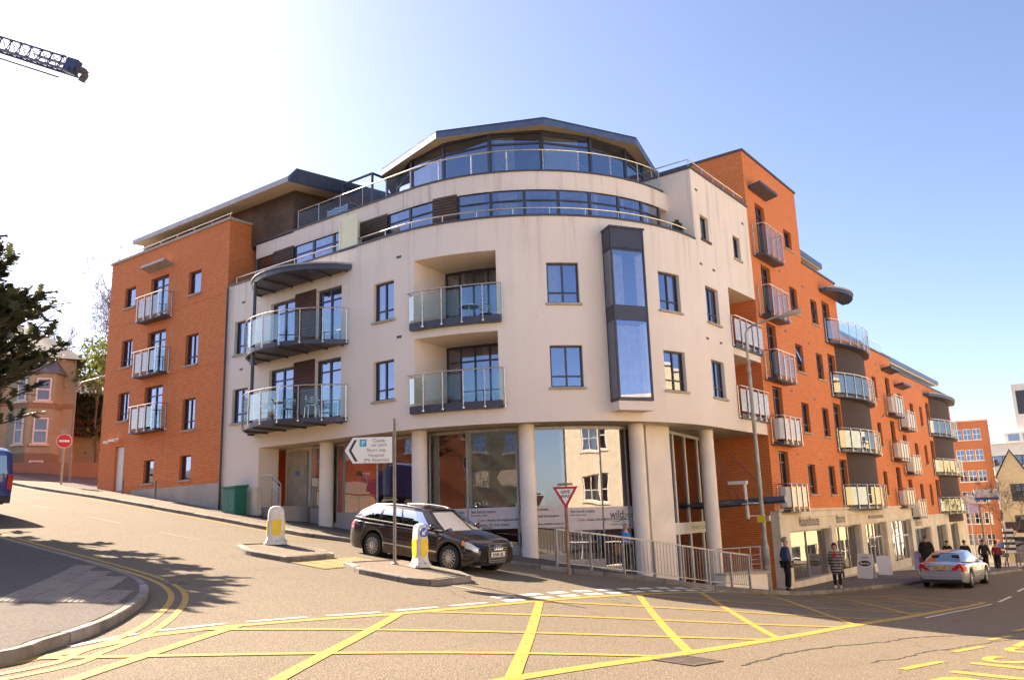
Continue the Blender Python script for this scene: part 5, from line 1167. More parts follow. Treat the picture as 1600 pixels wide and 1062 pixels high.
estate = dict(L=4.42, W=1.77, xf=1.44, xr=-1.205, rw=.318, estate=True, spokes=14, spw=.022, rails=True, beltline=.02, strip='alloy', ef=.24,
  top=[(-2.21, .86), (-2.12, .93), (-1.5, .94), (.95, .95), (1.15, .935), (1.6, .87), (1.95, .79), (2.12, .72), (2.21, .66)],
  sh=[(-2.21, .80), (-2.02, .88), (-1.2, .885), (.6, .87), (1.2, .84), (1.75, .77), (2.02, .70), (2.21, .58)],
  gh=dict(ab=1.08, at=.34, db=-2.10, dt=-1.75, zb=.90, zt=1.36, yb=.80, yt=.575, rise=.05, drop=.05),
  wins=[(.10, .385), (.41, .665), (.695, .93)], seams=(1.0, -.05, -.93), handles=(.12, -.85),
  lamps=[('headlamp', 'lens', 1.90, 2.17, .43, .60), ('indicator', 'lens_o', 1.80, 1.91, .47, .58), ('tail_lamp', 'lens_r', -2.19, -1.94, .40, .58), ('side_repeater', 'lens_o', 1.09, 1.16, .40, .43)],
  boxes=[('grille', 'black_pl', (2.195, 0, .50), (.03, .33, .215)), ('lower_grille', 'black_pl', (2.15, .56, .36), (.03, .13, .06)), ('lower_grille', 'black_pl', (2.15, -.56, .36), (.03, .13, .06)), ('bumper', 'black_pl', (-2.20, 0, .36), (.03, .55, .06))])
M_['paint_black'] = paint_mat('dark_plum_black_paint', (.022, .014, .018), .5, .22)
fa, ra_ = np.array((-1.9, -3.85)), np.array((-4.53, -3.86)); cx = -3.29; cyy = -3.0
pit = math.atan2(gz(-4.53, -3.0)-gz(-1.9, -3.0), 2.645)
A4, sec4, gh4 = car('estate_car', 'dark purple black estate car coming down the hill beside the traffic island', (cx, cyy, gz(cx, cyy)-.01), 0.0, M_['paint_black'], estate, pitch=pit)
m = MB(); 
for c, h in (((2.232, 0, .715), (.012, .345, .012)), ((2.232, 0, .29), (.012, .30, .012))): m.obox(c, (h[0], 0, 0), (0, h[1], 0), (0, 0, h[2]))
for sd in (1, -1): m.bar((2.232, .345*sd, .715), (2.232, .345*sd, .48), .024); m.bar((2.232, .345*sd, .48), (2.232, .30*sd, .29), .024)
m.obj('grille_surround', M_['chrome'], A4)
m = MB()
for k in range(6): m.box(2.218, 2.234, -.325, .325, .33+k*.058, .342+k*.058)
m.obj('grille_bar', M_['galv2'], A4)
for k in range(4):
    m = MB(); y = -.115+k*.0767
    m.tube([(2.245, y+.055*math.cos(a), .635+.055*math.sin(a)) for a in np.linspace(0, 2*PI, 17)], .009, 5, cap=False); m.obj('badge_ring', M_['chrome'], A4)
plate(A4, 'RA06 UJL', 2.25, .475, 'plate_w')
saloon = dict(L=4.82, W=1.82, xf=1.42, xr=-1.43, rw=.325, spokes=7, spw=.055, ef=.22, er=.16,
  top=[(-2.41, .90), (-2.3, 1.0), (-1.75, 1.02), (.9, .97), (1.2, .95), (1.8, .87), (2.2, .76), (2.41, .62)],
  sh=[(-2.41, .80), (-2.2, .90), (-1.4, .92), (.6, .89), (1.3, .85), (1.9, .77), (2.41, .58)],
  gh=dict(ab=1.05, at=.30, db=-1.85, dt=-1.05, zb=.93, zt=1.39, yb=.80, yt=.56, rise=.07, drop=.07),
  wins=[(.10, .43), (.455, .72), (.745, .87)], seams=(.95, -.10, -1.12), handles=(.08, -.95), strip='alloy',
  lamps=[('headlamp', 'lens', 2.05, 2.38, .42, .60), ('tail_lamp', 'lens_r', -2.40, -2.08, .36, .60)],
  boxes=[('grille', 'black_pl', (2.40, 0, .56), (.03, .32, .12)), ('plate_recess', 'alloy', (-2.415, 0, .80), (.012, .40, .10)), ('bumper_strip', 'chrome', (-2.425, 0, .46), (.012, .78, .012)), ('bumper', 'black_pl', (-2.40, 0, .28), (.03, .72, .06)), ('brake_light', 'lens_r', (-2.415, 0, .68), (.016, .12, .02))])
M_['paint_silver'] = paint_mat('silver_blue_paint', (.50, .53, .60), .6, .25)
sy = 21.0; sx_ = 4.5
psl = math.atan2(gz(sx_, sy-1.4)-gz(sx_, sy+1.4), 2.8)
EC, secE, ghE = car('saloon_car', 'silver blue saloon parked at the kerb before the shops', (sx_, sy, gz(sx_, sy)), rad(88), M_['paint_silver'], saloon, pitch=psl)
for sd in (1, -1):
    pts = [(.36, .68), (.80, .68), (.815, .80), (.77, .92), (.68, .94), (.60, .90)]; m = MB(); m.add([(-2.435+.05*max(0, (y-.6)/.2), y*sd, z) for y, z in pts]+[(-2.34, y*sd, z) for y, z in pts], [tuple(range(6)), tuple(range(6, 12))[::-1]]+[(i, (i+1) % 6, 6+(i+1) % 6, 6+i) for i in range(6)]); m.obj('tail_lamp', M_['lens_r'], EC)
plate(EC, 'KS57 ANX', -2.43, .80, 'plate_y', True)
# ------------------------------------------------------------------ blue van on the left edge
M_['paint_blue'] = paint_mat('deep_blue_paint', (.012, .03, .22), .2, .3)
vx, vy = -17.75, -9.15; vz = gz(vx, vy); VT = thing('delivery_van', 'deep blue delivery van climbing the hill at the left edge', 'van', (vx, vy, vz), rotz=PI); VT.rotation_euler = (0, math.atan2(gz(vx+1.4, vy)-gz(vx-1.4, vy), 2.8), PI)
prof = [(-2.40, .38), (-2.42, .9), (-2.36, 1.5), (-2.28, 1.88), (-2.1, 1.96), (.6, 1.97), (1.0, 1.88), (1.75, 1.18), (2.35, .98), (2.5, .75), (2.52, .4)]
m = MB(); rows = []
for k in range(15):
    f = k/14; v_ = []
    for i, (x, z) in enumerate(prof): v_.append((x, z))
    a = -PI/2+PI*f; 
ys = [-.96, -.94, -.88, -.7, -.35, 0, .35, .7, .88, .94, .96]
for y in ys:
    e = max(0, (abs(y)-.7)/.26); rows.append([(x*(1-.02*e*e), y*(1-.10*max(0, (z-1.1)/.9)), z-(.07*e*e if z > 1.2 else 0)) for x, z in prof])
m.grid(rows)
for r in (rows[0], rows[-1]): m.add(r, [tuple(range(len(r)))])
m.obj('body', M_['paint_blue'], VT, smooth='auto')
for y0, y1 in ((-.74, -.06), (.06, .74)):
    m = MB(); m.add([(-2.40, y0, 1.22), (-2.40, y1, 1.22), (-2.315, y1*.95, 1.74), (-2.315, y0*.95, 1.74)], [(0, 1, 2, 3)]); m.v = [(x-.01, y, z) for x, y, z in m.v]; m.obj('rear_window', M_['car_glass'], VT)
for y in (-.86, .86):
    m = MB(); m.obox((-2.415, y, .98), (.02, 0, 0), (0, .075, 0), (0, 0, .22)); m.obj('tail_lamp', M_['lens_r'], VT, bevel=.01)
m = MB(); m.box(-2.5, -2.36, -.92, .92, .36, .56); m.obj('bumper', M_['black_pl'], VT, bevel=.03)
m = MB(); m.box(-2.43, -2.41, -.008, .008, .6, 1.85); m.obj('door_seam', M_['black_pl'], VT)
m = MB(); m.lathe((-2.43, -.35, 1.0), [(.07, -.01), (.07, .01)], 16, 'x'); m.obj('badge', M_['chrome'], VT)
m = MB(); m.box(-2.2, 2.3, -.85, .85, .3, .5); m.obj('underbody', M_['black_pl'], VT)
for xw in (-1.45, 1.5):
    for sd in (1, -1):
        w = MB(); w.lathe((xw, .84*sd, .33), [(.2, -.1), (.31, -.1), (.33, -.06), (.33, .06), (.31, .1), (.2, .1)], 22, 'y'); w.f = [f for f in w.f if len(f) == 4]; o = w.obj('wheel', M_['tyre'], VT, smooth='auto'); r = MB(); r.lathe((xw, .84*sd, .33), [(.2, -.05), (.2, .095*sd), (.05, .09*sd)], 18, 'y'); r.obj('rim', M_['alloy'], o)
# ------------------------------------------------------------------ far cars
def far_car(label, u, v, head, rgb, nm, S=saloon):
    p = hit(u, v); car('parked_car', label, (p[0], p[1], p[2]), head, paint_mat(nm, rgb), dict(S, seams=(), handles=(), strip=None), 'cars far down the street', detail=False)
# ------------------------------------------------------------------ street furniture
M_['boll_w'] = pbr('bollard_white', (.74, .68, .58), .45, var=.14, scale=6)
M_['boll_y'] = pbr('bollard_yellow', (.86, .58, .02), .4, var=.06, scale=6)
M_['sign_blue'] = pbr('sign_blue', (.03, .10, .42), .4, var=0); M_['sign_white'] = pbr('sign_white', (.86, .85, .80), .4, var=.02); M_['sign_red'] = pbr('sign_red', (.55, .02, .025), .4, var=0); M_['sign_cyan'] = pbr('parking_blue', (.03, .38, .60), .4, var=0)
M_['pole'] = pbr('grey_pole', (.22, .19, .17), .5, .3, var=.15, scale=5); M_['pole_l'] = pbr('pale_grey_pole', (.36, .35, .31), .5, .3, var=.25, scale=3); M_['rust'] = pbr('rusty_pole', (.30, .17, .10), .7, .2, var=.45, scale=5); M_['green'] = pbr('green_cabinet_paint', (.02, .17, .11), .5, var=.14, scale=2)
def bollard(x, y, label, arrow, face):
    z = gz(x, y)+KERB; T = thing('traffic_bollard', label, 'bollard', (x, y, z), 'keep left bollards', rotz=face)
    def ring(w, d, z, n=28): return [(math.copysign(abs(math.cos(a))**.55, math.cos(a))*w, math.copysign(abs(math.sin(a))**.6, math.sin(a))*d, z) for a in np.linspace(0, 2*PI, n, endpoint=False)]
    m = MB(); pr = [(.29, .20, 0), (.29, .20, .06), (.245, .165, .11), (.215, .14, .2), (.21, .135, .5), (.205, .13, .75), (.19, .12, .86), (.15, .10, .93), (.08, .055, .965), (.01, .01, .972)]
    b = 0
    for w, d, h in pr: m.v += ring(w, d, h)
    n = 28
    for i in range(len(pr)-1): m.f += [(i*n+k, i*n+(k+1) % n, (i+1)*n+(k+1) % n, (i+1)*n+k) for k in range(n)]
    m.f.append(tuple((len(pr)-1)*n+k for k in range(n))); m.obj('shell', M_['boll_w'], T, smooth='auto')
    m = MB()
    for k in range(8): a = 2*PI*k/8+.2; q = ring(.275, .188, .085, 8)[k]; m.lathe(q, [(.02, 0), (.014, .02)], 6)
    m.obj('bolt', M_['iron'], T)
    def shield(yaxis, sgn, w):
        p = MB(); pts = [(-w, .62), (w, .62), (w, .34)]+[(w*math.cos(a), .34-.13*math.sin(a)) for a in np.linspace(0.2, PI-.2, 9)]+[(-w, .34)]
        if yaxis: v = [(x, sgn*.146, z_) for x, z_ in pts]
        else: v = [(sgn*.222, x*.62, z_) for x, z_ in pts]
        n = len(v); v2 = [(a*.97, b*.97, c) if not yaxis else (a, b*.92, c) for a, b, c in v]; p.add(v+v2, [tuple(range(n))]+[(i, (i+1) % n, n+(i+1) % n, n+i) for i in range(n)]); return p
    for yx, s_, w in ((True, -1, .125), (True, 1, .125), (False, 1, .13), (False, -1, .13)): shield(yx, s_, w).obj('yellow_panel', M_['boll_y'], T)
    if arrow:
        for yx in (False,):
            d = MB(); d.lathe((.222, 0, .77), [(.108, -.02), (.108, .006)], 26, 'x'); o = d.obj('arrow_disc', M_['sign_blue'], T)
            a = MB(); X_ = .2305
            def q(y_, z_): c, s_ = math.cos(rad(0)), math.sin(rad(0)); return (X_, y_, .77+z_)
            # white arrow pointing down to the left
            a.add([q(-.05, .07), q(-.07, .05), q(.0, -.02), q(.02, 0)], [(0, 1, 2, 3)]); a.add([q(.055, -.06), q(-.035, -.05), q(.045, .03)], [(0, 1, 2)]); a.v = [(x, -y_, z_) for x, y_, z_ in a.v]; a.obj('arrow', M_['sign_white'], o)
    return T
bollard(-6.32, -5.45, 'white traffic bollard with one yellow panel on the upper island', False, rad(-122)); bollard(-1.72, -4.95, 'white traffic bollard with blue arrow disc on the lower island', True, rad(-22))
M_['ink_soft'] = pbr('faded_lettering', (.22, .19, .15), .6, var=0)
# direction sign on its pole
px, py = -2.28, -5.2; pz = gz(px, py)+KERB
T = thing('direction_sign', 'white arrow shaped car park and hospital sign on a grey pole', 'sign', (px, py, pz))
m = MB(); m.tube([(px, py, pz-.1), (px, py, 5.42)], .038, 12); m.obj('pole', M_['pole'], T, smooth='auto'); m = MB(); m.lathe((px, py, pz), [(.08, -.02), (.08, .02), (.045, .05)], 12); m.obj('base_collar', M_['pole'], T)
sr = np.array([math.cos(YAW+rad(5)), math.sin(YAW+rad(5))]); sn = np.array([sr[1], -sr[0]])
def SG(x, z, o_=0): q = np.array([px, py])+sr*x+sn*(.05+o_); return (q[0], q[1], z)
zt, zb = 5.0, 4.37; zm = (zt+zb)/2; x0, x1, xt = -.98, -.03, -1.18
pg = [(x1, zb), (x1, zt), (x0, zt), (xt, zm), (x0, zb)]
m = MB(); v = [SG(x, z, 0) for x, z in pg]+[SG(x, z, -.02) for x, z in pg]; m.add(v, [(0, 1, 2, 3, 4)]+[(i, (i+1) % 5, 5+(i+1) % 5, 5+i) for i in range(5)]); pl = m.obj('panel', M_['sign_white'], T); m = MB(); m.add([SG(x, z, -.0195) for x, z in pg], [(4, 3, 2, 1, 0)]); m.obj('panel_back', M_['pole'], T)
def border(m, pts, w, o_): 
    c = np.mean(pts, axis=0); n = len(pts)
    inn = [tuple(np.array(p)+(c-np.array(p))*w/np.linalg.norm(c-np.array(p))) for p in pts]
    m.add([SG(*p, o_) for p in pts]+[SG(*p, o_) for p in inn], [(i, (i+1) % n, n+(i+1) % n, n+i) for i in range(n)])
m = MB(); border(m, pg, .022, .003); m.obj('border', M_['ink'], pl)
m = MB(); ch = [(-.93, zt-.07), (-.87, zt-.07), (-1.0, zm), (-.85, zb+.06), (-.915, zb+.06), (-1.06, zm)]; m.add([SG(x, z, .004) for x, z in ch], [(0, 1, 2, 5), (2, 3, 4, 5)]); m.obj('chevron', M_['ink'], pl)
m = MB(); m.quad(SG(-.81, zt-.23, .004), SG(-.65, zt-.23, .004), SG(-.65, zt-.06, .004), SG(-.81, zt-.06, .004)); m.obj('parking_square', M_['sign_cyan'], pl)
def st(t, x, z, s, mat='ink_soft', al='CENTER'): k = text_mb(t, s, lambda a, b: SG(x+a, z+b, .007), align=al, bold=0); k.obj('lettering', M_[mat], pl)
st('P', -.73, zt-.2, .16, 'sign_white'); st('Castle', -.36, zt-.13, .11); st('car park', -.36, zt-.23, .11); st('Short stay', -.42, zt-.35, .11); st('Hospital', -.42, zt-.47, .11); st('(Mt Alvernia)', -.42, zt-.58, .11)
# give way sign
p = hit(886, 884, KERB); gx_, gy_ = -.75, -.35; g0 = gz(gx_, gy_)+KERB
T = thing('give_way_sign', 'red bordered triangular give way sign on a rusty pole by the railing', 'sign', (gx_, gy_, g0)); m = MB(); m.tube([(gx_, gy_, g0-.1), (gx_, gy_, 3.55)], .045, 10); m.obj('pole', M_['rust'], T, smooth='auto')
gr = np.array([math.cos(YAW-rad(8)), math.sin(YAW-rad(8))]); gn = np.array([gr[1], -gr[0]])
def GG(x, z, o_=0): q = np.array([gx_, gy_])+gr*x+gn*(.06+o_); return (q[0], q[1], z)
def tri(s, o_, zc=3.62): return [GG(-.34*s, zc+.19*s, o_), GG(.34*s, zc+.19*s, o_), GG(0, zc-.40*s, o_)]
m = MB(); m.add(tri(1, 0)+tri(1, -.02), [(0, 1, 2), (5, 4, 3), (0, 3, 4, 1), (1, 4, 5, 2), (2, 5, 3, 0)]); o = m.obj('panel', M_['sign_red'], T)
m = MB(); m.add(tri(.68, .005), [(0, 1, 2)]); m.obj('white_field', M_['sign_white'], o)
for t, z, s in (('GIVE', 3.63, .12), ('WAY', 3.52, .11)): k = text_mb(t, s, lambda a, b: GG(a, z+b, .009), align='CENTER', bold=.003); k.obj('lettering', M_['ink'], o)
m = MB(); m.hexa([GG(-.2, 3.84, -.02), GG(.2, 3.84, -.02), GG(.2, 3.84, -.06), GG(-.2, 3.84, -.06), GG(-.2, 3.9, .02), GG(.2, 3.9, .02), GG(.2, 3.9, -.1), GG(-.2, 3.9, -.1)]); m.obj('sign_lamp', M_['pole_l'], T)
# guard railing along the kerb
def rail_pt(a, r=9.32): return np.array([-R+r*math.cos(rad(a)), R+r*math.sin(rad(a))])
T = thing('guard_railing', 'long grey pedestrian guard railing along the curved kerb', 'railing', (*rail_pt(-30), gz(*rail_pt(-30))))
aa = np.linspace(-50, -8.5, 8)
for a in aa: q = rail_pt(a); z = gz(*q)+KERB; m = MB(); m.box(q[0]-.03, q[0]+.03, q[1]-.03, q[1]+.03, z-.1, z+1.02); m.obj('post', M_['galv2'], T)
for a, b in zip(aa, aa[1:]):
    p, q = rail_pt(a), rail_pt(b); zp, zq = gz(*p)+KERB, gz(*q)+KERB; m = MB()
    m.bar((*p, zp+1.0), (*q, zq+1.0), .045, .045); m.obj('top_rail', M_['galv2'], T); m = MB(); m.bar((*p, zp+.1), (*q, zq+.1), .03, .03); m.obj('bottom_rail', M_['galv2'], T)
    for k in range(1, 9): f = k/9; c = p+(q-p)*f; z = zp+(zq-zp)*f; m = MB(); m.cyl((*c, z+.1), (*c, z+1.0), .009, 6); m.obj('bar', M_['galv2'], T)
# ramp wall and its handrail
T = thing('ramp_wall', 'low white ramp wall with a metal handrail at the foot of the entrance', 'wall', (.3, 8.6, gz(.3, 8.6)))
m = MB(); m.add([(x, y, z) for x, y, z in ((.45, 9.9, .2), (.75, 9.6, .2), (.55, 6.6, .4), (.25, 6.6, .4), (.45, 9.9, .98), (.75, 9.6, .94), (.55, 6.6, 1.05), (.25, 6.6, 1.05))], [(3, 2, 1, 0), (4, 5, 6, 7), (0, 1, 5, 4), (1, 2, 6, 5), (2, 3, 7, 6), (3, 0, 4, 7)]); m.obj('wall', M_['column'], T); m = MB(); m.add([(.40, 9.98, .98), (.82, 9.62, .94), (.60, 6.58, 1.05), (.2, 6.58, 1.05), (.40, 9.98, 1.04), (.82, 9.62, 1.0), (.60, 6.58, 1.11), (.2, 6.58, 1.11)], [(3, 2, 1, 0), (4, 5, 6, 7), (0, 1, 5, 4), (1, 2, 6, 5), (2, 3, 7, 6), (3, 0, 4, 7)]); m.obj('coping', M_['sill'], T)
m = MB(); m.tube([(.3, 6.7, 1.85), (.45, 8.9, 1.82), (.55, 9.7, 1.8)], .025, 6)
for y, x in ((6.8, .3), (8.2, .4), (9.0, .46), (9.65, .55)): m.tube([(x, y, 1.05), (x, y, 1.82)], .02, 6)
for z in (1.25, 1.4, 1.55): m.tube([(.46, 9.0, z), (.55, 9.65, z)], .014, 5)
m.obj('handrail', M_['galv2'], T)
# lamp column with side brackets
lx, ly = .42, 10.5; lz = gz(lx, ly)+KERB
T = thing('street_lamp', 'tall grey street lamp on the shop pavement beside the man', 'street lamp', (lx, ly, lz))
m = MB(); m.tube([(lx, ly, lz-.1), (lx, ly, lz+1.45)], [.125, .125], 14); m.tube([(lx, ly, lz+1.45), (lx, ly, lz+1.6)], [.125, .085], 14); m.tube([(lx, ly, lz+1.6), (lx, ly, 8.1)], [.085, .07], 12); m.tube([(lx, ly, 8.1), (lx, ly, 8.3)], [.085, .06], 12)
m.tube([(lx, ly, 8.3), (lx, ly, 9.5), (lx+.06, ly, 9.66), (lx+.22, ly, 9.76), (lx+1.0, ly+.05, 9.93), (lx+1.3, ly+.08, 9.98)], [.05, .05, .045, .04, .036, .036], 10); m.obj('column', M_['pole_l'], T, smooth='auto')
m = MB(); m.lathe((0, 0, 0), [(.03, -.45), (.09, -.36), (.13, -.1), (.14, .12), (.10, .33), (.03, .42)], 14, 'x'); m.v = [(lx+1.75+x, ly+.1+y, 10.02+z*.72+x*.12) for x, y, z in m.v]; m.obj('lantern', M_['stone2'], T, smooth=True)
m = MB(); m.box(lx-.13, lx+.15, ly-.2, ly-.07, 2.62, 2.86); m.obj('yellow_box', M_['boll_y'], T); m = MB(); m.box(lx+.16, lx+.3, ly-.15, ly-.03, 2.66, 2.84); m.obj('control_box', M_['galv2'], T)
m = MB(); m.box(lx-1.05, lx-.35, ly-.35, ly-.2, 3.98, 4.1); m.tube([(lx-.45, ly-.27, 4.0), (lx-.42, ly-.27, 2.75)], .06, 8)
for z in (3.3, 2.85): m.tube([(lx-.42, ly-.27, z), (lx, ly, z)], .025, 6)
m.obj('side_bracket', M_['white'], T)
# green cabinet, small posts by the wall
T = thing('utility_cabinet', 'green metal utility cabinet against the cream pier', 'cabinet', (-15.35, -.45, gz(-15.35, -.45)+KERB)); cz = gz(-15.35, -.45)+KERB
m = MB(); m.box(-15.75, -14.95, -.72, -.22, cz-.05, cz+.92); m.obj('case', M_['green'], T, bevel=.01); m = MB(); m.add([(-15.79, -.77, cz+.92), (-14.91, -.77, cz+.92), (-14.91, -.18, cz+.92), (-15.79, -.18, cz+.92), (-15.79, -.77, cz+.98), (-14.91, -.77, cz+.98), (-14.91, -.18, cz+1.03), (-15.79, -.18, cz+1.03)], [(3, 2, 1, 0), (4, 5, 6, 7), (0, 1, 5, 4), (1, 2, 6, 5), (2, 3, 7, 6), (3, 0, 4, 7)]); m.obj('lid', M_['green'], T)
for x0, x1 in ((-15.72, -15.36), (-15.34, -14.98)): m = MB(); m.box(x0, x1, -.735, -.722, cz+.06, cz+.86); m.obj('door', M_['green'], T)
m = MB(); m.box(-14.62, -14.35, -.25, .0, cz-.1, cz+.9); tag(m.obj('meter_box', M_['stone'], bevel=.01), 'small pale meter box beside the green cabinet', 'box')
for x, h in ((-21.0, .75), (-23.6, .6)):
    z = gz(x, -.35)+KERB; m = MB(); m.tube([(x, -.35, z-.1), (x, -.35, z+h)], .045, 8); tag(m.obj('marker_post', M_['pole'], smooth='auto'), 'short grey post at the foot of the brick wall, %s' % ('nearer the green cabinet' if x > -22 else 'nearer the white door'), 'post')
# no entry sign and far street lamp up the hill
ne = Vector((-28.7, -.6, 0)); nz = gz(ne.x, ne.y)+KERB; T = thing('no_entry_sign', 'round red no entry sign on a grey post up the hill', 'sign', (ne.x, ne.y, nz)); m = MB(); m.tube([(ne.x, ne.y, nz-.1), (ne.x, ne.y, 7.6)], .055, 8); m.obj('post', M_['pole_l'], T)
nd = (Vector((CAM.x, CAM.y, 0))-Vector((ne.x, ne.y, 0))).normalized(); nr = Vector((-nd.y, nd.x, 0))
def disc(m, r, o_, w=None, h=None, c=7.24, n=26):
    cc = Vector((ne.x, ne.y, c))+nd*(.07+o_)
    if w: m.quad(*[tuple(cc+nr*a+Vector((0, 0, b))) for a, b in ((-w, -h), (w, -h), (w, h), (-w, h))])
    else: m.add([tuple(cc+nr*r*math.cos(a)+Vector((0, 0, r*math.sin(a)))) for a in np.linspace(0, 2*PI, n, endpoint=False)], [tuple(range(n))])
m = MB(); disc(m, .33, 0); d1 = m.obj('rim', M_['sign_white'], T); m = MB(); disc(m, .305, .006); m.obj('red_disc', M_['sign_red'], d1); m = MB(); disc(m, 0, .012, .22, .05); m.obj('white_bar', M_['sign_white'], d1)
m = MB(); m.obox((ne.x, ne.y, 7.68), nr*.2, nd*.1, (0, 0, .05)); m.obj('sign_lamp', M_['pole_l'], T)
q = at(108, 745, 47); fz_ = gz(q.x, q.y); T = thing('street_lamp', 'distant street lamp beyond the no entry sign', 'street lamp', (q.x, q.y, fz_)); tp = at(117, 594, 47).z; m = MB(); m.tube([(q.x, q.y, fz_-.1), (q.x, q.y, fz_+1.6)], .09, 8); m.tube([(q.x, q.y, fz_+1.6), (q.x, q.y, tp-.5), (q.x+.15, q.y+.2, tp-.1), (q.x+.9, q.y+.7, tp+.1)], .045, 8); m.obj('column', M_['pole'], T, smooth='auto'); m = MB(); m.obox((q.x+1.2, q.y+.9, tp+.14), (.3, .2, .03), (-.06, .09, 0), (0, 0, .06)); m.obj('lantern', M_['pole_l'], T, bevel=.03)
# boards on the shop pavement
M_['board_w'] = pbr('white_board', (.78, .77, .78), .5, var=.03); M_['board_l'] = pbr('lilac_board', (.55, .52, .78), .5, var=.05)
def aboard(y, x, w, h, mat, label, fn=None, rnd=False, rot=0):
    rot += PI/2+.15
    z = gz(x, y)+KERB+.004; T = thing('pavement_sign', label, 'sign board', (x, y, z)); c, s_ = math.cos(rot), math.sin(rot)
    def P(a, o_, b): yy, xx = a*c-o_*s_, a*s_+o_*c; return (x+xx+(0), y+yy, z+b)     # a along the kerb, o_ towards the road
    top = [(-w/2, 0), (w/2, 0), (w/2, h*.86)]+([(w/2*math.cos(t), h*.86+h*.14*math.sin(t)) for t in np.linspace(.3, PI-.3, 7)] if rnd else [(w/2, h), (-w/2, h)])+[(-w/2, h*.86)]
    for sgn in (1, -1):
        m = MB(); f = [P(a, sgn*(.24*(1-b/h)+.01)+0, b) for a, b in top]; k = [P(a, sgn*(.24*(1-b/h)+.01)-.02*sgn, b) for a, b in top]; n = len(f); m.add(f+k, [tuple(range(n)), tuple(range(n, 2*n))[::-1]]+[(i, (i+1) % n, n+(i+1) % n, n+i) for i in range(n)]); o = m.obj('panel', M_[mat], T)
        if sgn == 1 and fn: fn(o, lambda a, b: P(a, .24*(1-b/h)+.018, b))
    return T
def b1(o, P):
    k = text_mb('OPEN', .16, lambda a, b: P(a*.75, .84+b*.85), align='CENTER', sx=1.1); k.obj('lettering', M_['ink'], o)
    m = MB(); m.add([P(.27*math.cos(a), .64+.12*math.sin(a)) for a in np.linspace(0, 2*PI, 24, endpoint=False)], [tuple(range(24))]); m.obj('oval', M_['ink'], o)
    k = text_mb('Bourne', .19, lambda a, b: tuple(Vector(P(a*.75, .60+b*.75))+Vector((0, -.008, 0))), align='CENTER', bold=.004); k.obj('lettering', M_['sign_white'], o)
aboard(20.7, 1.0, .68, 1.05, 'board_w', 'white open board with a black oval beside the striped coat woman', b1)
aboard(24.0, .95, .6, .85, 'board_w', 'plain white leaning board before the five light shop window', None, rot=-.35)
def b2(o, P):
    m = MB(); m.add([P(a, b) for a, b in ((-.17, .72), (0, .76), (.17, .72), (.16, .52), (0, .40), (-.16, .52))], [tuple(range(6))]); m.obj('shield', M_['sign_red'], o)
    m = MB(); m.add([tuple(Vector(P(a, b))+Vector((0, -.006, 0))) for a, b in ((-.1, .67), (.1, .67), (.09, .55), (0, .47), (-.09, .55))], [tuple(range(5))]); m.obj('shield_centre', M_['sign_blue'], o)
aboard(30.4, 1.3, .85, 1.1, 'board_l', 'lilac rounded board with a red shield on the shop pavement', b2, True)
T = thing('display_stand', 'purple and green display box behind the silver car', 'stand', (1.9, 33.0, gz(1.9, 33)+KERB)); z = gz(1.9, 33)+KERB; m = MB(); m.box(1.4, 2.4, 32.8, 33.3, z+.42, z+1.05); m.obj('upper_panel', pbr('purple_panel', (.12, .03, .25), .5, var=.05), T); m = MB(); m.box(1.4, 2.4, 32.8, 33.3, z-.02, z+.40); m.obj('lower_panel', pbr('lime_panel', (.30, .55, .06), .5, var=.05), T)
m = MB(); rows = []
for i in range(9):
    a = i/8; rows.append([((.42-.18*a)*math.cos(t)*(1+.12*math.sin(3*t+i))+1.2, (.36-.14*a)*math.sin(t)*(1+.1*math.cos(4*t+i))+32.0, gz(1.2, 32)+KERB+.75*a) for t in np.linspace(0, 2*PI, 17)])
m.grid(rows); m.add(rows[-1][:-1], [tuple(range(16))]); tag(m.obj('sack', pbr('bright_blue_plastic', (.02, .38, .70), .35, var=.15), smooth=True), 'bright blue plastic sack between the lilac board and the silver car', 'bag')
# ------------------------------------------------------------------ people
M_['skin'] = pbr('skin', (.52, .30, .20), .55, var=.06, local=True)
def skin_mesh(name, J, E, Rr, mat, parent=None, root=0, sub=2, flat=None):
    me = bpy.data.meshes.new(name); me.from_pydata([tuple(J[k]) for k in J], [(list(J).index(a), list(J).index(b)) for a, b in E], []); 
    o = bpy.data.objects.new(name, me); COL.objects.link(o); md = o.modifiers.new('skin', 'SKIN'); md.use_smooth_shade = True; md.branch_smoothing = .6
    sk_ = me.skin_vertices[0].data
    for i, k in enumerate(J):
        r = Rr[k]; sk_[i].radius = r if isinstance(r, tuple) else (r, r); sk_[i].use_root = (i == root)
    s = o.modifiers.new('sub', 'SUBSURF'); s.levels = s.render_levels = sub
    bpy.context.view_layer.update(); dg = bpy.context.evaluated_depsgraph_get(); m2 = bpy.data.meshes.new_from_object(o.evaluated_get(dg)); bpy.data.objects.remove(o)
    m2.materials.clear(); m2.materials.append(mat); o = bpy.data.objects.new(name, m2); COL.objects.link(o)
    if parent: o.parent = parent
    return o
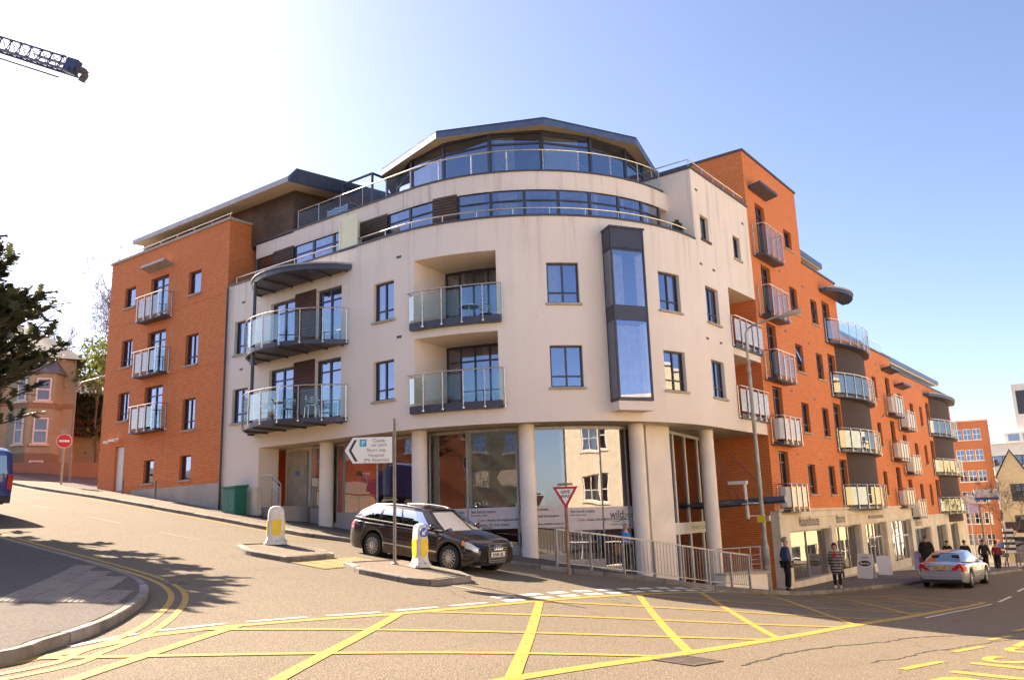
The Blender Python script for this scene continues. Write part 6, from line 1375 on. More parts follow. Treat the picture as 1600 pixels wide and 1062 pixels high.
def person(label, loc, rot, H=1.72, top=None, legs=None, hair=(.1, .07, .05), shoes=(.03, .03, .03), arms='down', coat=False, stride=.0, bag=None, group=None, female=False, hair_long=False, topname='jumper', head_turn=0.0, sleeves='long', scarf=None, bulk=1.0):
    """local frame: facing -Y, feet at z = 0"""
    k = H/1.75; sw = (.185 if female else .205)*k*(1+(bulk-1)*.6); hw = .10*k
    J = {}; 
    def j(n, x, y, z): J[n] = Vector((x*k, y*k, z*k))
    j('pelvis', 0, 0, .95); j('waist', 0, -.005, 1.08); j('chest', 0, 0, 1.28); j('neck0', 0, .01, 1.44); j('neck', 0, 0, 1.485); j('head0', 0, -.015, 1.555); j('head1', 0, -.02, 1.64); j('head2', 0, -.01, 1.70)
    for s, n in ((1, 'L'), (-1, 'R')):
        st = stride*s
        j('hip'+n, .095*s, 0, .90); j('knee'+n, .10*s, -.02-st*.5, .50); j('ank'+n, .10*s, .02-st, .09); j('toe'+n, .115*s, -.13-st, .035)
        X = sw/k
        j('sho'+n, X*.9*s, 0, 1.40)
        if arms == 'pocket': j('elb'+n, (X+.07)*s, .07, 1.13); j('wri'+n, (X-.01)*s, -.08, .93); j('han'+n, (X-.03)*s, -.10, .88)
        elif arms == 'fold' : j('elb'+n, (X+.05)*s, .0, 1.12); j('wri'+n, (X-.08)*s, -.19, 1.05); j('han'+n, (X-.13)*s, -.22, 1.04)
        elif arms == 'walk': j('elb'+n, (X+.05)*s, .03+st*.3, 1.12); j('wri'+n, (X+.04)*s, -.08+st*.8, .90); j('han'+n, (X+.03)*s, -.11+st*.9, .82)
        else: j('elb'+n, (X+.045)*s, .025, 1.12); j('wri'+n, (X+.045)*s, -.03, .88); j('han'+n, (X+.04)*s, -.05, .80)
    E = [('pelvis', 'waist'), ('waist', 'chest'), ('chest', 'neck0'), ('neck0', 'neck'), ('neck', 'head0'), ('head0', 'head1'), ('head1', 'head2')]
    for n in 'LR': E += [('pelvis', 'hip'+n), ('hip'+n, 'knee'+n), ('knee'+n, 'ank'+n), ('ank'+n, 'toe'+n), ('neck0', 'sho'+n), ('sho'+n, 'elb'+n), ('elb'+n, 'wri'+n), ('wri'+n, 'han'+n)]
    Rr = dict(pelvis=(.15, .11), waist=(.145, .115), chest=(.165, .125), neck0=(.09, .075), neck=(.058, .06), head0=(.075, .085), head1=(.09, .108), head2=(.078, .097))
    for n in 'LR':
        Rr.update({'hip'+n: .095, 'knee'+n: .064, 'ank'+n: .04, 'toe'+n: (.035, .028), 'sho'+n: .07, 'elb'+n: .05, 'wri'+n: .032, 'han'+n: (.035, .02)})
        # fingers and thumb
        d = (J['han'+n]-J['wri'+n]).normalized(); sd = 1 if n == 'L' else -1; fwd = Vector((0, -1, 0)); fwd = (fwd-d*fwd.dot(d)).normalized()
        for f in range(4):
            b = J['han'+n]+fwd*(.024-.016*f)*k+d*.02*k; ln = (.055, .065, .06, .045)[f]*k
            J['f%d%s' % (f, n)] = b+d*ln*.6; J['g%d%s' % (f, n)] = b+d*ln+Vector((-sd*.012*k, 0, 0)); Rr['f%d%s' % (f, n)] = .0085; Rr['g%d%s' % (f, n)] = .007; E += [('han'+n, 'f%d%s' % (f, n)), ('f%d%s' % (f, n), 'g%d%s' % (f, n))]
        t = J['wri'+n]+d*.03*k+fwd*.03*k; J['t0'+n] = t; J['t1'+n] = t+d*.04*k+fwd*.012*k; Rr['t0'+n] = .011; Rr['t1'+n] = .009; E += [('wri'+n, 't0'+n), ('t0'+n, 't1'+n)]
    sc = lambda r: tuple(a*k for a in r) if isinstance(r, tuple) else r*k
    Rr = {a: sc(b) for a, b in Rr.items()}
    o = skin_mesh('person', J, E, Rr, M_['skin']); o.location = loc; o.rotation_euler = (0, 0, rot); tag(o, label, 'person', group)
    def sub(nm, keys, edges, grow, mat, extra=None, over=None):
        JJ = {q: J[q].copy() for q in keys}; RR = {q: (tuple(a+grow*k for a in Rr[q]) if isinstance(Rr[q], tuple) else Rr[q]+grow*k) for q in keys}
        if extra: 
            for q, (p, r) in extra.items(): JJ[q] = Vector(p)*k; RR[q] = tuple(a*k for a in r)
        if over:
            for q, r in over.items(): RR[q] = tuple(a*k*bulk for a in r)
        return skin_mesh(nm, JJ, edges, RR, mat, o, sub=2)
    ek = ['elb', 'wri']; armE = []; armK = []
    for n in 'LR': armK += ['sho'+n, 'elb'+n]+(['wri'+n] if sleeves == 'long' else []); armE += [('neck0', 'sho'+n), ('sho'+n, 'elb'+n)]+([('elb'+n, 'wri'+n)] if sleeves == 'long' else [])
    if coat: sub(topname, ['pelvis', 'waist', 'chest', 'neck0']+armK, [('hem', 'pelvis'), ('pelvis', 'waist'), ('waist', 'chest'), ('chest', 'neck0')]+armE, .03, top, {'hem': ((0, 0, .50), (.24, .20))}, {'pelvis': (.22, .18), 'waist': (.20, .165), 'chest': (.20, .155)})
    else: sub(topname, ['pelvis', 'waist', 'chest', 'neck0']+armK, [('pelvis', 'waist'), ('waist', 'chest'), ('chest', 'neck0')]+armE, .018, top, None, {'pelvis': (.185, .15), 'waist': (.185, .16), 'chest': (.195, .155)})
    lk = ['pelvis']; le = []
    for n in 'LR': lk += ['hip'+n, 'knee'+n, 'ank'+n]; le += [('pelvis', 'hip'+n), ('hip'+n, 'knee'+n), ('knee'+n, 'ank'+n)]
    sub('trousers', lk, le, .018, legs, None, {'ankL': (.062, .065), 'ankR': (.062, .065), 'pelvis': (.155, .115)})
    shm = pbr('shoe', shoes, .5, var=.05, local=True)
    for n in 'LR':
        a, t = J['ank'+n], J['toe'+n]; m = MB(); b = len(m.v); rows = []
        for i, f in enumerate(np.linspace(-.35, 1.25, 9)):
            c = a+(t-a)*f; w = .047*k*math.sin(PI*min(.98, max(.06, (f+.42)/1.75)))**.5; hgt = (.10-.055*max(0, min(1, f)))*k; rows.append([(c.x+w*math.cos(q), c.y, max(.0, .0+hgt*max(0, math.sin(q)))) for q in np.linspace(0, PI, 9)])
        m.grid(rows); m.add(rows[0], [tuple(range(9))]); m.add(rows[-1], [tuple(range(9))]); m.obj('shoe', shm, o, smooth=True)
    # face: eyes, nose, mouth, ears; hair cap
    hc = (J['head1']+J['head2'])/2; m = MB(); eb = pbr('eye', (.05, .035, .03), .3, var=0); 
    for s in (1, -1): m = MB(); m.lathe((s*.032*k, hc.y-.100*k, hc.z-.02*k), [(.003*k, -.006*k), (.011*k, -.002*k), (.011*k, .004*k)], 8, 'y'); m.obj('eye', eb, o)
    m = MB(); m.add([(x*k, hc.y+y*k, hc.z+z*k) for x, y, z in ((0, -.102, -.005), (-.018, -.1, -.052), (.018, -.1, -.052), (0, -.134, -.05))], [(0, 1, 3), (0, 3, 2), (1, 2, 3)]); m.obj('nose', M_['skin'], o)
    m = MB(); m.obox((0, hc.y-.096*k, hc.z-.082*k), (.025*k, 0, 0), (0, .004*k, 0), (0, 0, .006*k)); m.obj('mouth', pbr('lips', (.35, .12, .10), .5, var=0), o)
    for s in (1, -1): m = MB(); m.lathe((s*.096*k, hc.y+.01*k, hc.z-.02*k), [(.012*k, -.008*k), (.026*k, 0), (.014*k, .008*k)], 8, 'x'); m.obj('ear', M_['skin'], o)
    m = MB(); rows = []; hm = pbr('hair', hair, .6, var=.25, scale=30, local=True)
    for i in range(9):
        th = PI*.5*i/8*1.35; rr = math.sin(th); zz = math.cos(th)
        ring = []
        for q in np.linspace(0, 2*PI, 19):
            fr = max(0, -math.sin(q)); lim = 1 if i < 5 else 1-.0*fr
            x, y, z = .090*rr*math.cos(q), .112*rr*math.sin(q)+.012, .100*zz+.025
            if i >= 5 and math.sin(q) < -.25: z = .100*math.cos(PI*.5*4.6/8*1.35)+.025; x, y = .088*math.sin(PI*.5*4.6/8*1.35)*math.cos(q), .108*math.sin(PI*.5*4.6/8*1.35)*math.sin(q)+.012
            if hair_long and i >= 5 and math.sin(q) >= -.25: z -= .028*(i-4); x *= 1.08; y = y*1.02+.006
            ring.append((x*1.14*k, hc.y+y*1.12*k, hc.z+z*1.1*k))
        rows.append(ring)
    m.grid(rows); m.obj('hair', hm, o, smooth=True)
    return o, J, k
def cloth(name, rgb, var=.12, stripes=None):
    if not stripes: return pbr(name, rgb, .9, var=var, scale=9, local=True)
    m, t, b = newmat(name); tc = t.nodes.new('ShaderNodeTexCoord').outputs['Object']; s = t.nodes.new('ShaderNodeSeparateXYZ'); t.links.new(tc, s.inputs[0])
    w = N(t, 'ShaderNodeMath', operation='FRACT'); q = mul(t, s.outputs[2], 9.0); t.links.new(q, w.inputs[0]); f = ramp(t, w.outputs[0], .46, .54)
    c = mix(t, f, rgb, stripes); c = mix(t, mul(t, noise(t, tc, 25, 3), .3), c, [x*.5 for x in rgb]); t.links.new(c, b.inputs['Base Color']); b.inputs['Roughness'].default_value = .9; return m
black_t = cloth('black_trousers', (.015, .015, .018)); navy = cloth('navy_jumper', (.055, .075, .17)); dark = cloth('dark_coat', (.02, .018, .018))
def spot(x, y): return (x, y, gz(x, y)+KERB+.005)
def face_to(px_, py_, x, y): return math.atan2(y-py_, x-px_)+PI/2       # local -Y towards the point
o, J, k = person('grey haired man in a navy jumper standing at the kerb by the street lamp', spot(1.15, 10.45), rad(128), 1.76, navy, black_t, (.22, .20, .18), arms='pocket', bulk=1.2)
m = MB(); 
for s in (1, -1): m.add([(0, -.115*k, 1.36*k), (s*.05*k, -.085*k, 1.47*k), (s*.015*k, -.10*k, 1.47*k)], [(0, 1, 2)])
m.obj('shirt_collar', M_['white'], o)
o, J, k = person('dark haired woman in a striped coat and red top on the shop pavement', spot(1.35, 15.3), rad(12), 1.66, cloth('striped_coat', (.07, .06, .065), stripes=(.42, .38, .36)), black_t, (.05, .022, .018), (.72, .70, .68), arms='down', coat=True, female=True, hair_long=True, topname='coat', bulk=1.12)
m = MB(); rr_ = []
for i in range(10): z = (.98+.46*i/9)*k; w = (.035+.03*math.sin(PI*i/9))*k; d = -(.165+.0*i-.022*(i/9)**2)*k; rr_.append([(x*w, d+.02*k*abs(x), z) for x in (-1, -.5, 0, .5, 1)])
m.grid(rr_); m.obj('red_top', cloth('red_top', (.55, .02, .03)), o, smooth=True)
b0 = J['hanL']; bag = MB(); rows = []
for i in range(7):
    a = i/6; w = (.06+.06*math.sin(PI*(.25+.6*a)))*k; rows.append([(b0.x+.02*k+.045*k*math.sin(q)*(.6+.4*math.sin(PI*(a*.8+.15))), b0.y+w*1.5*math.cos(q), b0.z-.12*k-.30*k*a) for q in np.linspace(0, 2*PI, 15)])
bag.grid(rows); bag.add(rows[-1][:-1], [tuple(range(14))]); bag.add(rows[0][:-1], [tuple(range(14))]); bag.tube([(b0.x+.02*k, b0.y+.10*k, b0.z-.13*k), (b0.x+.02*k, b0.y+.06*k, b0.z+.0*k), (b0.x+.02*k, b0.y, b0.z+.04*k), (b0.x+.02*k, b0.y-.06*k, b0.z), (b0.x+.02*k, b0.y-.10*k, b0.z-.13*k)], .008*k, 6)
mw = Matrix.Translation(spot(1.35, 15.3)) @ Matrix.Rotation(rad(12), 4, 'Z'); bag.v = [tuple(mw @ Vector(v)) for v in bag.v]; tag(bag.obj('handbag', pbr('dark_leather', (.03, .022, .02), .45, var=.1), smooth=True), 'dark leather handbag hanging from the striped coat woman\'s hand', 'handbag')
# lady at the ramp
lp = Vector((-1.2, 3.5)); lr = rad(95)
o, J, k = person('white haired woman in a bright blue top behind the guard railing', (lp.x, lp.y, gz(*lp)+KERB), lr, 1.47, cloth('blue_top', (.02, .19, .62)), black_t, (.62, .58, .52), arms='fold', female=True, topname='blouse', sleeves='short')
hb = MB(); hb.box(-.32, -.18, -.02, .24, .55, .86); hb.tube([(-.25, .0, .86), (-.24, .03, 1.05), (-.24, .16, 1.05), (-.25, .2, .86)], .01, 5); mw = Matrix.Translation((lp.x, lp.y, gz(*lp)+KERB)) @ Matrix.Rotation(lr, 4, 'Z'); hb.v = [tuple(mw @ Vector(v)) for v in hb.v]; tag(hb.obj('handbag', pbr('tan_leather', (.42, .20, .05), .5, var=.1), bevel=.02), 'tan handbag at the side of the woman in blue', 'handbag')
G = 'people walking further down the street'
o, J, k = person('broad man in a long black coat walking away past the shops', spot(1.6, 30.0), rad(180), 1.80, dark, black_t, (.05, .04, .035), arms='walk', coat=True, stride=.12, topname='coat', group=G, bulk=1.4)
person('distant man in a black jacket at the shop corner, leftmost of the far walkers', spot(2.3, 36.5), rad(185), 1.70, dark, black_t, (.06, .04, .03), arms='walk', stride=.1, group=G)
person('distant man in dark clothes walking beside a person in red', spot(3.2, 37.0), rad(170), 1.76, cloth('charcoal_jacket', (.03, .03, .04)), black_t, (.12, .09, .07), arms='walk', stride=.15, group=G)
person('distant person in a dark red jacket beside the man in dark clothes', spot(3.55, 39.0), rad(175), 1.66, cloth('dark_red_jacket', (.30, .02, .04)), black_t, (.03, .02, .02), arms='walk', stride=.12, female=True, group=G)
person('small dark figure in front of the far shop window', spot(1.0, 38.5), rad(10), 1.70, dark, black_t, (.05, .04, .03), arms='walk', stride=.1, group=G)
person('far person in a bright red top near the dark off-road car', tuple(hit(1563, 862)), rad(160), 1.7, cloth('bright_red', (.62, .06, .03)), black_t, (.05, .04, .03), arms='walk', stride=.1, group=G)
person('far person in navy walking near the striped barrier', tuple(hit(1577, 866)), rad(185), 1.72, navy, black_t, (.05, .04, .03), arms='walk', stride=.14, group=G)
# ------------------------------------------------------------------ trees, hedges, houses up the hill
M_['bark'] = pbr('bark', (.10, .075, .055), .9, var=.3, scale=4, bmp=.01, bscale=15); M_['bark_pale'] = pbr('twig_bark', (.22, .17, .12), .9, var=.2)
def mat_leaf(name, a, b_):
    m, t, b = newmat(name); oi = N(t, 'ShaderNodeNewGeometry'); f = ramp(t, noise(t, pos(t), 3.0, 3), .35, .65); c = mix(t, f, a, b_); c = mix(t, mul(t, noise(t, pos(t), 20, 1), .5), c, [x*.5 for x in a]); t.links.new(c, b.inputs['Base Color']); b.inputs['Roughness'].default_value = .6; b.inputs['Transmission Weight'].default_value = 0
    tl = N(t, 'ShaderNodeBsdfTranslucent'); t.links.new(c, tl.inputs[0]); mx = N(t, 'ShaderNodeMixShader'); mx.inputs[0].default_value = .3; o = t.nodes['Material Output']; t.links.new(b.outputs[0], mx.inputs[1]); t.links.new(tl.outputs[0], mx.inputs[2]); t.links.new(mx.outputs[0], o.inputs[0]); return m
M_['yew'] = mat_leaf('yew_needles', (.055, .07, .026), (.12, .12, .045)); M_['leaf_y'] = mat_leaf('spring_leaves', (.16, .22, .03), (.26, .30, .06)); M_['hedge'] = mat_leaf('hedge_leaves', (.05, .07, .03), (.09, .11, .045)); M_['ivy'] = mat_leaf('russet_creeper', (.20, .10, .05), (.28, .15, .07))
def yew(label, x, y, H_, seed, rmax=3.4):
    rs = np.random.default_rng(seed); z0 = gz(x, y); T = thing('yew_tree', label, 'tree', (x, y, z0)); tr = MB(); tr.tube([(x, y, z0-.2), (x+.1, y, z0+2), (x, y+.1, z0+H_*.6), (x, y, z0+H_)], [.35, .28, .14, .03], 10); lv = MB()
    for i in range(430):
        h = 2.2+(H_-2.4)*rs.random()**.9; az = rs.random()*2*PI; prof = rmax*(1-((h-1.8)/(H_-1.8))**1.6)**.75+.3; ln = prof*(.75+.4*rs.random()); el = rad(8+34*rs.random()*(.4+h/H_))
        d = np.array([math.cos(az)*math.cos(el), math.sin(az)*math.cos(el), math.sin(el)]); base = np.array([x, y, z0+h]); n = 7; pts = []
        for k in range(n): f = k/(n-1); pts.append(base+d*ln*f+np.array([0, 0, .25*ln*f*f-.35*f*ln*.5]))
        tr.tube([tuple(p) for p in pts], [.045*(1-.8*k/(n-1))+.006 for k in range(n)], 5, cap=False)
        for k in range(30):
            f = .2+.8*rs.random(); p = pts[0]+(pts[-1]-pts[0])*f+np.array([0, 0, -.12*ln*f*(1-f)]); j = min(int(f*(n-1)), n-2); p = pts[j]+(pts[j+1]-pts[j])*(f*(n-1)-j)
            td = d*.6+rs.normal(size=3)*.55; td[2] = td[2]*.6+.25; td /= np.linalg.norm(td); tl = .18+.28*rs.random()
            sd = np.cross(td, [0, 0, 1.0]); sd /= np.linalg.norm(sd)+1e-6
            for q in range(8):
                c = p+td*tl*(q+.5)/8
                for s_ in (1, -1):
                    e = c+(sd*s_*.13+td*.06)*(1-.5*q/8)+rs.normal(size=3)*.014; w = td*.036
                    lv.v += [tuple(c-w), tuple(c+w), tuple(e+w*.5), tuple(e-w*.5)]; b = len(lv.v)-4; lv.f.append((b, b+1, b+2, b+3))
    tr.obj('trunk', M_['bark'], T, smooth=True); o = lv.obj('crown', M_['yew'], T); o['kind'] = 'stuff'
yp = at(-100, 700, 27); yew('dark evergreen yew tree reaching in at the left edge', yp.x, yp.y-.9, 8.0, 3, 3.6)
def grow(m, rs, p, d, ln, r, lev, tips, maxlev, spread=.55, up=.25):
    n = 4; pts = [np.array(p)]; dd = np.array(d, float)
    for k in range(n): dd = dd+rs.normal(size=3)*.10; dd[2] += up*.08; dd /= np.linalg.norm(dd); pts.append(pts[-1]+dd*ln/n)
    m.tube([tuple(q) for q in pts], [r*(1-.45*k/n) for k in range(n+1)], 6 if lev < 2 else 4, cap=False)
    if lev >= maxlev: tips.append((pts[-1], dd)); return
    for k in range(3 if lev < maxlev-1 else 4):
        nd = dd+rs.normal(size=3)*spread; nd[2] += up; nd /= np.linalg.norm(nd); st_ = pts[-1] if k < 2 else pts[rs.integers(2, n+1)]
        grow(m, rs, st_, nd, ln*(.62+.2*rs.random()), r*.56, lev+1, tips, maxlev, spread, up)
def bare_tree(name, label, x, y, z0, H_, seed, lev=5, leaves=None, nleaf=0, lsize=.12, r0=.22, group=None, parts=True):
    rs = np.random.default_rng(seed); T = thing(name, label, 'tree', (x, y, z0), group); m = MB(); tips = []; grow(m, rs, (x, y, z0-.2), (0, 0, 1), H_*.32, r0, 0, tips, lev); m.obj('trunk', M_['bark_pale'], T, smooth=True)
    lv = MB()
    if leaves:
        for p, d in tips:
            for k in range(nleaf):
                c = p+rs.normal(size=3)*lsize*2.6; a = rs.normal(size=3); a /= np.linalg.norm(a); b = np.cross(a, rs.normal(size=3)); b /= np.linalg.norm(b); s_ = lsize*(.6+.6*rs.random()); q = len(lv.v); lv.v += [tuple(c-a*s_), tuple(c+b*s_*.5), tuple(c+a*s_), tuple(c-b*s_*.5)]; lv.f.append((q, q+1, q+2, q+3))
        o = lv.obj('crown', M_[leaves], T); o['kind'] = 'stuff'
    else:
        for p, d in tips:
            for k in range(3): e = p+(d+rs.normal(size=3)*.5)*.5; lv.tube([tuple(p), tuple((p+e)/2+rs.normal(size=3)*.04), tuple(e)], [.012, .009, .004], 3, cap=False)
        o = lv.obj('crown', M_['bark_pale'], T); o['kind'] = 'stuff'
    return T
q = at(172, 740, 62); bare_tree('bare_tree', 'leafless pale tree behind the left end of the brick wing', q.x, q.y, gz(q.x, q.y), 15, 11, 6, r0=.3)
q = at(152, 740, 58); bare_tree('spring_tree', 'small tree in fresh green leaf beside the brick wing', q.x, q.y, gz(q.x, q.y), 8.6, 5, 5, 'leaf_y', 10, .13, .16)
def leaf_box(name, label, cat, O, u, L_, D, z0, z1, mat, n, seed, ls=.14, top=None):
    rs = np.random.default_rng(seed); u = np.array(u, float); u /= np.linalg.norm(u); nn = np.array([u[1], -u[0]]); m = MB(); core = MB()
    for k in range(n):
        a, b, c = rs.random()*L_, rs.random()*D, rs.random(); f = rs.integers(0, 3)
        if f == 0: b = D-abs(rs.normal())*.1
        if f == 1: c = 1-abs(rs.normal())*.05
        zt = z1+.18*math.sin(a*1.7)+.12*math.sin(a*4.1+1); p = np.array([*(np.array(O)+u*a+nn*b), z0+(zt-z0)*c]); p += rs.normal(size=3)*.07
        x1 = rs.normal(size=3); x1 /= np.linalg.norm(x1); x2 = np.cross(x1, rs.normal(size=3)); x2 /= np.linalg.norm(x2); s_ = ls*(.6+.6*rs.random()); q = len(m.v); m.v += [tuple(p-x1*s_), tuple(p+x2*s_*.5), tuple(p+x1*s_), tuple(p-x2*s_*.5)]; m.f.append((q, q+1, q+2, q+3))
    T = thing(name, label, cat, (*(np.array(O)+u*L_/2), z0)); o = m.obj('foliage', M_[mat], T); o['kind'] = 'stuff'
    v = [(*(np.array(O)+u*a+nn*b), z) for z in (z0, z1-.2) for a, b in ((.1, .1), (L_-.1, .1), (L_-.1, D-.15), (.1, D-.15))]; core.hexa(v); core.obj('inner_growth', M_['hedge'], T); return T
vr = np.array([math.cos(YAW+rad(28)), math.sin(YAW+rad(28))])      # across the line of sight at the left
a = at(98, 745, 60); leaf_box('hedge', 'tall clipped dark hedge between the old house and the brick wing', 'hedge', (a.x, a.y), vr, 5.2, 1.3, gz(a.x, a.y)+2.1, gz(a.x, a.y)+4.6, 'hedge', 5200, 4)
a = at(100, 745, 58.6); T = leaf_box('creeper', 'russet creeper spilling over the garden wall up the hill', 'plant', (a.x, a.y), vr, 4.6, .5, gz(a.x, a.y)+2.2, gz(a.x, a.y)+3.0, 'ivy', 1600, 6, .1)
a = at(94, 745, 58.8); gw = MB(); z = gz(a.x, a.y); p0 = np.array([a.x, a.y]); p1 = p0+vr*7; nn_ = np.array([vr[1], -vr[0]])
gw.hexa([(*(p0), z-.5), (*(p1), z-.5), (*(p1-nn_*.35), z-.5), (*(p0-nn_*.35), z-.5), (*(p0), z+2.4), (*(p1), z+2.4), (*(p1-nn_*.35), z+2.4), (*(p0-nn_*.35), z+2.4)]); tag(gw.obj('garden_wall', M_['brick_house']), 'old buff brick garden wall below the hedge', 'wall')
a = at(-60, 745, 53); z = gz(a.x, a.y); p0 = np.array([a.x, a.y]); p1 = p0+vr*8.6; gw = MB(); gw.hexa([(*(p0), z-.5), (*(p1), z-.5), (*(p1-nn_*.3), z-.5), (*(p0-nn_*.3), z-.5), (*(p0), z+.55), (*(p1), z+.55), (*(p1-nn_*.3), z+.55), (*(p0-nn_*.3), z+.55)]); tag(gw.obj('garden_wall', M_['brick_red']), 'low dark brick wall before the old house', 'wall')
# ---- Victorian house with its two storey bay
HD = 56.0
hl, hr = at(-95, 745, HD), at(106, 745, HD); O = np.array([hl.x, hl.y]); u = np.array([hr.x-hl.x, hr.y-hl.y]); HW = np.linalg.norm(u); u /= HW; n_ = np.array([u[1], -u[0]]); hz = gz(hr.x, hr.y)-.3
def HPx(px_, y, d=0):      # photo pixel on the front plane (pushed forward by d) -> (along, height)
    dd = ray(px_, y); Pn = O+n_*d; t = ((Pn[0]-CAM.x)*n_[0]+(Pn[1]-CAM.y)*n_[1])/(dd.x*n_[0]+dd.y*n_[1]); q = np.array([CAM.x+dd.x*t, CAM.y+dd.y*t]); return float((q-O)@u), CAM.z+dd.z*t
def HP(a, d, z): q = O+u*a+n_*d; return (q[0], q[1], z)
T = thing('brick_house', 'old buff brick house with a two storey bay and slate roof up the hill', 'house', (*(O+u*HW/2), hz)); ze = HPx(112, 560)[1]; zr = HPx(75, 500)[1]-.4
m = MB(); m.hexa([HP(0, 0, hz), HP(HW, 0, hz), HP(HW, -9, hz), HP(0, -9, hz), HP(0, 0, ze), HP(HW, 0, ze), HP(HW, -9, ze), HP(0, -9, ze)]); m.obj('wall', M_['brick_house'], T)
m = MB(); m.add([HP(-.4, .45, ze-.1), HP(HW+.5, .45, ze-.1), HP(HW+.5, -9.4, ze-.1), HP(-.4, -9.4, ze-.1), HP(HW*.35, -4.5, zr+.8), HP(HW*.62, -4.5, zr+.8)], [(0, 1, 5, 4), (1, 2, 5), (2, 3, 4, 5), (3, 0, 4), (3, 2, 1, 0)]); rf = m.obj('roof', pbr('slate', (.10, .075, .085), .7, var=.25, scale=2), T)
m = MB(); m.obox(HP(HW*.3, -4.2, zr+1.2), (.45*u[0], .45*u[1], 0), (.35*n_[0], .35*n_[1], 0), (0, 0, 1.4)); m.obj('chimney', M_['brick_red'], rf)
zb = HPx(60, 712)[1]; z1 = HPx(60, 582, 1)[1]; ba, bb = HPx(14, 640)[0], HPx(97, 640)[0]; ca, cb = HPx(44, 640, 1)[0], HPx(84, 640, 1)[0]; DB = 1.0
m = MB(); plan = [(ba, 0), (ca, DB), (cb, DB), (bb, 0)]
m.add([HP(a_, d_, z_) for z_ in (hz, z1) for a_, d_ in plan], [(0, 1, 5, 4), (1, 2, 6, 5), (2, 3, 7, 6), (4, 5, 6, 7)]); m.obj('bay', M_['brick_house'], T)
m = MB(); m.add([HP(a_, d_*1.04+.02, z_) for z_ in (hz, zb) for a_, d_ in plan], [(0, 1, 5, 4), (1, 2, 6, 5), (2, 3, 7, 6)]); m.obj('red_base', M_['brick_red'], T)
m = MB(); m.add([HP(ba-.2, 0, z1), HP(ca-.1, DB+.2, z1), HP(cb+.1, DB+.2, z1), HP(bb+.2, 0, z1), HP(ca, .02, z1+1.0), HP(cb, .02, z1+1.0)], [(0, 1, 4), (1, 2, 5, 4), (2, 3, 5), (3, 2, 1, 0)]); m.obj('bay_roof', M_['roofing'], T)
for zz, hh in ((HPx(60, 637, 1)[1], .3), (zb-.1, .18)):
    m = MB(); e = [(ba-.02, .0), (ca-.01, DB+.05), (cb+.01, DB+.05), (bb+.02, 0)]; m.add([HP(a_, d_+.03, z_) for z_ in (zz, zz+hh) for a_, d_ in e], [(0, 1, 5, 4), (1, 2, 6, 5), (2, 3, 7, 6), (4, 5, 6, 7)]); m.obj('string_course', M_['brick_red'], T)
m = MB(); zz = HPx(60, 637)[1]; m.hexa([HP(0, .03, zz), HP(HW, .03, zz), HP(HW, 0, zz), HP(0, 0, zz), HP(0, .03, zz+.3), HP(HW, .03, zz+.3), HP(HW, 0, zz+.3), HP(0, 0, zz+.3)]); m.obj('string_course', M_['brick_red'], T)
def sash(Pf, a0, a1, z0, z1_, barsh=True):
    f = MB(); w = .09
    for (x0, x1, y0, y1) in ((a0, a1, z0, z0+w), (a0, a1, z1_-w, z1_), (a0, a0+w, z0+w, z1_-w), (a1-w, a1, z0+w, z1_-w), (a0+w, a1-w, (z0+z1_)/2-.04, (z0+z1_)/2+.04)): f.hexa([Pf(x0, .0, y0), Pf(x1, .0, y0), Pf(x1, .06, y0), Pf(x0, .06, y0), Pf(x0, .0, y1), Pf(x1, .0, y1), Pf(x1, .06, y1), Pf(x0, .06, y1)])
    o = f.obj('sash_window', M_['white'], T); g = MB(); g.quad(Pf(a0+.05, .03, z0+.05), Pf(a1-.05, .03, z0+.05), Pf(a1-.05, .03, z1_-.05), Pf(a0+.05, .03, z1_-.05)); g.obj('pane', pbr('dim_pane', (.10, .10, .11), .08, var=.3, scale=1.5, coat=1) if 'dim_pane' not in bpy.data.materials else bpy.data.materials['dim_pane'], o); s = MB(); s.hexa([Pf(a0-.12, 0, z0-.12), Pf(a1+.12, 0, z0-.12), Pf(a1+.12, .14, z0-.12), Pf(a0-.12, .14, z0-.12), Pf(a0-.12, 0, z0), Pf(a1+.12, 0, z0), Pf(a1+.12, .14, z0), Pf(a0-.12, .14, z0)]); s.obj('sill', M_['stone'], o)
def face(p, q):
    p, q = np.array(p), np.array(q); L_ = np.linalg.norm(q-p); t = (q-p)/L_; o_ = np.array([-t[1], t[0]]); 
    return (lambda a_, d_, z_: HP(*(p+t*a_+o_*d_*1.0+o_*.02), z_)), L_
fc, Lc = face((ca, DB), (cb, DB)); fl, Ll = face((ba, 0), (ca, DB)); fr_, Lr = face((cb, DB), (bb, 0))
for (y0, y1) in ((626, 590), (693, 652)):
    za, zc = HPx(60, y0, 1)[1], HPx(60, y1, 1)[1]; sash(fc, Lc*.24, Lc*.84, za, zc); sash(fl, Ll*.42, Ll*.86, za, zc+.1)
za, zc = HPx(60, 740, 1)[1], HPx(60, 719, 1)[1]; sash(fc, Lc*.2, Lc*.75, za, zc)
m = MB(); m.tube([HP(ba-.5, .08, hz), HP(ba-.5, .08, ze)], .07, 6); m.obj('drain_pipe', M_['frame'], T)
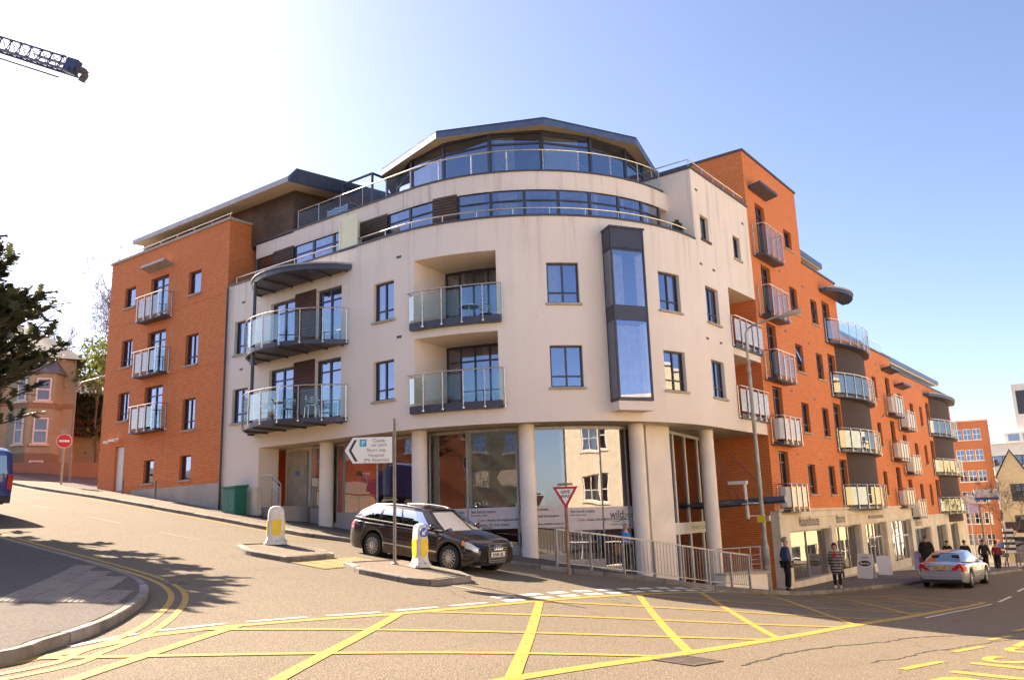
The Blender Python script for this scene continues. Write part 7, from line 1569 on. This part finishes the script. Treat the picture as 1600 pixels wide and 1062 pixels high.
# distant roofs behind the hedge
for px_, w_, h_, lab in ((118, 9, 5.2, 'distant gabled house roof behind the hedge, nearer the old house'), (150, 8, 6.2, 'distant house with a dormer behind the hedge, nearer the brick wing')):
    q = at(px_, 700, 95); z = gz(q.x, q.y)+2; T = thing('gabled_house', lab, 'house', (q.x, q.y, z)); e = vr*w_/2; nn_ = np.array([vr[1], -vr[0]])
    def GHP(a_, d_, z_): c = np.array([q.x, q.y])+vr*a_+nn_*d_; return (c[0], c[1], z_)
    m = MB(); m.hexa([GHP(-w_/2, 2, z-3), GHP(w_/2, 2, z-3), GHP(w_/2, -6, z-3), GHP(-w_/2, -6, z-3), GHP(-w_/2, 2, z+h_-1.5), GHP(w_/2, 2, z+h_-1.5), GHP(w_/2, -6, z+h_-1.5), GHP(-w_/2, -6, z+h_-1.5)]); m.obj('wall', M_['white_wall'], T)
    m = MB(); zt = z+h_-1.5; m.add([GHP(-w_/2-.3, 2.4, zt-.2), GHP(w_/2+.3, 2.4, zt-.2), GHP(w_/2+.3, -6.4, zt-.2), GHP(-w_/2-.3, -6.4, zt-.2), GHP(-w_/2-.3, -2, zt+3), GHP(w_/2+.3, -2, zt+3)], [(0, 1, 5, 4), (2, 3, 4, 5), (1, 2, 5), (3, 0, 4)]); m.obj('roof', pbr('brown_tiles', (.22, .15, .11), .8, var=.25), T)
    m = MB(); m.add([GHP(.2, 2.3, zt+.3), GHP(2.2, 2.3, zt+.3), GHP(2.2, 2.3, zt+1.6), GHP(1.2, 2.3, zt+2.3), GHP(.2, 2.3, zt+1.6), GHP(.2, -1, zt+.3), GHP(2.2, -1, zt+.3), GHP(2.2, -1, zt+1.6), GHP(1.2, -1, zt+2.3), GHP(.2, -1, zt+1.6)], [(0, 1, 2, 3, 4), (1, 6, 7, 2), (2, 7, 8, 3), (3, 8, 9, 4), (4, 9, 5, 0)]); m.obj('dormer', M_['white_wall'], T); m = MB(); m.quad(GHP(.6, 2.32, zt+.6), GHP(1.8, 2.32, zt+.6), GHP(1.8, 2.32, zt+1.5), GHP(.6, 2.32, zt+1.5)); m.obj('window', M_['frame'], T)

# ------------------------------------------------------------------ crane
T0 = at(118, 106, 115); T1 = at(-260, -12, 150); cdir = (T1-T0); CL = cdir.length; cdir.normalize(); cs = cdir.cross(Vector((0, 0, 1))).normalized(); cu = cs.cross(cdir)
M_['crane'] = pbr('crane_blue_grey', (.045, .06, .13), .5, .2, var=.2, local=True)
mast = T1+cdir*1.0; CR = thing('tower_crane', 'blue lattice crane jib reaching in from the top left', 'crane', (mast.x, mast.y, gz(mast.x, mast.y))); nb_ = 26
def J3(f, k): c = T0+cdir*CL*f; return tuple(c+[cs*.95-cu*.9, cs*-.95-cu*.9, cu*1.0][k])
for k in range(3): m = MB(); m.tube([J3(0, k), J3(1, k)], .14, 6); m.obj('chord', M_['crane'], CR)
br_ = MB()
for i in range(nb_):
    f0, f1 = i/nb_, (i+1)/nb_; fm = (f0+f1)/2
    for a_, b_ in (((f0, 0), (fm, 2)), ((fm, 2), (f1, 0)), ((f0, 1), (fm, 2)), ((fm, 2), (f1, 1)), ((f0, 0), (f1, 1)), ((f0, 0), (f0, 1))): br_.tube([J3(*a_), J3(*b_)], .07, 4, cap=False)
br_ = br_.obj('lattice', M_['crane'], CR); br_['kind'] = 'stuff'
m = MB(); m.obox(T0+cdir*3.5, cdir*3.5, cs*.5, cu*.06); m.obj('walkway', M_['crane'], CR)
m = MB(); lo = T0+cdir*2-cu*1.9; m.tube([tuple(lo), tuple(T1-cu*1.9)], .12, 5); m.obj('lower_tube', M_['crane'], CR)
hd = MB(); hd.obox(T0+cdir*.6, cdir*.9, cs*.6, cu*1.0); hd.obj('jib_head', M_['crane'], CR, bevel=.15)
m = MB(); c = T0-cdir*1.3-cu*1.0
for an in np.linspace(-.6, 2.2, 5): m.obox(c+(-cdir*math.cos(an)+cu*math.sin(an))*.75+cu*.2, cdir*.32, cs*.3, cu*.32)
m.obj('sheave_block', M_['iron'], CR)
for o_, s_ in ((1.5, .03), (4.2, .03)): m = MB(); m.tube([tuple(T0+cdir*(1 if o_ < 2 else 9)+cu*1.0), tuple(T1+cu*(4.5+o_))], .035, 4); m.obj('stay_cable', M_['crane'], CR)
m = MB(); zb_ = gz(mast.x, mast.y)
for dx, dy in ((-.9, -.9), (.9, -.9), (.9, .9), (-.9, .9)): m = MB(); m.tube([(mast.x+dx, mast.y+dy, zb_-.5), (mast.x+dx, mast.y+dy, mast.z+6)], .14, 5); m.obj('mast_leg', M_['crane'], CR)
bm_ = MB(); zz = zb_; k = 0
cor = [(-.9, -.9), (.9, -.9), (.9, .9), (-.9, .9)]
while zz < mast.z+4:
    for i in range(4): a_, b_ = cor[i], cor[(i+1) % 4]; bm_.tube([(mast.x+a_[0], mast.y+a_[1], zz), (mast.x+b_[0], mast.y+b_[1], zz+2)], .06, 4, cap=False)
    zz += 2
bm_ = bm_.obj('mast_lattice', M_['crane'], CR); bm_['kind'] = 'stuff'

# ------------------------------------------------------------------ far end of the main road
ur = np.array([math.cos(YAW-rad(30)), math.sin(YAW-rad(30))])
def far_fac(px0, px1, ybase, ytop, dist, cols, floors, matname, label, name='far_building', **kw):
    a_, b_ = at(px0, ybase, dist), at(px1, ybase, dist); w_ = math.hypot(b_.x-a_.x, b_.y-a_.y); zt = at((px0+px1)/2, ytop, dist).z; z0 = min(gz(a_.x, a_.y), at(px0, ybase, dist).z)-1
    return facade(name, label, (a_.x, a_.y), (b_.x-a_.x, b_.y-a_.y), w_, z0, zt, cols, floors, matname, **kw)
far_fac(1482, 1567, 820, 657, 140, 4, 6, 'brick_far', 'orange brick block with white sash windows at the far end of the street', win=(1.05, 1.6), frame='sign_white', sill0=.75, pane='glass')
Tw, Pw = far_fac(1568, 1660, 820, 692, 128, 4, 4, 'white_wall', 'white modern block with long balcony bands beside the far brick block', win=(3.4, 1.5), frame='frame', sill0=1.1)
a_, b_ = at(1568, 820, 128), at(1660, 820, 128); ww_ = math.hypot(b_.x-a_.x, b_.y-a_.y); zt_ = at(1614, 692, 128).z; z0_ = gz(a_.x, a_.y)-1
for k_ in range(4): m = MB(); zz = z0_+(zt_-z0_-.5)/4*k_+.1; m.hexa([Pw(0, .02, zz), Pw(ww_, .02, zz), Pw(ww_, 1.3, zz), Pw(0, 1.3, zz), Pw(0, .02, zz+1.1), Pw(ww_, .02, zz+1.1), Pw(ww_, 1.3, zz+1.1), Pw(0, 1.3, zz+1.1)]); m.obj('balcony_band', M_['white_wall'], Tw)
zp_ = at(1600, 604, 134).z
m = MB(); m.hexa([Pw(3.2, -2, zt_), Pw(ww_, -2, zt_), Pw(ww_, -8, zt_), Pw(3.2, -8, zt_), Pw(3.2, -2, zp_), Pw(ww_, -2, zp_), Pw(ww_, -8, zp_), Pw(3.2, -8, zp_)]); m.obj('penthouse', M_['white_wall'], Tw)
for k_ in range(3): m = MB(); x_ = 3.6+k_*1.9; m.quad(Pw(x_, -1.98, zt_+.5*(zp_-zt_)), Pw(x_+1.5, -1.98, zt_+.5*(zp_-zt_)), Pw(x_+1.5, -1.98, zp_-.9), Pw(x_, -1.98, zp_-.9)); m.obj('penthouse_window', M_['frame'], Tw)
m = MB(); m.hexa([Pw(1.6, -1, zt_+.2), Pw(ww_, -1, zt_+.2), Pw(ww_, -7, zt_+.2), Pw(1.6, -7, zt_+.2), Pw(1.6, -1, zt_+1.6), Pw(ww_, -1, zt_+1.6), Pw(ww_, -7, zt_+1.6), Pw(1.6, -7, zt_+1.6)]); m.obj('set_back_storey', M_['white_wall'], Tw)
for k_ in range(5): m = MB(); x_ = 2.0+k_*1.7; m.quad(Pw(x_, -.98, zt_+.5), Pw(x_+1.3, -.98, zt_+.5), Pw(x_+1.3, -.98, zt_+1.4), Pw(x_, -.98, zt_+1.4)); m.obj('set_back_window', M_['glass'], Tw)
# cream gabled house front
gd = 96; a_, b_ = at(1574, 850, gd), at(1645, 850, gd); Tg, Pg = facade('gabled_building', 'cream gabled shop building at the far right edge', (a_.x, a_.y), (b_.x-a_.x, b_.y-a_.y), math.hypot(b_.x-a_.x, b_.y-a_.y), gz(a_.x, a_.y)-1.2, at(1590, 742, gd).z, 2, 3, 'cream_wall', win=(.9, 1.7), frame='frame', parapet=False, ground=[(.6, 4.2, 1.0, 3.6)])
wg = math.hypot(b_.x-a_.x, b_.y-a_.y); zt = at(1590, 742, gd).z; za_ = at(1581, 703, gd).z; m = MB(); m.add([Pg(0, 0, zt), Pg(wg*.7, 0, zt), Pg(wg*.36, 0, za_), Pg(0, -.3, zt), Pg(wg*.7, -.3, zt), Pg(wg*.36, -.3, za_)], [(0, 1, 2), (5, 4, 3), (0, 2, 5, 3), (2, 1, 4, 5)]); m.obj('gable', M_['cream_wall'], Tg)
m = MB(); m.add([Pg(-.2, .2, zt-.1), Pg(wg*.36, .2, za_+.15), Pg(wg*.36, -9, za_+.15), Pg(-.2, -9, zt-.1), Pg(wg*.7+.2, .2, zt-.1), Pg(wg*.7+.2, -9, zt-.1)], [(0, 1, 2, 3), (1, 4, 5, 2)]); m.obj('roof', pbr('red_tiles', (.16, .05, .04), .8, var=.2), Tg)
m = MB(); z0_ = gz(a_.x, a_.y); m.hexa([Pg(.1, .02, z0_+3.0), Pg(wg, .02, z0_+3.0), Pg(wg, .2, z0_+3.0), Pg(.1, .2, z0_+3.0), Pg(.1, .02, z0_+3.8), Pg(wg, .02, z0_+3.8), Pg(wg, .2, z0_+3.8), Pg(.1, .2, z0_+3.8)]); m.obj('shop_fascia', M_['ink'], Tg)
far_car('silver hatchback parked at the foot of the far brick block', 1520, 846, rad(20), (.55, .57, .6), 'far_silver'); far_car('white car parked beside the silver one at the far brick block', 1536, 845, rad(25), (.75, .75, .73), 'far_white'); far_car('dark off-road car seen from behind at the far right', 1577, 868, rad(86), (.03, .035, .045), 'far_dark', dict(saloon, gh=dict(saloon['gh'], db=-2.3, dt=-2.1, zt=1.7), top=[(a, b+.12) for a, b in saloon['top']], sh=[(a, b+.12) for a, b in saloon['sh']], estate=True))
# signs, thin tree, black railing
p = hit(1546, 893); px_, py_ = p[0], p[1]; T = thing('bus_stop_post', 'pale green bus stop post beyond the silver car', 'post', (px_, py_, p[2])); m = MB(); m.tube([(px_, py_, p[2]-.1), (px_, py_, p[2]+3.9)], .07, 8); m.obj('post', M_['pole_l'], T, smooth='auto')
p = hit(1528, 882); T = thing('street_sign', 'grey street sign on a post in front of the far brick block', 'sign', tuple(p)); m = MB(); zt = at(1518, 770, math.hypot(p[0]-CAM.x, p[1]-CAM.y)).z; m.tube([(p[0], p[1], p[2]-.1), (p[0], p[1], zt)], .06, 8); m.obj('post', M_['pole_l'], T)
for k_, (h_, mt) in enumerate(((.5, 'board_w'), (1.3, 'board_l'))): m = MB(); m.obox((p[0], p[1]-.08, zt-h_), (.62*ur[0], .62*ur[1], 0), (.01, -.02, 0), (0, 0, .33)); m.obj('panel', M_[mt], T)
p = hit(1558, 886); T = thing('estate_board', 'white and blue board on a tall post near the far right', 'sign', tuple(p)); dd_ = math.hypot(p[0]-CAM.x, p[1]-CAM.y); zt = at(1545, 772, dd_).z; m = MB(); m.tube([(p[0], p[1], p[2]-.1), (p[0], p[1], zt+.3)], .05, 8); m.obj('post', M_['rust'], T); m = MB(); m.obox((p[0], p[1]-.08, zt), (.8*ur[0], .8*ur[1], 0), (.01, -.02, 0), (0, 0, .4)); m.obj('panel', M_['board_w'], T); m = MB(); m.obox((p[0], p[1]-.1, zt-.3), (.8*ur[0], .8*ur[1], 0), (.01, -.02, 0), (0, 0, .1)); m.obj('blue_band', M_['sign_blue'], T)
p = hit(1571, 890); bare_tree('street_tree', 'thin leafless street tree with a guard at the far right', p[0], p[1], p[2], 6.2, 21, 4, r0=.06)
p = hit(1590, 887); T = thing('striped_barrier', 'black and white striped barrier board at the right edge', 'barrier', tuple(p)); dd_ = math.hypot(p[0]-CAM.x, p[1]-CAM.y); k_ = 0
m = MB(); m.tube([(p[0], p[1], p[2]-.1), (p[0], p[1], p[2]+2.9)], .05, 8); m.obj('post', M_['ink'], T)
for k_ in range(9): m = MB(); m.obox((p[0]-.25, p[1]-.08, p[2]+1.15+k_*.19), (.34*ur[0], .34*ur[1], 0), (.01, -.02, 0), (0, 0, .09)); m.obj('stripe', M_['ink'] if k_ % 2 else M_['sign_white'], T)
T = thing('guard_railing', 'black metal railing beyond the silver car at the right edge', 'railing', tuple(hit(1570, 888)))
pa, pb = hit(1556, 890), hit(1615, 884); 
for z_ in (1.0, .12): m = MB(); m.bar((pa[0], pa[1], pa[2]+z_), (pb[0], pb[1], pb[2]+z_), .05, .05); m.obj('rail', M_['ink'], T)
for k_ in range(26): f = k_/25; c = pa+(pb-pa)*f; m = MB(); m.cyl((c[0], c[1], c[2]-.02), (c[0], c[1], c[2]+1.0), .05 if k_ % 8 == 0 else .014, 5); m.obj('bar', M_['ink'], T)

# ------------------------------------------------------------------ balcony furniture and plants
def metal_chair(x, y, z, rot, label, group):
    T = thing('metal_chair', label, 'chair', (x, y, z), group, rotz=rot); mt = M_['alloy']
    m = MB(); m.lathe((0, 0, .44), [(.21, 0), (.21, .02)], 14); m.obj('seat', mt, T)
    for sx in (-.18, .18):
        for sy in (-.18, .18): m = MB(); m.tube([(sx*1.15, sy*1.15, 0), (sx, sy, .44)], .013, 5); m.obj('leg', mt, T)
    for k_ in range(3): m = MB(); m.tube([(.21*math.cos(a), .21*math.sin(a), .62+k_*.07) for a in np.linspace(.1, PI-.1, 9)], .016, 5); m.obj('back_slat', mt, T)
    m = MB(); m.tube([(.23, -.12, .64), (.23, .02, .66), (.2*math.cos(.3), .2*math.sin(.3), .80), (0, .22, .84), (-.2*math.cos(.3), .2*math.sin(.3), .80), (-.23, .02, .66), (-.23, -.12, .64)], .013, 5); m.obj('frame', mt, T)
def bistro_table(x, y, z, label, h=.72):
    T = thing('bistro_table', label, 'table', (x, y, z)); m = MB(); m.lathe((x, y, z+h), [(.34, 0), (.34, .025)], 18); m.obj('top', M_['alloy'], T); m = MB(); m.tube([(x, y, z), (x, y, z+h)], .03, 8); m.obj('leg', M_['alloy'], T); m = MB(); m.lathe((x, y, z), [(.22, 0), (.05, .03)], 12); m.obj('base', M_['alloy'], T)
g1 = 'metal chairs on the bow balconies'
metal_chair(-13.35, -.75, 6.58, rad(-60), 'metal chair on the lower bow balcony, leftmost of three', g1); metal_chair(-12.0, -.7, 6.58, rad(20), 'metal chair on the lower bow balcony, middle of three', g1); metal_chair(-10.9, -.6, 6.58, rad(70), 'metal chair on the lower bow balcony, rightmost of three', g1); bistro_table(-12.7, -.8, 6.58, 'round metal table on the lower bow balcony')
p = WP(SA(-69), -.75, 0); bistro_table(p[0], p[1], 9.14, 'round table in the upper loggia'); p = WP(SA(-64.5), -.8, 0); metal_chair(p[0], p[1], 9.14, rad(60), 'metal chair beside the round table in the upper loggia', g1)
metal_chair(.55, 24.2, 5.76, rad(90), 'metal chair on the right wing bow balcony, second level from below', g1)
# planters and drying rack on the upper terrace
M_['pot'] = pbr('dark_pot', (.12, .10, .09), .6, var=.2); M_['planter'] = pbr('pale_green_planter', (.45, .62, .58), .5, var=.08)
def shrub(x, y, z, r, n, mat, seed, label, potmat='pot', h=None):
    rs = np.random.default_rng(seed); T = thing('potted_plant', label, 'plant', (x, y, z)); m = MB(); m.lathe((x, y, z), [(r*.5, 0), (r*.68, r*.8)], 12); m.obj('pot', M_[potmat], T); lv = MB(); hh = h or r*2
    for k_ in range(n):
        d = rs.normal(size=3); d /= np.linalg.norm(d); c = np.array([x, y, z+r*.8+hh*.5])+d*np.array([r, r, hh*.55])*rs.random()**.5; a = rs.normal(size=3); a /= np.linalg.norm(a); b = np.cross(a, d); b /= np.linalg.norm(b)+1e-6; s_ = .05+.04*rs.random(); q = len(lv.v); lv.v += [tuple(c-a*s_), tuple(c+b*s_*.5), tuple(c+a*s_), tuple(c-b*s_*.5)]; lv.f.append((q, q+1, q+2, q+3))
    o = lv.obj('foliage', M_[mat], T); o['kind'] = 'stuff'
p = WP(SA(-5.5), -.45, 0); shrub(p[0], p[1], WT-.3, .28, 420, 'hedge', 5, 'bushy potted plant on the terrace by the cream tower block', h=.75); p = WP(SA(-2.5), -.4, 0); shrub(p[0], p[1], WT-.3, .2, 200, 'yew', 9, 'small low plant beside the bushy one on the terrace', h=.35)
for k_, x in enumerate((-9.75, -9.2, -8.7)): shrub(x, 1.9, 14.38, .26, 160, 'hedge', 30+k_, 'round clipped plant in a planter on the top terrace, %s of three' % ('leftmost', 'middle', 'rightmost')[k_], 'planter', h=.5)
T = thing('drying_rack', 'folding rack with blue and white towels on the top terrace', 'rack', (-12.2, 2.0, 14.38)); m = MB()
for y in (1.7, 2.3): m.tube([(-12.9, y, 14.38), (-11.6, y, 15.3)], .015, 5); m.tube([(-11.6, y, 14.38), (-12.9, y, 15.3)], .015, 5)
for x in np.linspace(-12.9, -11.6, 6): m.tube([(x, 1.6, 15.28), (x, 2.4, 15.28)], .01, 4)
m.obj('frame', M_['alloy'], T); m = MB(); m.grid([[(-12.9+.09*k_, 1.62+.04*math.sin(k_*.8), 14.6+.66*j_/3) for k_ in range(15)] for j_ in range(4)]); m.obj('towel', cloth('blue_towel', (.18, .30, .55), stripes=(.65, .68, .75)), T, smooth=True)
T = thing('pergola_frame', 'dark steel frame standing on the top terrace', 'frame', (-11.4, 2.3, 14.38)); m = MB()
for x in (-12.3, -10.6): m.bar((x, 1.9, 14.38), (x, 1.9, 16.3), .07); m.bar((x, 2.7, 14.38), (x, 2.7, 16.3), .07); m.bar((x, 1.9, 16.3), (x, 2.7, 16.3), .07)
m.bar((-12.3, 1.9, 16.3), (-10.6, 1.9, 16.3), .07); m.obj('frame', M_['frame'], T)
